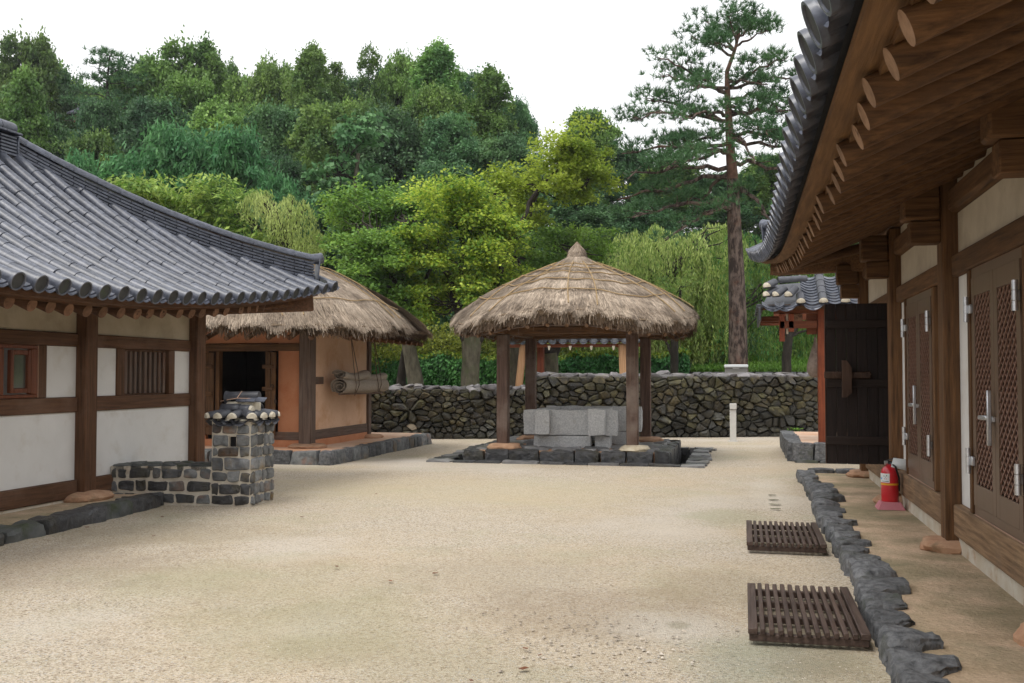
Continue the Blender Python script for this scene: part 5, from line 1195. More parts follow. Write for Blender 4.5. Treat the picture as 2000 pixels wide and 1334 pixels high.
def masonry(root, O, U, N, W_, rows, lo, hi, m='stone', skip=None, dep=.022, first=0, z0=0.0, gap=1.0):
    z = z0
    for r_, h in enumerate(rows):
        u = 0.012 if r_ % 2 == 0 else 0.012
        cuts = [0]; a = rng.uniform(lo * .6, hi)
        while a < W_ - lo * .6: cuts.append(a); a += rng.uniform(lo, hi)
        cuts.append(W_)
        if skip and z < hole[3] and z + h > hole[2] + .03: cuts = [0, skip.x0, skip.x1, W_]
        for i in range(len(cuts) - 1):
            a, c = cuts[i] + rng.uniform(.005, .014) * gap, cuts[i + 1] - rng.uniform(.005, .014) * gap; zz0, zz1 = z + rng.uniform(.005, .015) * gap, z + h - rng.uniform(.005, .015) * gap
            if skip and len(cuts) == 4 and cuts[1] == skip.x0 and i == 1: continue
            j = lambda: rng.uniform(-.016, .016)
            pl = [(a + j() * .6, zz0 + j()), ((a + c) / 2, zz0 + j() * .5), (c + j() * .6, zz0 + j()), (c + j() * .5, (zz0 + zz1) / 2), (c + j(), zz1 + j()), ((a + c) / 2, zz1 + j() * .6), (a + j(), zz1 + j()), (a + j() * .5, (zz0 + zz1) / 2)]
            b = MB(); pillow(b, pl, O, U, (0, 0, 1), N, dep * rng.uniform(.7, 1.3), back=.02, inset=.2, rng=rng); b.build('stone', m if not callable(m) else m(r_), root, fix=False, ang=35)
        z += h
class Sk:
    x0 = hole[0] - CX0; x1 = hole[1] - CX0
    def __call__(s, a, c, z0, z1): return a < s.x1 and c > s.x0 and z0 < hole[3] and z1 > hole[2]
rows = [.12, .15, .145, .165, .13, .15, .13]
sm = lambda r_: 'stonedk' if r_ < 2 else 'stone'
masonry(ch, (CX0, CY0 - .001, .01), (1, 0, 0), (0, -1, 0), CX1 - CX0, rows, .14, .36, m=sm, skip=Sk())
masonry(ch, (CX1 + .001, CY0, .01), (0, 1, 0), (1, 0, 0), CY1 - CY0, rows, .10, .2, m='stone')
# flue wall
FX0 = LX + .13; FZ = .47
FA = Vector((LX + .012, 10.915, 0)); FB = Vector((CX0 - .001, 11.12, 0)); FU = (FB - FA).normalized(); FN = Vector((FU.y, -FU.x, 0)); FL = (FB - FA).length
fp = [FA, FB, Vector((CX0 - .001, 11.70, 0)), Vector((LX + .012, 11.62, 0))]
MB().add([(p.x, p.y, -.05) for p in fp] + [(p.x, p.y, FZ) for p in fp], [(0, 1, 2, 3), (4, 5, 6, 7)] + [(i, (i + 1) % 4, 4 + (i + 1) % 4, 4 + i) for i in range(4)]).build('flue_body', 'mortar', ch, smooth=False)
masonry(ch, FA + FN * .001 + Vector((0, 0, .01)), FU, FN, FL, [.145, .155, .15], .13, .30, m=lambda r_: rng.choice(['stonedk', 'stonedk', 'stone']), dep=.026, gap=1.7)
seeds = [(.1 + i * .2 + rng.uniform(-.06, .06), .1 + j * .19 + rng.uniform(-.04, .04)) for i in range(6) for j in range(3)]
for pl in voronoi(seeds, FL, .56, 1, shrink=.012):
    if pl: b = MB(); pillow(b, pl, FA + Vector((0, 0, FZ)), FU, (0, 1, 0), (0, 0, 1), .02, inset=.15, rng=rng); b.build('stone', 'curb2', ch, fix=False)
# tile cap
cx, cy = (CX0 + CX1) / 2, (CY0 + CY1) / 2
b = MB(); b.add([(CX0 - .02, CY0 - .02, CZ + .03), (CX1 + .02, CY0 - .02, CZ + .03), (CX1 + .02, CY1 + .02, CZ + .03), (CX0 - .02, CY1 + .02, CZ + .03), (cx - .16, cy - .1, CZ + .15), (cx + .16, cy - .1, CZ + .15), (cx + .16, cy + .1, CZ + .15), (cx - .16, cy + .1, CZ + .15)],
      [(0, 3, 2, 1), (4, 5, 6, 7), (0, 1, 5, 4), (1, 2, 6, 5), (2, 3, 7, 6), (3, 0, 4, 7)]); b.build('mortar_bed', 'lime', ch, smooth=False)
cpan = pan_mesh('drip_tile', .22, .24, .05, .02, 'tiledark')
def cover(name, p, d, L=.27, r=.072, plug=True, up=(0, 0, 1), m='tiledark', full=False):
    d = Vector(d).normalized(); b = MB(); seg = 10; rings = 4; V = []
    fr = frame(Vector(p), d, up)
    for k in range(rings):
        for j in range(seg + 1):
            a = math.pi * (j / seg) * (2 if full else 1); V.append(fr @ Vector((L * k / (rings - 1), math.cos(a) * r, math.sin(a) * r)))
    F = [(k * (seg + 1) + j, k * (seg + 1) + j + 1, (k + 1) * (seg + 1) + j + 1, (k + 1) * (seg + 1) + j) for k in range(rings - 1) for j in range(seg)]
    b.add(V, F, 0); o = b.build(name, m, ch, fix=False)
    o.modifiers.new('thick', 'SOLIDIFY').thickness = .012
    if plug:
        V2 = []; F2 = []
        for k, (xx, rr) in enumerate(((-.004, .96), (-.03, .82), (-.042, .45), (-.045, .02))):
            for j in range(seg + 1): a = math.pi * j / seg; V2.append(fr @ Vector((xx + (0 if k else .02), math.cos(a) * r * rr, math.sin(a) * r * rr)))
        for k in range(3):
            for j in range(seg): F2.append((k * (seg + 1) + j, k * (seg + 1) + j + 1, (k + 1) * (seg + 1) + j + 1, (k + 1) * (seg + 1) + j))
        F2.append((0, seg + 1, 2 * (seg + 1), 3 * (seg + 1), 3 * (seg + 1) + seg, 2 * (seg + 1) + seg, seg + 1 + seg, seg))
        MB().add(V2, F2).build('lime_plug', 'lime', ch, fix=False)
    return o
zc = CZ + .065
for x in (CX0 + .06, CX1 - .24 + .02): inst('drip_tile', cpan, frame(Vector((x + .10, CY0 - .05, CZ + .05)), (0, 1, .25), (0, 0, 1)), ch)
inst('drip_tile', cpan, frame(Vector((cx + .01, CY0 - .05, CZ + .05)), (0, 1, .25), (0, 0, 1)), ch)
for y in (CY0 + .10, CY0 + .32, CY0 + .52): inst('drip_tile', cpan, frame(Vector((CX1 + .05, y, CZ + .05)), (-1, 0, .25), (0, 0, 1)), ch); inst('drip_tile', cpan, frame(Vector((CX0 - .05, y, CZ + .05)), (1, 0, .25), (0, 0, 1)), ch)
cover('cover_tile', (CX0 - .03, CY0 - .03, zc), (1, 1, .22)); cover('cover_tile', (CX0 + .12, CY0 - .06, zc), (.3, 1, .2)); cover('cover_tile', (cx + .05, CY0 - .06, zc), (.05, 1, .2)); 
cover('cover_tile', (CX1 + .03, CY0 - .03, zc), (-1, 1, .22)); cover('cover_tile', (CX1 + .06, CY0 + .20, zc), (-1, .1, .2)); cover('cover_tile', (CX1 + .06, CY0 + .42, zc), (-1, 0, .2)); cover('cover_tile', (CX1 + .03, CY1 + .02, zc), (-1, -1, .22))
cover('cover_tile', (CX0 - .06, CY0 + .3, zc), (1, 0, .2)); cover('cover_tile', (CX0 - .03, CY1 + .03, zc), (1, -1, .22))
cover('cover_tile', (CX0 + .05, cy - .14, CZ + .15), (1, 0, 0), L=.25, r=.08, plug=False); cover('cover_tile', (CX1 - .08, cy - .14, CZ + .145), (-1, .0, 0), L=.16, r=.075, plug=True)
cover('cover_tile', (CX0 + .05, cy + .1, CZ + .15), (1, 0, 0), L=.40, r=.08, plug=False)
b = MB(); b.box(CX0 + .08, CX1 - .06, cy - .12, cy + .1, CZ + .12, CZ + .255, ch=.02); b.build('mortar_bed', 'lime', ch)
tm_ = tile_mesh('top_tile', .40, .072, .066, ['tiledark', 'tiledisc'], True); inst('top_tile', tm_, frame(Vector((CX0 + .09, cy - .06, CZ + .305)), (1, .12, .03), (0, 0, 1)), ch)
for k in range(3): MB().bar((cx - .02 + k * .13, cy - .12, CZ + .285), (cx + .10 + k * .13, cy - .11, CZ + .28), .11, .014, up=(0, -.5, 1)).build('flat_tile', 'tile', ch)
m = MB(); m.tube([(CX0 - .0, cy - .1, CZ + .26), (cx, cy - .16, CZ + .30), (CX1 + .02, cy - .05, CZ + .29)], .005, 5); m.tube([(cx, cy - .16, CZ + .30), (cx + .01, cy - .06, CZ + .385), (cx + .02, cy + .03, CZ + .3)], .005, 5); m.build('tie_wire', 'sealant', ch)
# ================================================================ BEHIND THE WALL
# retaining wall of dark field stones, hedge trailing over it
def quick_wall(name, P0, P1, z0, H, seed, m, label, su=.34, sv=.24):
    rng = random.Random(seed); P0 = Vector((*P0, z0)); P1 = Vector((*P1, z0)); L = (P1 - P0).length; U = (P1 - P0).normalized(); N = Vector((U.y, -U.x, 0))
    if N.y > 0: N = -N
    root = thing(name, label, 'wall', (P0 + P1) / 2)
    b = MB(); b.bar(P0 - N * .25 + Vector((0, 0, H / 2)), P1 - N * .25 + Vector((0, 0, H / 2)), .46, H, ch=.02); b.build('wall_core', 'core', root)
    seeds = []; v = sv / 2
    while v < H:
        u = rng.uniform(0, su)
        while u < L: seeds.append((u, v + rng.uniform(-.05, .05))); u += su * rng.uniform(.6, 1.5)
        v += sv
    b = MB()
    for pl in voronoi(seeds, L, H, 1.2, shrink=.012):
        if pl: pillow(b, pl, P0, U, (0, 0, 1), N, rng.uniform(.03, .07), back=.02, inset=.3, rng=rng)
    o = b.build('stones', m, root, fix=False, ang=30); o['kind'] = 'stuff'
    return root
g0 = at(560, 740, 34); g1 = at(1300, 730, 34.5); g2 = at(1700, 730, 31)
quick_wall('retaining_wall', (g0.x, 35.2), (g1.x, 35.3), -0.05, 1.15, 3, 'stonedk', 'dark stone retaining wall half hidden under the trailing hedge')
quick_wall('retaining_wall', (g1.x + .05, 35.3), (6.5, 34.6), -0.05, 1.75, 4, 'curb', 'grey stone retaining wall below the grass bank on the right')
def leafcloud(name, P, D, size, aspect, mats, parent=None, loc=(0, 0, 0), seed=1, droop=0.0, flat=0.5, mi=None, **t):
    """P (N,3) leaf centres, D (N,3) preferred direction of each leaf's length"""
    g = np.random.default_rng(seed); N = len(P)
    d = D + g.normal(0, .45, (N, 3)); d[:, 2] -= droop; d /= np.linalg.norm(d, axis=1, keepdims=True) + 1e-9
    up = np.array([0, 0, 1.0]) + g.normal(0, flat, (N, 3)); s = np.cross(d, up); s /= np.linalg.norm(s, axis=1, keepdims=True) + 1e-9
    L = size * g.uniform(.6, 1.35, N)[:, None]; Wd = L / aspect * .5
    q = np.stack([P - d * L * .5, P + s * Wd - d * L * .05, P + d * L * .5, P - s * Wd - d * L * .05], 1)
    me = fast_mesh(name, (q - np.array(loc)).reshape(-1, 3), 4, mats, mi)
    o = bpy.data.objects.new(name, me); link(o, parent, loc); return tag(o, **t)
rg = np.random.default_rng(44)
# hedge
N = 34000; x0, x1 = g0.x, g1.x + .8; P = np.empty((N, 3)); P[:, 0] = rg.uniform(x0, x1, N)
u = rg.random(N); top = 2.32 + .07 * np.sin(P[:, 0] * 2.2) + .05 * np.sin(P[:, 0] * 5.1)
hang = 0.98 + .18 * np.sin(P[:, 0] * 1.7 + 1) + .13 * np.sin(P[:, 0] * 4.3) + .1 * np.sin(P[:, 0] * 9)
front = u < .72; fr = rg.random(N) ** .8
P[:, 2] = np.where(front, hang + (top - hang) * fr, top + rg.normal(0, .04, N)); bul = .22 * np.sin(np.pi * np.clip((P[:, 2] - .7) / 1.7, 0, 1))
P[:, 1] = np.where(front, 35.1 - bul + rg.normal(0, .10, N) + .07 * np.sin(P[:, 0] * 7 + P[:, 2] * 5), 34.9 + rg.random(N) * 1.6)
D = np.zeros((N, 3)); D[:, 1] = -.6; D[:, 2] = np.where(front, -.9, .3)
mi = ((P[:, 2] > top - .10) & (rg.random(N) < .8)).astype(int)
hedge = thing('hedge', 'long clipped green hedge spilling over the retaining wall behind the courtyard', 'hedge', ((x0 + x1) / 2, 35.2, .9))
leafcloud('foliage', P, D, .12, 1.7, ['hedge', 'hedgetop'], hedge, ((x0 + x1) / 2, 35.2, .9), 3, mi=mi, kind='stuff')
MB().box(x0, x1, 35.25, 36.4, .9, 2.12, ch=.1).build('hedge_core', 'hill', hedge)
# olive shrubs behind the hedge
for i, (px, lab) in enumerate(((600, 'olive green shrub row left of the pale trunks, behind the hedge'), (860, 'yellowish shrub between the two pale tree trunks, behind the hedge'), (1040, 'olive shrub behind the hedge seen through the left half of the pavilion'), (1230, 'olive shrub behind the hedge at the right posts of the pavilion'))):
    c = at(px + 60, 690, 37.5); n = 7500; P = rg.normal(0, 1, (n, 3)); P /= np.linalg.norm(P, axis=1, keepdims=True); P *= (rg.random(n) ** .35)[:, None]
    P = P * np.array([2.9, 1.1, 1.05]) + np.array([c.x, c.y, 2.6]); sh = thing('shrub', lab, 'shrub', (c.x, c.y, 1.2), 'shrubs behind the hedge')
    leafcloud('foliage', P, rg.normal(0, 1, (n, 3)), .13, 1.8, ['olive'], sh, (c.x, c.y, 2.5), 5 + i)
    b = MB(); 
    for k in range(4): b.tube([(c.x + k * .12, c.y, 1.0), (c.x + (k - 1.5) * .7, c.y, 3.0)], [.04, .015], 6)
    b.build('stem', 'barkdk', sh, fix=False)
# grass tufts on the bank
N = 16000; P = np.empty((N, 3)); P[:, 0] = rg.uniform(g1.x - .6, 7, N); P[:, 1] = 35.5 + rg.random(N) ** 1.6 * 5; P[:, 2] = 1.70 + (P[:, 1] - 35.5) * .12 + rg.random(N) * .10
D = rg.normal(0, .4, (N, 3)); D[:, 2] = 1.2
leafcloud('grass', P, D, .20, 5, ['grassblade'], None, (0, 36, 1.5), 9, kind='stuff')
MB().add([(g1.x, 35.35, 1.66), (14, 35.35, 1.70), (14, 42, 2.6), (g1.x, 42, 2.5)], [(0, 1, 2, 3)]).build('grass_bank', 'grass', None, fix=False, kind='structure')

# small tiled gate roof on red posts, seen through the pavilion
sg = thing('tiled_gate', 'small tiled gateway on pale leaning posts seen through the pavilion', 'gate', (-5.0, 29, 0))
GY = 28.6; xa, xb = gy(985, 665, GY).x, gy(1262, 665, GY).x; ze = gy(1120, 671, GY).z
part('beam', 'redx', sg, (xa, xb, GY + .02, GY + .14, gy(1120, 678, GY).z, gy(1120, 671.5, GY).z)); part('purlin', 'redx', sg, (xa, xb, GY + .7, GY + .84, ze + .05, ze + .2))
cmesh = tile_mesh('cover_tile', 1.3, .065, .06, ['tiledark']); pmesh = pan_mesh('drip_tile', 1.2, .28, .06, .03, 'tiledark')
nx_ = int((xb - xa) / .30)
for i in range(nx_):
    x = xa + .15 + i * .30
    inst('roof_tile', cmesh, frame(Vector((x, GY - .22, ze + .12)), (0, 1, .42), (0, 0, 1)), sg); inst('drip_tile', pmesh, frame(Vector((x + .15, GY - .22, ze + .08)), (0, 1, .42), (0, 0, 1)), sg)
MB().add([(xa, GY - .1, ze + .05), (xb, GY - .1, ze + .05), (xb, GY + 1.1, ze + .5), (xa, GY + 1.1, ze + .5)], [(0, 1, 2, 3)]).build('roof_deck', 'redx', sg, fix=False)
def gp(px, py, Y=GY): g = gy(px, py, Y); return (g.x, g.y, g.z)
b = MB(); a = gp(1021, 672); c = gp(1003, 760); b.bar((c[0], GY + .1, 0.0), (a[0], GY + .1, ze), .20, .20, ch=.04); b.build('post', 'pine', sg)
b = MB(); a = gp(1215, 672); b.bar((gp(1221, 760)[0], GY + .1, 0), (a[0], GY + .1, ze), .27, .22, ch=.05); b.build('post', 'pine', sg)
b = MB(); a = gp(1046, 672); b.box(a[0] - .10, a[0] + .10, GY + .65, GY + .85, 0, ze + .05, ch=.02); b.build('post', 'red', sg)
for px in (1075, 1116, 1157, 1200):
    b = MB(); a = gp(px, 680, GY); b.tube([(a[0], GY - .2, a[2] + .06), (a[0], GY - .2, a[2] - .06)], [.05, .02], 6); b.build('lime_drop', 'lime', sg)

# ---- thin damp air between the courtyard and the wood
hz_ = MB().add([(x, y, z) for x in (-105, 75) for y in (-24, 118) for z in (-1.6, 30)], [(0, 1, 3, 2), (4, 6, 7, 5), (0, 4, 5, 1), (2, 3, 7, 6), (0, 2, 6, 4), (1, 5, 7, 3)])
hm = bpy.data.materials.new('haze'); hm.use_nodes = True; nt = hm.node_tree; nt.nodes.clear(); o_ = nt.nodes.new('ShaderNodeOutputMaterial'); pv = nt.nodes.new('ShaderNodeVolumePrincipled')
pv.inputs['Color'].default_value = (.93, .95, 1, 1); pv.inputs['Density'].default_value = 0.0003; pv.inputs['Anisotropy'].default_value = 0.2; nt.links.new(pv.outputs[0], o_.inputs['Volume'])
M['haze'] = hm; hz_.build('haze', 'haze', None, smooth=False, fix=True, kind='stuff')

# ================================================================ TREES
def limb(b, p0, p1, r0, r1, rng, seg=6, wob=.06, n=7, sag=0.0):
    p0 = Vector(p0); p1 = Vector(p1); L = (p1 - p0).length; pts = []
    for i in range(seg + 1):
        u = i / seg; p = p0.lerp(p1, u); k = math.sin(math.pi * u)
        p += Vector((rng.uniform(-1, 1), rng.uniform(-1, 1), rng.uniform(-1, 1))) * wob * L * (0 if i in (0, seg) else 1) + Vector((0, 0, -sag * L * k)); pts.append(p)
    b.tube(pts, [r0 + (r1 - r0) * i / seg for i in range(seg + 1)], n, cap=False); return pts
def puffcloud(puffs, per, size, g, surf=.35):
    """puffs: (x,y,z,r,flat). leaves lie through each puff, denser toward its upper outer shell"""
    Ps = []; Ds = []
    for (x, y, z, r, fl) in puffs:
        n = max(8, int(per * (r ** 2))); st = np.exp(g.normal(0, .42, 3)); d = g.normal(0, 1, (n, 3)); d /= np.linalg.norm(d, axis=1, keepdims=True); d[:, 2] = np.where(d[:, 2] < -.2, -d[:, 2] * .7, d[:, 2])
        rr = r * g.random(n) ** surf * (1 + .25 * np.sin(d[:, 0] * 5 + x) * np.cos(d[:, 1] * 5 + y)); p = d * rr[:, None] * st + g.normal(0, r * .2, (n, 3)); p[:, 2] *= fl
        Ps.append(p + np.array([x, y, z])); dd = d.copy(); dd[:, 2] *= .3; Ds.append(dd)
    return np.concatenate(Ps), np.concatenate(Ds)
def make_tree(name, label, loc, H, Rr, seed, leaf, size, aspect=1.7, per=900, npuff=46, lo=.15, shape='round', droop=.15, bark='barkdk', tr=.2, group=None, pr=(.07, .19), flatp=.8):
    """generic broadleaf: H height, Rr crown radius"""
    g = np.random.default_rng(seed); rng = random.Random(seed); loc = Vector(loc)
    root = thing(name, label, 'tree', loc, group)
    puffs = []; tries = 0
    while len(puffs) < npuff and tries < 4000:
        tries += 1; zt = lo + (1 - lo) * rng.random() ** .8; ang_ = rng.uniform(0, 2 * math.pi)
        if shape == 'round': rad = math.sqrt(max(0, 1 - ((zt - .5) / .52) ** 2)) ** .8
        elif shape == 'tall': rad = (1 - ((zt - .42) / .60) ** 2) ** .9 if abs(zt - .42) < .6 else 0
        elif shape == 'broad': rad = math.sqrt(max(0, 1 - ((zt - .4) / .62) ** 2))
        else: rad = 1
        rad *= .82 + .75 * noise.noise(Vector((math.cos(ang_) * 1.3, math.sin(ang_) * 1.3, zt * 3.2 + seed * 3.1))); rad = max(.08, rad)
        a = ang_; rr = rad * rng.uniform(.25, 1) ** .6
        pr_ = Rr * rng.uniform(*pr) * (1.15 - .2 * zt)
        puffs.append((loc.x + math.cos(a) * rr * (Rr - pr_ * .5), loc.y + math.sin(a) * rr * (Rr - pr_ * .5), loc.z + zt * H - pr_ * .3, pr_, flatp))
    P, D = puffcloud(puffs, per / (Rr * .23) ** 2, size, g)
    n2 = len(P) // 5; sel = g.integers(0, len(P), n2); P = np.concatenate([P, P[sel] + g.normal(0, Rr * .03, (n2, 3)) + np.abs(g.normal(0, Rr * .04, (n2, 1))) * np.array([0, 0, 1.0])]); D = np.concatenate([D, D[sel]])
    cc = loc + Vector((0, 0, H * .55)); leafcloud('crown', P, D, size, aspect, [leaf], root, cc, seed, droop=droop)
    b = MB(); top = loc + Vector((rng.uniform(-.1, .1) * Rr, 0, H * .86)); limb(b, loc - Vector((0, 0, .4)), top, tr, tr * .15, rng, seg=8, wob=.012, n=9)
    for (x, y, z, r, f) in sorted(puffs, key=lambda q: q[2])[::6]:
        zz = max(loc.z + H * .12, z - math.hypot(x - loc.x, y - loc.y) * .8); u = (zz - loc.z) / (H * .86); s_ = loc.lerp(top, min(.95, u)); limb(b, s_, (x, y, z), tr * .32 * (1.1 - u * .7), tr * .05, rng, seg=4, wob=.05, n=5)
    b.build('trunk', bark, root, fix=False); return root
def copy_tree(src, label, loc, rot, sc_, group=None):
    r_ = src.copy(); link(r_, None, loc); r_.rotation_euler = (0, 0, rot); r_.scale = sc_; r_['label'] = label
    if group: r_['group'] = group
    for ch_ in list(src.children):
        c_ = ch_.copy(); col.objects.link(c_); c_.parent = r_
    return r_
# prototypes of the woodland trees are the first ones placed
PROTO = {}
KINDS = {
    'oak': dict(H=10, Rr=4.0, leaf='oak', size=.22, aspect=1.5, per=560, npuff=270, lo=.06, shape='round', tr=.22),
    'oakdk': dict(H=10, Rr=4.2, leaf='oakdk', size=.21, aspect=1.6, per=560, npuff=270, lo=.06, shape='broad', tr=.22),
    'tall': dict(H=11, Rr=3.0, leaf='oak', size=.20, aspect=1.6, per=470, npuff=180, lo=.08, shape='tall', tr=.18, pr=(.08, .20)),
    'airy': dict(H=11, Rr=2.8, leaf='oak', size=.19, aspect=1.6, per=190, npuff=110, lo=.2, shape='tall', tr=.13, pr=(.09, .19)),
    'locust': dict(H=7, Rr=4.2, leaf='locust', size=.34, aspect=3.4, per=420, npuff=150, lo=.08, shape='broad', tr=.18, droop=.35, flatp=.5, pr=(.10, .22)),
}
def woodland(px, ytop, D_, wpx, kind, label, seed, hmin=6.5):
    top = at(px, ytop, D_); bz = ht(top.x, top.y); H = max(hmin, top.z - bz); base = Vector((top.x, top.y, top.z - H)); Rr = wpx * D_ / FPX / 2
    k = KINDS[kind]; rng = random.Random(seed); key = (kind, seed % 2)
    if key not in PROTO:
        kk = dict(k); h0, r0 = kk.pop('H'), kk.pop('Rr')
        r_ = make_tree('broadleaf_tree', label, base, h0, r0, seed, group='trees of the wooded hill', **kk); PROTO[key] = (r_, h0, r0)
        r_.scale = (Rr / r0, Rr / r0, H / h0)
    else:
        src, h0, r0 = PROTO[key]; copy_tree(src, label, base, rng.uniform(0, 6.28), (Rr / r0, Rr / r0, H / h0), 'trees of the wooded hill')
WL = [
 (-40, 125, 72, 230, 'oak', 'dark green tree at the far left edge of the wooded skyline'),
 (58, 92, 70, 200, 'oak', 'first round crown of the skyline at the left, rising above its neighbours'),
 (118, 145, 74, 170, 'oakdk', 'lower dark crown right of the first skyline tree'),
 (45, 150, 52, 200, 'tall', 'yellow tinged tree in front of the first skyline tree, behind the ridge end'),
 (300, 125, 68, 210, 'oak', 'skyline crown just right of the dark conifer'),
 (378, 102, 70, 230, 'oak', 'large rounded crown topping the left half of the skyline'),
 (468, 160, 76, 170, 'oak', 'hazy green crown in the dip of the skyline left of centre'),
 (535, 135, 72, 160, 'oak', 'small bright crown at the right end of the skyline dip'),
 (608, 95, 64, 170, 'tall', 'tall ragged crown beside the airy tree on the skyline'),
 (655, 125, 66, 130, 'airy', 'thin ragged tree between two taller crowns on the skyline'),
 (722, 90, 66, 120, 'airy', 'airy see-through tree on the skyline left of the tallest crown'),
 (780, 125, 68, 150, 'oak', 'crown tucked between the airy tree and the tallest crown'),
 (852, 90, 60, 210, 'tall', 'tallest full crown of the wooded skyline, above the maples'),
 (905, 150, 64, 150, 'oakdk', 'dark crown filling the gap right of the tallest crown'),
 (958, 138, 60, 170, 'tall', 'stepped crown at the right shoulder of the wood'),
 (1010, 205, 62, 130, 'oakdk', 'last dark crown before the open sky, left of the yellow tree'),
 (1142, 222, 66, 170, 'oak', 'green crown rising behind the yellow tree top'),
 (1225, 300, 66, 200, 'oakdk', 'dark tree behind the lower left boughs of the tall pine'),
 (1320, 325, 64, 220, 'oak', 'green tree seen through the middle of the tall pine'),
 (1420, 345, 62, 200, 'oakdk', 'tree seen just left of the trunk of the tall pine'),
 (1510, 310, 62, 210, 'oak', 'tree between the pine trunk and the eave corner'),
 (1620, 330, 62, 220, 'oak', 'tree hidden partly behind the right eave'),
 (90, 240, 54, 210, 'oakdk', 'dark tree below the first skyline crown, behind the roof ridge'),
 (200, 205, 60, 170, 'oakdk', 'dark tree directly below the conifer on the left'),
 (190, 270, 50, 180, 'oak', 'green tree above the tiled hip at the left'),
 (310, 205, 58, 230, 'oakdk', 'broad dark crown below the large rounded skyline crown'),
 (430, 215, 58, 240, 'oak', 'mid green crown above the locust mass'),
 (545, 220, 56, 210, 'oakdk', 'dark vine hung tree above the right end of the locusts'),
 (640, 215, 54, 230, 'oak', 'layered green tree above the large leaved tree'),
 (765, 225, 54, 240, 'oakdk', 'broad dark tree in the middle of the wood'),
 (880, 235, 53, 230, 'oakdk', 'dark tree directly above the bright maple crown'),
 (990, 275, 52, 210, 'oakdk', 'dark tree left of the yellow tree top'),
 (560, 320, 48, 180, 'oakdk', 'dark tree above the small willow'),
 (860, 330, 46, 240, 'oakdk', 'dark tree showing just above the bright maple'),
 (1130, 380, 50, 240, 'oakdk', 'dark tree under the yellow tree top'),
 (1260, 400, 50, 220, 'oakdk', 'dark tree behind the lowest left boughs of the pine'),
 (700, 330, 47, 190, 'oakdk', 'dark tree above the green maple at left of centre'),
 (240, 330, 44, 230, 'locust', 'blue green locust at the left above the tiled hip'),
 (345, 262, 43, 260, 'locust', 'feathery blue green locust in the middle of the locust mass'),
 (455, 275, 42, 260, 'locust', 'feathery locust at the right of the locust mass'),
 (540, 350, 41, 170, 'locust', 'low locust above the small willow'),
 (150, 320, 42, 170, 'locust', 'low locust beside the roof ridge end'),
]
WL += [
 (-5, 150, 76, 200, 'oakdk', 'filler crown behind the far left edge crown'),
 (90, 125, 78, 170, 'oak', 'pale crown behind the first pair of skyline crowns'),
 (165, 175, 74, 150, 'oak', 'crown just left below the skyline conifer'),
 (250, 150, 76, 180, 'oakdk', 'dark crown behind and right of the skyline conifer'),
 (340, 145, 78, 200, 'oakdk', 'dark crown backing the large rounded skyline crown'),
 (425, 140, 78, 180, 'oak', 'hazy crown right behind the large rounded skyline crown'),
 (500, 165, 80, 200, 'oakdk', 'darker crown low in the skyline dip'),
 (575, 150, 78, 180, 'oakdk', 'dark crown behind the small bright one at the right end of the dip'),
 (640, 160, 76, 170, 'oak', 'crown behind the thin ragged skyline tree'),
 (700, 160, 76, 180, 'oakdk', 'dark crown backing the airy skyline tree from the left'),
 (755, 150, 76, 170, 'oakdk', 'dark crown backing the airy skyline tree from the right'),
 (815, 135, 72, 190, 'oakdk', 'dark crown backing the left flank of the tallest crown'),
 (890, 175, 72, 180, 'oak', 'crown behind the right flank of the tallest crown'),
 (935, 185, 70, 170, 'oakdk', 'dark crown behind the stepped shoulder crown'),
 (985, 240, 70, 160, 'oak', 'crown behind the last dark crown before the open sky'),
 (370, 170, 62, 200, 'oak', 'lit green crown in front of the large rounded skyline crown'),
 (505, 215, 62, 200, 'oak', 'lit green crown below the skyline dip'),
 (700, 215, 60, 180, 'oak', 'lit green crown above the large leaved tree'),
 (850, 180, 57, 180, 'oak', 'lit green crown in front of the tallest crown'),
]
for i, t_ in enumerate(WL): woodland(*t_, seed=i + 10)
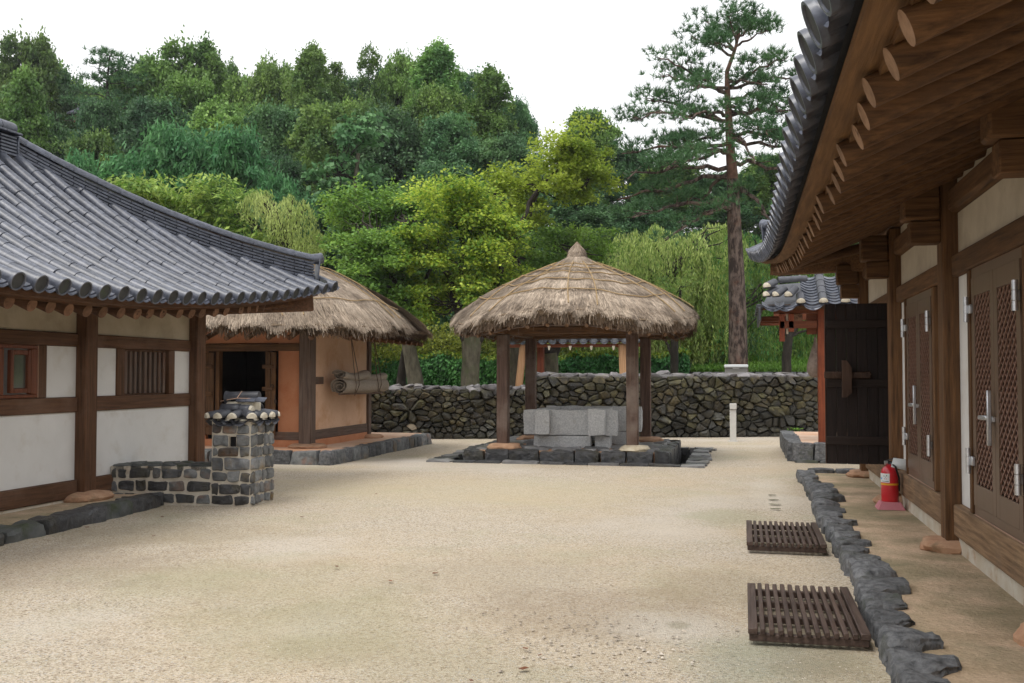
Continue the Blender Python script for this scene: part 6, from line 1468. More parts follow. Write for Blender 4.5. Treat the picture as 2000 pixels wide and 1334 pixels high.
# ---- the dark conifer on the skyline
def tufts(C, D, n, L, w, g, up=.5):
    """needle tufts: C (K,3) centres, D directions"""
    K = len(C); c = np.repeat(C, n, 0); d = np.repeat(D, n, 0) + g.normal(0, .75, (K * n, 3)); d[:, 2] += up; d /= np.linalg.norm(d, axis=1, keepdims=True)
    s = np.cross(d, g.normal(0, 1, (K * n, 3))); s /= np.linalg.norm(s, axis=1, keepdims=True) + 1e-9; l = L * g.uniform(.6, 1.2, (K * n, 1))
    return np.stack([c - s * w, c + s * w, c + d * l], 1).reshape(-1, 3)
def pine_tree(name, label, base, pts, limbs, nt_, L, w, trunk_r, mats, seed, per=16, padr=(.5, .9)):
    g = np.random.default_rng(seed); rng = random.Random(seed); root = thing(name, label, 'tree', base)
    b = MB(); P = [Vector(p) for p in pts]; n = len(P); b.tube(P, trunk_r, 14, cap=False, jit=.03, rng=rng)
    k0 = len(b.f); low = int((n - 1) * .52)
    bm_ = [0] * k0
    for i in range(k0): bm_[i] = 0 if (i // 14) < low else 1
    b.m = bm_
    C = []; Dd = []
    for (u, tip, pads) in limbs:
        i = min(n - 2, int(u * (n - 1))); f = u * (n - 1) - i; s_ = P[i].lerp(P[i + 1], f); tip = Vector(tip); r0 = max(.02, (.11 - .075 * u)) * (trunk_r[0] / .3)
        nb = len(b.f); q = limb(b, s_, tip, r0, r0 * .25, rng, seg=9, wob=.035, n=7, sag=-.04); b.m += [1] * (len(b.f) - len(b.m))
        Ld = (tip - s_).length
        for k in range(pads):
            v = rng.uniform(.30, 1.08); j = min(8, int(v * 9)); bp = q[j].lerp(q[min(9, j + 1)], v * 9 - j) if v <= 1 else tip
            side = (tip - s_).cross(Vector((0, 0, 1))).normalized(); e = bp + side * rng.uniform(-1, 1) * Ld * .34 * (1.15 - .5 * v) + Vector((rng.uniform(-.15, .15), rng.uniform(-.15, .15), rng.uniform(.02, .30) * min(1, Ld * .4)))
            nb = len(b.f); limb(b, q[min(9, j)], e, r0 * .30, .008, rng, seg=4, wob=.08, n=4); b.m += [1] * (len(b.f) - len(b.m))
            pr_ = rng.uniform(*padr); m_ = int(nt_ * pr_ ** 2)
            a = g.uniform(0, 2 * math.pi, m_); rr = pr_ * np.sqrt(g.random(m_)); cz = e.z + g.normal(0, .075, m_) + .22 * pr_ * (1 - (rr / pr_) ** 2)
            C.append(np.stack([e.x + np.cos(a) * rr, e.y + np.sin(a) * rr, cz], -1)); Dd.append(np.stack([np.cos(a) * rr / pr_ * .9, np.sin(a) * rr / pr_ * .9, np.full(m_, .35)], -1))
    C = np.concatenate(C); Dd = np.concatenate(Dd); V = tufts(C, Dd, per, L, w, g)
    me = fast_mesh('crown', V - np.array(base), 3, ['pineleaf']); o = bpy.data.objects.new('crown', me); link(o, root, base)
    b.build('trunk', mats, root, fix=False); return root
PYD = 31.0
def pt(px, py, d=PYD): return at(px, py, d)
base = pt(1443, 735); base.z = 0.0
tp = [(1443, 770), (1442, 700), (1441, 620), (1438, 520), (1434, 430), (1431, 350), (1427, 300), (1424, 240), (1421, 190), (1420, 140), (1436, 95), (1445, 60)]
pts = [pt(*q) for q in tp]; tr_ = [.33, .30, .27, .24, .215, .18, .145, .12, .095, .07, .05, .03]
rng = random.Random(55)
LB = [ # (trunk fraction, tip px, tip py, depth offset, pads)
 (.40, 1235, 425, -.8, 10), (.40, 1300, 470, -2.0, 8), (.46, 1205, 390, .6, 9), (.50, 1225, 350, -1, 10), (.50, 1330, 440, 1.5, 8), (.46, 1530, 470, -1.2, 5), (.52, 1590, 350, .5, 8),
 (.55, 1215, 300, -.5, 10), (.55, 1300, 330, -2.2, 8), (.58, 1240, 335, 1.6, 8), (.58, 1560, 300, -1.6, 8), (.60, 1610, 290, .8, 7),
 (.64, 1235, 230, -.6, 9), (.64, 1260, 195, .8, 9), (.62, 1320, 300, 1.6, 6), (.66, 1330, 235, -2.0, 7), (.66, 1545, 215, -.8, 8), (.68, 1600, 240, .6, 7), (.70, 1500, 265, -1.8, 6), (.62, 1475, 320, -2.0, 5),
 (.74, 1285, 115, -.3, 7), (.74, 1290, 150, .6, 8), (.76, 1345, 180, -1.4, 5), (.76, 1590, 150, .4, 8), (.76, 1540, 110, -.4, 8), (.78, 1500, 165, -1.0, 6), (.72, 1560, 190, 1.2, 6),
 (.88, 1350, 70, 0, 6), (.90, 1380, 40, .6, 6), (.92, 1500, 60, -.2, 6), (.95, 1440, 20, .2, 6), (.96, 1480, 45, .4, 5), (.90, 1400, 85, -.8, 5), (.93, 1420, 30, -.5, 4),
]
limbs = [(u, pt(x, y, PYD + dz), n) for u, x, y, dz, n in LB]
pine_tree('pine_tree', 'tall red trunked pine with flat needle pads rising right of the pavilion', base, pts, limbs, 60, .23, .0125, tr_, ['barkpine', 'barkpinered'], 5, per=15, padr=(.36, .60))
D2 = 64.0; top = at(215, 108, D2); b2 = Vector((top.x, top.y, top.z - 8)); P2 = [b2 + Vector((.2 * math.sin(k * .8), 0, k)) for k in range(8)] + [top]
limbs = []
for k in range(26):
    u = .35 + .64 * k / 25; a = k * 2.4; r_ = (1.15 - u) * 4.2 + .3; s_ = b2.lerp(top, u); limbs.append((u, s_ + Vector((math.cos(a) * r_, math.sin(a) * r_ * .7, .25)), 4))
pine_tree('pine_tree', 'dark open crowned conifer standing out on the skyline at the left', b2, P2, limbs, 16, .38, .028, [.2 - .02 * i for i in range(9)], ['barkdk', 'barkdk'], 6, per=12, padr=(.4, .8))

# ---- nearer trees: maples, zelkova, willows
def near_tree(name, label, trunk, limbs, clusters, leaf, size, aspect, per, seed, bark='bark', droop=.2, cat='tree', splitz=None, flatp=.72):
    """trunk [(point, radius)], limbs [(p0,p1,r0,r1)], clusters [(centre, radius xyz, n puffs, puff r)]"""
    g = np.random.default_rng(seed); rng = random.Random(seed); base = Vector(trunk[0][0]); root = thing(name, label, cat, base)
    b = MB(); b.tube([t_[0] for t_ in trunk], [t_[1] for t_ in trunk], 14, cap=False, jit=.04, rng=rng); nbase = len(b.f)
    for p0, p1, r0, r1 in limbs: limb(b, p0, p1, r0, r1, rng, seg=7, wob=.04, n=9)
    puffs = []
    for c, rad, n, pr_ in clusters:
        c = Vector(c)
        for k in range(int(n * 1.5)):
            d = Vector((rng.gauss(0, 1), rng.gauss(0, 1), rng.gauss(0, 1))).normalized() * rng.uniform(.3, 1.12)
            p = (c.x + d.x * rad[0], c.y + d.y * rad[1], c.z + d.z * rad[2]); r_ = pr_ * rng.uniform(.45, 1.15); puffs.append((*p, r_, flatp))
            if k % 3 == 0:
                o_ = min([Vector(l_[1]) for l_ in limbs], key=lambda q: (q - Vector(p)).length); limb(b, o_, p, .035, .008, rng, seg=5, wob=.06, n=4)
    P, D = puffcloud(puffs, per, size, g, surf=.45)
    leafcloud('crown', P, D, size, aspect, leaf if isinstance(leaf, list) else [leaf], root, base, seed, droop=droop, mi=(np.random.default_rng(seed).random(len(P)) < .35).astype(int) if isinstance(leaf, list) and len(leaf) > 1 else None)
    b.m = [0] * nbase + [1] * (len(b.f) - nbase); b.build('trunk', [bark, 'barkdk'], root, fix=False); return root
TD = 29.5
def w(px, py, d=TD): return at(px, py, d)
def zb(px, d=TD): p = at(px, 740, d); return Vector((p.x, p.y, -.05))
s_ = TD / FPX
def cl(px, py, rx, ry, n, pr_, d=TD, dy=1.6): return (w(px, py, d), (rx * d / FPX, dy, ry * d / FPX), n, pr_)
# bright maple (trunk at px 922)
t0 = zb(920); near_tree('maple_tree', 'bright yellow green maple with pale forked trunk left of the pavilion', [(t0, .33), (w(918, 740), .28), (w(920, 700), .27), (w(921, 670), .30), (w(922, 655), .30)],
    [(w(915, 665), w(895, 600), .22, .15), (w(930, 665), w(955, 600), .20, .13), (w(895, 600), w(860, 500), .14, .06), (w(900, 600), w(905, 450), .12, .05), (w(955, 600), w(1000, 470), .13, .06), (w(1000, 470), w(1050, 370), .09, .04), (w(905, 480), w(880, 400), .06, .03)],
    [cl(880, 400, 75, 40, 20, .55), cl(930, 430, 80, 45, 20, .55), cl(850, 470, 60, 40, 16, .5), cl(960, 520, 60, 50, 18, .5), cl(870, 560, 70, 45, 20, .5), cl(850, 620, 45, 30, 8, .4), cl(930, 590, 60, 40, 12, .45), cl(900, 370, 50, 20, 8, .4), cl(820, 520, 40, 30, 8, .4), cl(980, 570, 40, 40, 8, .4), cl(1000, 470, 30, 40, 8, .4)],
    ['maple', 'midgreen'], .115, 1.5, 1050, 61)
t0 = zb(1010, 31.5); near_tree('maple_tree', 'tallest yellow maple leaning right, its top against the sky left of the pine', [(t0, .24), (w(1000, 640, 31.5), .20), (w(1005, 480, 31.5), .16)],
    [(w(1005, 480, 31.5), w(1050, 370, 31.5), .13, .08), (w(1050, 370, 31.5), w(1110, 300, 31.5), .08, .03), (w(1050, 370, 31.5), w(1150, 350, 31.5), .06, .02), (w(1020, 440, 31.5), w(960, 380, 31.5), .06, .02)],
    [cl(1120, 300, 65, 40, 24, .5, 31.5), cl(1150, 360, 50, 30, 15, .45, 31.5), cl(1080, 350, 55, 45, 16, .45, 31.5), cl(1010, 370, 55, 35, 15, .45, 31.5), cl(1040, 420, 45, 30, 8, .4, 31.5)],
    ['maple', 'maple'], .115, 1.5, 1050, 62)
t0 = zb(815); near_tree('maple_tree', 'darker green maple with pale leaning trunk between the thatched house and the bright maple', [(t0, .26), (w(812, 745), .24), (w(803, 700), .21), (w(797, 670), .20), (w(795, 655), .2)],
    [(w(797, 665), w(780, 560), .16, .1), (w(797, 665), w(820, 580), .13, .08), (w(780, 560), w(740, 470), .1, .04), (w(785, 560), w(790, 440), .08, .03), (w(820, 580), w(850, 500), .07, .03)],
    [cl(700, 430, 50, 40, 16, .5, 32), cl(760, 410, 70, 40, 20, .55, 32), cl(700, 510, 60, 55, 20, .5), cl(770, 500, 60, 60, 24, .55), cl(740, 590, 75, 45, 20, .5), cl(810, 600, 40, 40, 10, .45), cl(820, 420, 60, 35, 12, .5, 33), cl(690, 470, 60, 50, 14, .45, 33), cl(800, 540, 60, 50, 14, .5, 31), cl(670, 560, 50, 50, 10, .5, 32)],
    ['midgreen', 'oak'], .12, 1.6, 950, 63)
t0 = zb(790); near_tree('maple_tree', 'slim dark trunk crossing behind the pale leaning trunk', [(t0, .16), (w(783, 745, 30.2), .15), (w(790, 700, 30.2), .14), (w(800, 655, 30.2), .13)], [(w(800, 655, 30.2), w(760, 560, 30.2), .1, .04)], [cl(740, 540, 40, 30, 6, .45, 30.5)], 'midgreen', .14, 1.6, 400, 64, bark='barkdk')
t0 = zb(1077, 31); near_tree('maple_tree', 'forked grey trunk and green crown seen through the pavilion and above its roof', [(t0, .28), (w(1076, 720, 31), .24), (w(1073, 690, 31), .26)],
    [(w(1068, 692, 31), w(1045, 640, 31), .15, .08), (w(1080, 692, 31), w(1100, 640, 31), .17, .08), (w(1045, 640, 31), w(1010, 500, 31), .09, .04), (w(1100, 640, 31), w(1120, 500, 31), .1, .04)],
    [cl(1100, 480, 85, 35, 22, .55, 34), cl(1040, 520, 50, 40, 12, .5, 33), cl(1150, 490, 40, 40, 10, .5, 34)], ['midgreen', 'oak'], .12, 1.6, 900, 65)
t0 = zb(1316, 33); near_tree('young_tree', 'slim dark trunk standing at the right corner of the pavilion roof', [(t0, .15), (w(1317, 690, 33), .13), (w(1318, 640, 33), .12)], [(w(1316, 700, 33), w(1300, 665, 33), .07, .04), (w(1318, 640, 33), w(1330, 560, 33), .1, .03)], [cl(1330, 560, 40, 30, 6, .5, 33)], 'willowdk', .14, 2.6, 300, 66, bark='barkdk')
t0 = zb(1537, 31); near_tree('young_tree', 'dark slender forked tree beside the red gate post', [(t0, .17), (w(1536, 700, 31), .14), (w(1540, 660, 31), .13)], [(w(1540, 665, 31), w(1528, 600, 31), .08, .03), (w(1542, 660, 31), w(1575, 600, 31), .09, .03), (w(1546, 655, 31), w(1600, 640, 31), .05, .02)], [cl(1550, 600, 40, 22, 6, .4, 31)], 'willowdk', .12, 3, 260, 67, bark='barkdk')
# zelkova behind the left roof: layered sprays
t0 = zb(400, 35); t0.z = .5; near_tree('zelkova_tree', 'layered light green tree arching above the tiled hip roof', [(t0, .3), (w(405, 560, 35), .24), (w(400, 470, 35), .18)],
    [(w(400, 470, 35), w(300, 380, 35), .1, .03), (w(400, 470, 35), w(420, 380, 35), .1, .03), (w(400, 480, 35), w(480, 420, 35), .09, .03)],
    [cl(280, 385, 55, 28, 16, .6, 35), cl(330, 400, 75, 40, 22, .65, 35), cl(420, 400, 85, 35, 26, .65, 35), cl(470, 440, 70, 45, 20, .6, 35), cl(390, 460, 80, 40, 20, .6, 35), cl(520, 480, 50, 25, 12, .5, 35), cl(560, 480, 60, 25, 10, .5, 34.6)],
    ['zelkova', 'midgreen'], .24, 3.0, 270, 70, droop=.45, flatp=.38)
t0 = zb(690, 40); t0.z = 1.2; near_tree('paulownia_tree', 'tree with very large drooping leaves in the middle of the wood', [(t0, .2), (w(690, 400, 44), .15), (w(700, 300, 44), .08)],
    [(w(695, 350, 44), w(660, 340, 44), .06, .02)], [cl(700, 270, 35, 45, 14, .55, 44), cl(680, 350, 55, 30, 14, .55, 44), cl(650, 400, 40, 20, 8, .5, 44)], 'paulownia', .27, 1.35, 220, 71, droop=.7)
# willows: hanging strands
def willow(name, label, base, strands, leaf, seed, size=.13, trunk=None, dens=14):
    g = np.random.default_rng(seed); root = thing(name, label, 'tree', base); P = []; D = []; rng = random.Random(seed); b = MB()
    for (x, y, z, L, dx, dy) in strands:
        n = max(4, int(L * dens)); u = (np.arange(n) + g.random(n)) / n; arc = np.minimum(u * 3, 1)
        p = np.stack([x + dx * arc + .05 * np.sin(u * 6 + x), y + dy * arc, z + .18 * np.sin(arc * 1.57) * .6 - L * u ** 1.15], -1); P.append(p + g.normal(0, .035, (n, 3))); d = g.normal(0, .3, (n, 3)); d[:, 2] = -1.6; D.append(d)
    P = np.concatenate(P); D = np.concatenate(D); leafcloud('crown', P, D, size, 4.0, leaf, root, base, seed, mi=(g.random(len(P)) < .28).astype(int) if len(leaf) > 1 else None)
    if trunk:
        b.tube([t_[0] for t_ in trunk], [t_[1] for t_ in trunk], 12, cap=False)
        tip = Vector(trunk[-1][0])
        for s in strands[::max(1, len(strands) // 40)]: limb(b, tip, (s[0], s[1], s[2]), .07, .012, rng, seg=6, wob=.05, n=5, sag=-.08)
        b.build('trunk', 'barkdk', root, fix=False)
    return root
def strandset(px0, px1, topf, botf, d0, d1, n, seed, Lr=(.8, 2.2), per=34):
    """umbrella clumps of hanging strands"""
    rng = random.Random(seed); out = []
    for i in range(n // per):
        px = rng.uniform(px0, px1); d = rng.uniform(d0, d1); t_, b_ = topf(px), botf(px); py = t_ + (b_ - t_) * rng.random() ** 1.3 * .9; c_ = at(px, py, d); R_ = rng.uniform(.35, .85); Lc = rng.uniform(*Lr)
        for k in range(per):
            a = rng.uniform(0, 6.28); rr = R_ * math.sqrt(rng.random()); L = min(Lc * rng.uniform(.5, 1.15), max(.3, (b_ - py) / FPX * d))
            out.append((c_.x + math.cos(a) * rr * .5, c_.y + math.sin(a) * rr * .5, c_.z - .35 * (rr / R_) ** 2, L, math.cos(a) * rr * .6, math.sin(a) * rr * .6))
    return out
f_top = lambda x: np.interp(x, [1160, 1200, 1250, 1330, 1420, 1500, 1640], [520, 455, 435, 440, 430, 450, 440]); f_bot = lambda x: np.interp(x, [1160, 1640], [700, 705])
ss = strandset(1165, 1440, f_top, f_bot, 35.8, 40, 2600, 3, (1.2, 3.4)); c = at(1300, 700, 38); c.z = 2.0
willow('willow_tree', 'large pale green weeping willow left of the pine trunk', c, ss, ['willow', 'willowdk'], 4, trunk=[(c, .3), (c + Vector((0, 0, 3.2)), .22)], size=.17, dens=13)
ss = strandset(1380, 1660, f_top, f_bot, 36.5, 41, 2300, 5, (1.2, 3.4)); c = at(1530, 700, 39); c.z = 2.0
willow('willow_tree', 'darker weeping willow right of the pine trunk', c, ss, ['willowdk', 'hedge'], 6, trunk=[(c, .3), (c + Vector((0, 0, 3.2)), .22)], size=.15)
f_top = lambda x: np.interp(x, [495, 520, 560, 600, 635], [380, 362, 370, 385, 410]); f_bot = lambda x: np.interp(x, [495, 580, 635], [420, 500, 510])
ss = strandset(500, 632, f_top, f_bot, 33, 35, 420, 7, (1.2, 2.6)); c = at(560, 560, 34.5); c.z = .9
willow('willow_tree', 'small pale weeping willow above the corner of the tiled roof', c, ss, ['willow'], 8, trunk=[(c, .18), (c + Vector((0, 0, 4.6)), .10)], size=.14)

# tiny tiled roof glimpsed between the trees on the hill
c = at(176, 222, 62); fr_ = thing('far_tiled_roof', 'tiny grey tiled roof glimpsed between the trees at the upper left', 'roof', c)
b = MB(); b.add([(c.x - 1.1, c.y - .8, c.z - .15), (c.x + 1.1, c.y - .8, c.z - .15), (c.x + .8, c.y, c.z + .35), (c.x - .8, c.y, c.z + .35), (c.x - 1.1, c.y + .8, c.z - .15), (c.x + 1.1, c.y + .8, c.z - .15)], [(0, 1, 2, 3), (3, 2, 5, 4), (0, 3, 4), (1, 5, 2)]); b.build('roof_slope', 'tiledark', fr_, smooth=False)
for i in range(9): MB().tube([(c.x - 1 + i * .25, c.y - .82, c.z - .1), (c.x - .75 + i * .19, c.y - .02, c.z + .39)], .05, 6).build('roof_tile', 'tile', fr_, fix=False)
part('ridge', 'tiledark', fr_, (c.x - .85, c.x + .85, c.y - .08, c.y + .08, c.z + .33, c.z + .48)); part('wall', 'lwx', fr_, (c.x - .8, c.x + .8, c.y - .5, c.y + .5, c.z - .6, c.z - .16))
# ================================================================ COURTYARD OBJECTS
# gate house on the right: stone step, red post, tiled roof with lime plugged tile ends
gt = terrace('terrace', [(1.05, 19.05), (4.5, 19.05), (4.5, 23.0), (1.0, 23.0)], 0.34, 'earthpink')
rng = random.Random(91); k = 0
for a, c in run(.86, 2.6, .34, .6): blockobj('stone', a + .004, c - .004, 18.88, 19.16, .03, .36, 520 + k, 'curb', gt, cell=.07, amp=.015, edge=.012); k += 1
for a, c in run(19.15, 23.0, .4, .65): blockobj('stone', .78, 1.06, a + .004, c - .004, -.05, .36, 530 + k, 'curb', gt, cell=.07, amp=.02, edge=.014); k += 1
for a, c in run(.88, 2.6, .34, .6): blockobj('stone', a + .02, c - .004, 18.83, 19.1, -.05, .055, 540 + k, 'curb2', gt, cell=.07, amp=.012, edge=.01); k += 1
gh = thing('tiled_gatehouse', 'tiled gatehouse with red post and lime plugged tiles behind the open plank door', 'gatehouse', (1.6, 20, .34))
GY = 19.25; r0 = gy(1597, 700, GY).x; r1 = gy(1613.5, 700, GY).x
part('post', 'red', gh, (r0, r1 + .02, GY - .09, GY + .09, .28, 2.9), ch=.01)
part('beam', 'redx', gh, (.55, 4.0, GY - .07, GY + .07, 2.74, 2.88)); part('beam', 'redx', gh, (.62, 4.0, GY + 2.2, GY + 2.34, 2.74, 2.88))
part('bracket', 'redx', gh, (.66, r0 - .01, GY - .10, GY - .075, 2.46, 2.60)); 
for px in (1527, 1545): x = gy(px, 620, GY).x; part('hanging_post', 'red', gh, (x - .05, x + .05, GY - .10, GY + .05, 2.22 if px == 1527 else 2.40, 2.735))
part('peg', 'lime', gh, (gy(1537, 600, GY).x - .02, gy(1537, 600, GY).x + .02, GY - .05, GY + .02, 2.36, 2.73))
part('beam_end', 'endgrainl', gh, (gy(1558, 610, GY).x - .08, gy(1558, 610, GY).x + .08, GY - .09, GY + .2, 2.58, 2.73)); part('door_board', 'redx', gh, (gy(1575, 600, GY).x, r0 - .004, GY + .0, GY + .04, 2.35, 2.735))
part('end_board', 'tiledark', gh, (.28, .32, GY - .3, GY + 2.5, 2.60, 2.86)); part('fascia', 'rwx', gh, (.34, 4.0, GY - .22, GY - .18, 2.80, 2.90))
for y in (GY + .4, GY + 1.2, GY + 2.0): part('rafter', 'redx', gh, (.34, .9, y, y + .1, 2.62, 2.72))
covm = tile_mesh('cover_tile', .30, .085, .078, ['tiledark']); 
pstep = pan_mesh('pan_tile', .15, .36, .075, .0, 'tile'); plast = pan_mesh('drip_tile', .16, .40, .085, .03, 'tile')
b = MB(); seg = 10; b.add([(-.004 - .02 * k, math.cos(math.pi * j / seg) * .084 * rr, math.sin(math.pi * j / seg) * .084 * rr) for k, rr in enumerate((.98, .80, .05)) for j in range(seg + 1)], [(k * 11 + j, k * 11 + j + 1, (k + 1) * 11 + j + 1, (k + 1) * 11 + j) for k in range(2) for j in range(seg)]); plug = b.mesh('lime_plug', ['lime'], fix=False)
ZE = 2.93; sl = Vector((0, 1, .55)).normalized()
cols = [gy(px, 585, GY - .3).x for px in (1564, 1608, 1651)]; cols += [cols[-1] + .43 * k for k in range(1, 5)]
for i, x in enumerate(cols):
    nrow = 5 if i else 1
    for k in range(nrow): inst('roof_tile', covm, frame(Vector((x, GY - .34, ZE)) + sl * (.28 * k), sl, (0, 0, 1)), gh)
    inst('lime_plug', plug, frame(Vector((x, GY - .34, ZE)), sl, (0, 0, 1)), gh)
    if i < len(cols) - 1 or 1:
        for k in range(11): inst('pan_tile' if k else 'drip_tile', pstep if k else plast, frame(Vector((x + .215, GY - .36, ZE - .035 + .018 * 0)) + sl * (.125 * k) + Vector((0, 0, .012)), sl + Vector((0, 0, -.16)), (0, 0, 1)), gh)
# corner: tiles fanning to the left
for (ax, ay), (bx, by), z in (((1540, 577), (1560, 556), 0), ((1515, 577), (1545, 556), .0), ((1497, 577), (1528, 560), .01), ((1498, 560), (1520, 548), .04)):
    p = gy(ax, ay, GY - .32); q = gy(bx, by, GY + .05); d = q - p; inst('roof_tile', covm, frame(p, d, (0, 0, 1)), gh); inst('lime_plug', plug, frame(p, d, (0, 0, 1)), gh)
p = gy(1520, 549, GY + .02); q = gy(1572, 546, GY + .08); d = q - p
for k in range(2): inst('ridge_cap', covm, frame(p + d * (.46 * k), d, (0, 0, 1)), gh)
for px in (1510, 1535): p = gy(px, 590, GY - .35); inst('drip_tile', plast, frame(Vector((p.x, GY - .36, ZE - .04)), sl, (0, 0, 1)), gh)
MB().add([(.33, GY - .25, ZE - .06), (4.2, GY - .25, ZE - .06), (4.2, GY + 1.1, ZE + .70), (.6, GY + 1.1, ZE + .45)], [(0, 1, 2, 3)]).build('roof_deck', 'tiledark', gh, fix=False)
MB().add([(.33, GY - .25, ZE - .06), (.60, GY + 1.1, ZE + .45), (.33, GY + 2.5, ZE - .06)], [(0, 1, 2)]).build('roof_deck', 'tiledark', gh, fix=False)
for k in range(7): part('side_tile', 'tiledark', gh, (.24, .36, GY - .28 + k * .39, GY + .08 + k * .39, ZE - .10 - .01 * (k % 2), ZE - .02))
# sack hanging from the gatehouse
sk = gy(1586, 700, GY + .3); b = MB(); b.lathe([(.02, .42), (.035, .30), (.10, .10), (.155, -.10), (.16, -.22), (.10, -.32), (.02, -.34)], (sk.x + .06, sk.y, sk.z - .02), 14)
o = b.build('hanging_sack', 'sack', None); tag(o, 'grey cloth sack hanging beside the red gate post', 'sack')
MB().tube([(sk.x + .06, sk.y, sk.z + .40), (sk.x + .12, sk.y, 2.74)], .008, 5).build('cord', 'ropedk', None)
bpy.data.objects['cord'].parent = None; tag(bpy.data.objects['cord'], 'thin cord holding the grey sack by the red gate post', 'cord')

# fire extinguisher in its stand
ex = gz(1744, 984, .09); EX = Vector((1.595, 11.95, .09))
fs = MB(); h1, h2, zt = .150, .105, .085
fs.add([(EX.x - h1, EX.y - h1, .092), (EX.x + h1, EX.y - h1, .092), (EX.x + h1, EX.y + h1, .092), (EX.x - h1, EX.y + h1, .092), (EX.x - h2, EX.y - h2, .09 + zt), (EX.x + h2, EX.y - h2, .09 + zt), (EX.x + h2, EX.y + h2, .09 + zt), (EX.x - h2, EX.y + h2, .09 + zt)], [(0, 3, 2, 1), (4, 5, 6, 7), (0, 1, 5, 4), (1, 2, 6, 5), (2, 3, 7, 6), (3, 0, 4, 7)])
o = fs.build('extinguisher_stand', 'expink', None, smooth=False); bv = o.modifiers.new('bevel', 'BEVEL'); bv.width = .008; bv.segments = 2; tag(o, 'faded pink plastic stand under the fire extinguisher', 'stand')
fe = thing('fire_extinguisher', 'red fire extinguisher with yellow band and paper tag on the earthen terrace', 'extinguisher', EX + Vector((0, 0, .086)))
r = .094; z0 = .087 + .09
MB().lathe([(r * .98, 0), (r, .01), (r, .30), (r * .97, .335), (r * .82, .37), (r * .5, .395), (.028, .402), (.026, .415)], (EX.x, EX.y, z0), 28).build('tank', 'exred', fe)
MB().lathe([(r + .002, 0), (r + .003, .002), (r + .003, .018), (r + .002, .02)], (EX.x, EX.y, z0 + .185), 28).build('band', 'exyellow', fe)
def arcpatch(name, m, a0, a1, za, zb_, off, n=8):
    V = []; 
    for i in range(n + 1):
        a = R(a0 + (a1 - a0) * i / n); V += [(EX.x + math.cos(a) * (r + off), EX.y + math.sin(a) * (r + off), z0 + za), (EX.x + math.cos(a) * (r + off), EX.y + math.sin(a) * (r + off), z0 + zb_)]
    return MB().add(V, [(2 * i, 2 * i + 2, 2 * i + 3, 2 * i + 1) for i in range(n)]).build(name, m, fe, fix=False)
lb = arcpatch('label', 'paper', 180, 262, .215, .315, .0025)
for a0, a1, za, zz, m in ((198, 208, .245, .268, 'inkblue'), (190, 197, .25, .262, 'inkblue'), (222, 227, .28, .292, 'ink'), (232, 236, .27, .28, 'ink'), (240, 246, .285, .298, 'hedge'), (226, 230, .25, .26, 'ink'), (238, 242, .25, .262, 'exred'), (205, 256, .225, .231, 'ink')): arcpatch('print', m, a0, a1, za, zz, .0034, 3)
b = MB(); zt = z0 + .415; b.box(EX.x - .022, EX.x + .022, EX.y - .02, EX.y + .02, zt, zt + .035, ch=.005); b.bar((EX.x - .03, EX.y, zt + .04), (EX.x + .07, EX.y - .02, zt + .075), .025, .012); b.bar((EX.x - .02, EX.y, zt + .03), (EX.x + .08, EX.y - .02, zt + .01), .022, .010); b.tube([(EX.x + .0, EX.y - .03, zt + .02), (EX.x + .05, EX.y - .09, zt - .02), (EX.x + .095, EX.y - .05, zt - .15), (EX.x + .098, EX.y - .02, zt - .3)], .011, 8); b.build('valve', 'black', fe)
MB().tube([(EX.x - .055, EX.y - .01, zt + .015), (EX.x - .02, EX.y - .01, zt + .02)], [.024, .02], 12).build('gauge', 'steel', fe)
b = MB(); tx, tz = EX.x + .035, zt + .075; b.add([(tx, EX.y - .045, tz), (tx + .185, EX.y - .035, tz - .022), (tx + .165, EX.y - .060, tz - .145), (tx - .03, EX.y - .075, tz - .10)], [(0, 1, 2, 3)]); o = b.build('tag', 'paper', fe, fix=False); o.modifiers.new('t', 'SOLIDIFY').thickness = .0015
for i in range(7): MB().add([(tx + .045 + i * .015, EX.y - .074, tz - .095 - i * .002), (tx + .052 + i * .015, EX.y - .074, tz - .096 - i * .002), (tx + .052 + i * .015, EX.y - .076, tz - .122 - i * .002), (tx + .045 + i * .015, EX.y - .076, tz - .12 - i * .002)], [(0, 1, 2, 3)]).build('print', 'inkblue', o, fix=False) if False else None

# wooden drain grates
def grate(c0, c1, y0, y1, n, label, seed):
    rng = random.Random(seed); x0, x1 = c0, c1; root = thing('wooden_grate', label, 'drain grate', ((x0 + x1) / 2, (y0 + y1) / 2, 0), 'wooden grates over the courtyard drain'); zt = .098
    for y in (y0 + .02, y0 + (y1 - y0) * .36, y0 + (y1 - y0) * .68, y1 - .07): part('rail', 'grate', root, (x0 + (.0 if y > y0 + .1 else -.0), x1, y, y + .05, .018, zt - .036), ch=.005)
    wd = (x1 - x0) / n
    for i in range(n):
        ex_ = .018 if i in (0, n - 1) else 0; a = x0 + i * wd + wd * .22 - ex_ * (1 if i == 0 else .5); c = x0 + (i + 1) * wd - wd * .22 + ex_ * (1 if i == n - 1 else .5)
        part('slat', 'grate', root, (a, c, y0 + rng.uniform(-.006, .004), y1 + rng.uniform(-.004, .006), zt - .035, zt + rng.uniform(-.002, .003)), ch=.004)
    return root
grate(0.02, .70, 9.26, 10.62, 13, 'wooden slatted drain grate farther from the viewer, beside the puddled gravel', 1)
grate(0.02, .70, 6.12, 7.45, 13, 'large wooden slatted drain grate nearest the viewer, beside the curb stones', 2)

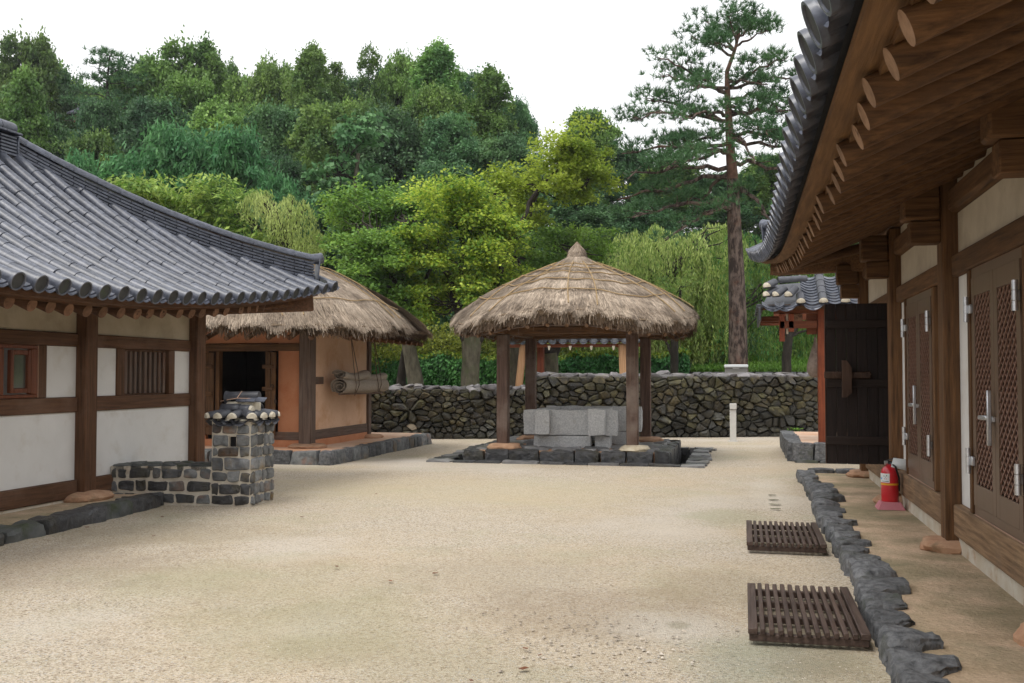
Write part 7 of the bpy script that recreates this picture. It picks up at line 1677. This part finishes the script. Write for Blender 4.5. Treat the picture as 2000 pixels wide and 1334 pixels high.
# white light bollard and the box on the wall
bp_ = gz(1432, 862); BX, BY = bp_.x, bp_.y; hb_ = gy(1432, 788, BY).z
bl = thing('bollard', 'slim pale grey square bollard in front of the dry stone wall', 'bollard', (BX, BY, 0))
part('shaft', 'boll', bl, (BX - .075, BX + .075, BY - .075, BY + .075, 0.0, hb_ - .15), ch=.006); part('head', 'boll', bl, (BX - .075, BX + .085, BY - .10, BY + .09, hb_ - .14, hb_), ch=.006); part('neck', 'boxgrey', bl, (BX - .06, BX + .06, BY - .06, BY + .06, hb_ - .152, hb_ - .139), ch=.001)
part('foot_plate', 'boll', bl, (BX - .11, BX + .11, BY - .10, BY + .10, -.005, .012), ch=.002)
a = gy(1415, 712, 28.2); c = gy(1460, 727, 28.2)
bx_ = thing('utility_box', 'grey metal box with pale lid standing behind the stone wall below the pine', 'box', ((a.x + c.x) / 2, 28.3, 0))
part('body', 'boxgrey', bx_, (a.x + .01, c.x - .01, 28.2, 28.5, 0.0, a.z - .09)); part('lid', 'boxlid', bx_, (a.x - .01, c.x + .02, 28.15, 28.55, a.z - .088, a.z), ch=.02); 
q0, q1 = gy(1431, 718, 28.19), gy(1444, 720.5, 28.19); part('plate', 'boll', bx_, (q0.x, q1.x, 28.19, 28.198, q1.z, q0.z), ch=.001)

# ivy on the wall and weeds at its foot
def ivy(px, py, wpx, hpx, n, label, seed, leaf='ivy', hang=True, Y=25.75):
    g = np.random.default_rng(seed); P = []
    for k in range(n):
        u = g.random(); x = px + g.normal(0, wpx * .3) * (1.2 - .5 * abs(u - .5)) + 4 * math.sin(u * 7); y = py - hpx / 2 + u * hpx; p = gy(x, y, Y - .10 - g.random() * .08); P.append((p.x, p.y, p.z))
    P = np.array(P); D = g.normal(0, .6, (n, 3)); D[:, 2] -= .6; root = thing('ivy', label, 'ivy', tuple(P.mean(0)))
    leafcloud('leaves', P, D, .085, 1.1, [leaf], root, tuple(P.mean(0)), seed, flat=1.0, kind='stuff'); b = MB(); s0 = P[P[:, 2].argmin()]; s1 = P[P[:, 2].argmax()]; b.tube([s0, (s0 + s1) / 2 + .03, s1], .01, 5); b.build('stem', 'barkdk', root)
ivy(1153, 773, 26, 46, 150, 'small ivy clump on the dry stone wall above the granite well', 3, Y=25.95); ivy(1130, 783, 26, 8, 26, 'thin ivy runner left of the ivy clump', 4, Y=25.9)
ivy(1552, 842, 22, 12, 40, 'little green weeds at the foot of the wall beside the gate step', 6, 'grassblade', Y=26.8)
# strewn pebbles and dry leaves
g = np.random.default_rng(12); n = 7000; V = []; 
P = np.empty((n, 3)); d = 3.8 + 12 * g.random(n) ** 1.6; ax = g.uniform(-.46, .33, n); P[:, 1] = d; P[:, 0] = ax * d * 1.6; ok = (P[:, 0] > -6.6) & (P[:, 0] < .7) & ~((P[:, 0] > -.05) & (P[:, 1] > 5.9) & (P[:, 1] < 7.6)) & ~((P[:, 0] > -.05) & (P[:, 1] > 9.1) & (P[:, 1] < 10.8)); P = P[ok]; n = len(P)
k = g.random(n) < .05; c1 = gz(1150, 1245); P[k, 0] = c1.x + g.normal(0, .45, k.sum()); P[k, 1] = c1.y + g.normal(0, .35, k.sum())
r_ = np.where(k, g.uniform(.005, .018, n), g.uniform(.0025, .0075, n)); a = g.uniform(0, 6.28, n); e = g.uniform(.6, 1, n)
ca, sa_ = np.cos(a), np.sin(a); z = .006 + P[:, 2] * 0
def pp(u, v, h): return np.stack([P[:, 0] + (ca * u - sa_ * v * e) * r_, P[:, 1] + (sa_ * u + ca * v * e) * r_, z + h * r_ * .6], -1)
c_ = [pp(1, 0, 0), pp(0, 1, 0), pp(-1, 0, 0), pp(0, -1, 0)]; t_ = pp(.1, .1, 1.0)
tri = np.concatenate([np.stack([c_[i], c_[(i + 1) % 4], t_], 1) for i in range(4)])
me = fast_mesh('pebbles', tri.reshape(-1, 3), 3, ['clod']); o = bpy.data.objects.new('pebbles', me); link(o); o['kind'] = 'stuff'
spots = [(735, 965), (657, 1107), (762, 1135), (1027, 1267), (1024, 1307), (318, 1010), (300, 1047), (170, 1030), (1054, 1280), (920, 1330), (590, 1010), (850, 1120)]
LEAFLAB = ['small dry leaf alone on the gravel right of the chimney', 'dry leaf on the open gravel in the middle of the yard', 'dry leaf just right of the yard centre, below the middle', 'dark upright dry leaf near the bottom centre', 'reddish leaf fragment at the bottom centre below the dark leaf', 'tiny dry leaf beside the end of the left curb', 'dry leaf on gravel below the end of the left curb', 'reddish crumb on the gravel beside the left curb stones', 'flat orange dry leaf right of the dark upright leaf', 'dry leaf at the very bottom edge of the yard', 'crumb of leaf on the gravel before the chimney', 'dry leaf between the yard centre and the bottom stones']
first = None; rng = random.Random(5)
lm = None
for i, (px, py) in enumerate(spots):
    p = gz(px, py, .012); s = rng.uniform(.018, .034)
    if lm is None: lm = MB().add([(-1, 0, .1), (-.3, .5, .25), (.6, .45, .1), (1.2, 0, .3), (.5, -.5, .2), (-.4, -.45, .3), (0, 0, 0)], [(0, 6, 1), (1, 6, 2), (2, 6, 3), (3, 6, 4), (4, 6, 5), (5, 6, 0)]).mesh('dry_leaf', ['dryleaf'], fix=False)
    o = bpy.data.objects.new('dry_leaf', lm); link(o, None, p); o.scale = (s, s, s); o.rotation_euler = (0, 0, rng.uniform(0, 6)); tag(o, LEAFLAB[i], 'leaf', 'dry leaves on the gravel')
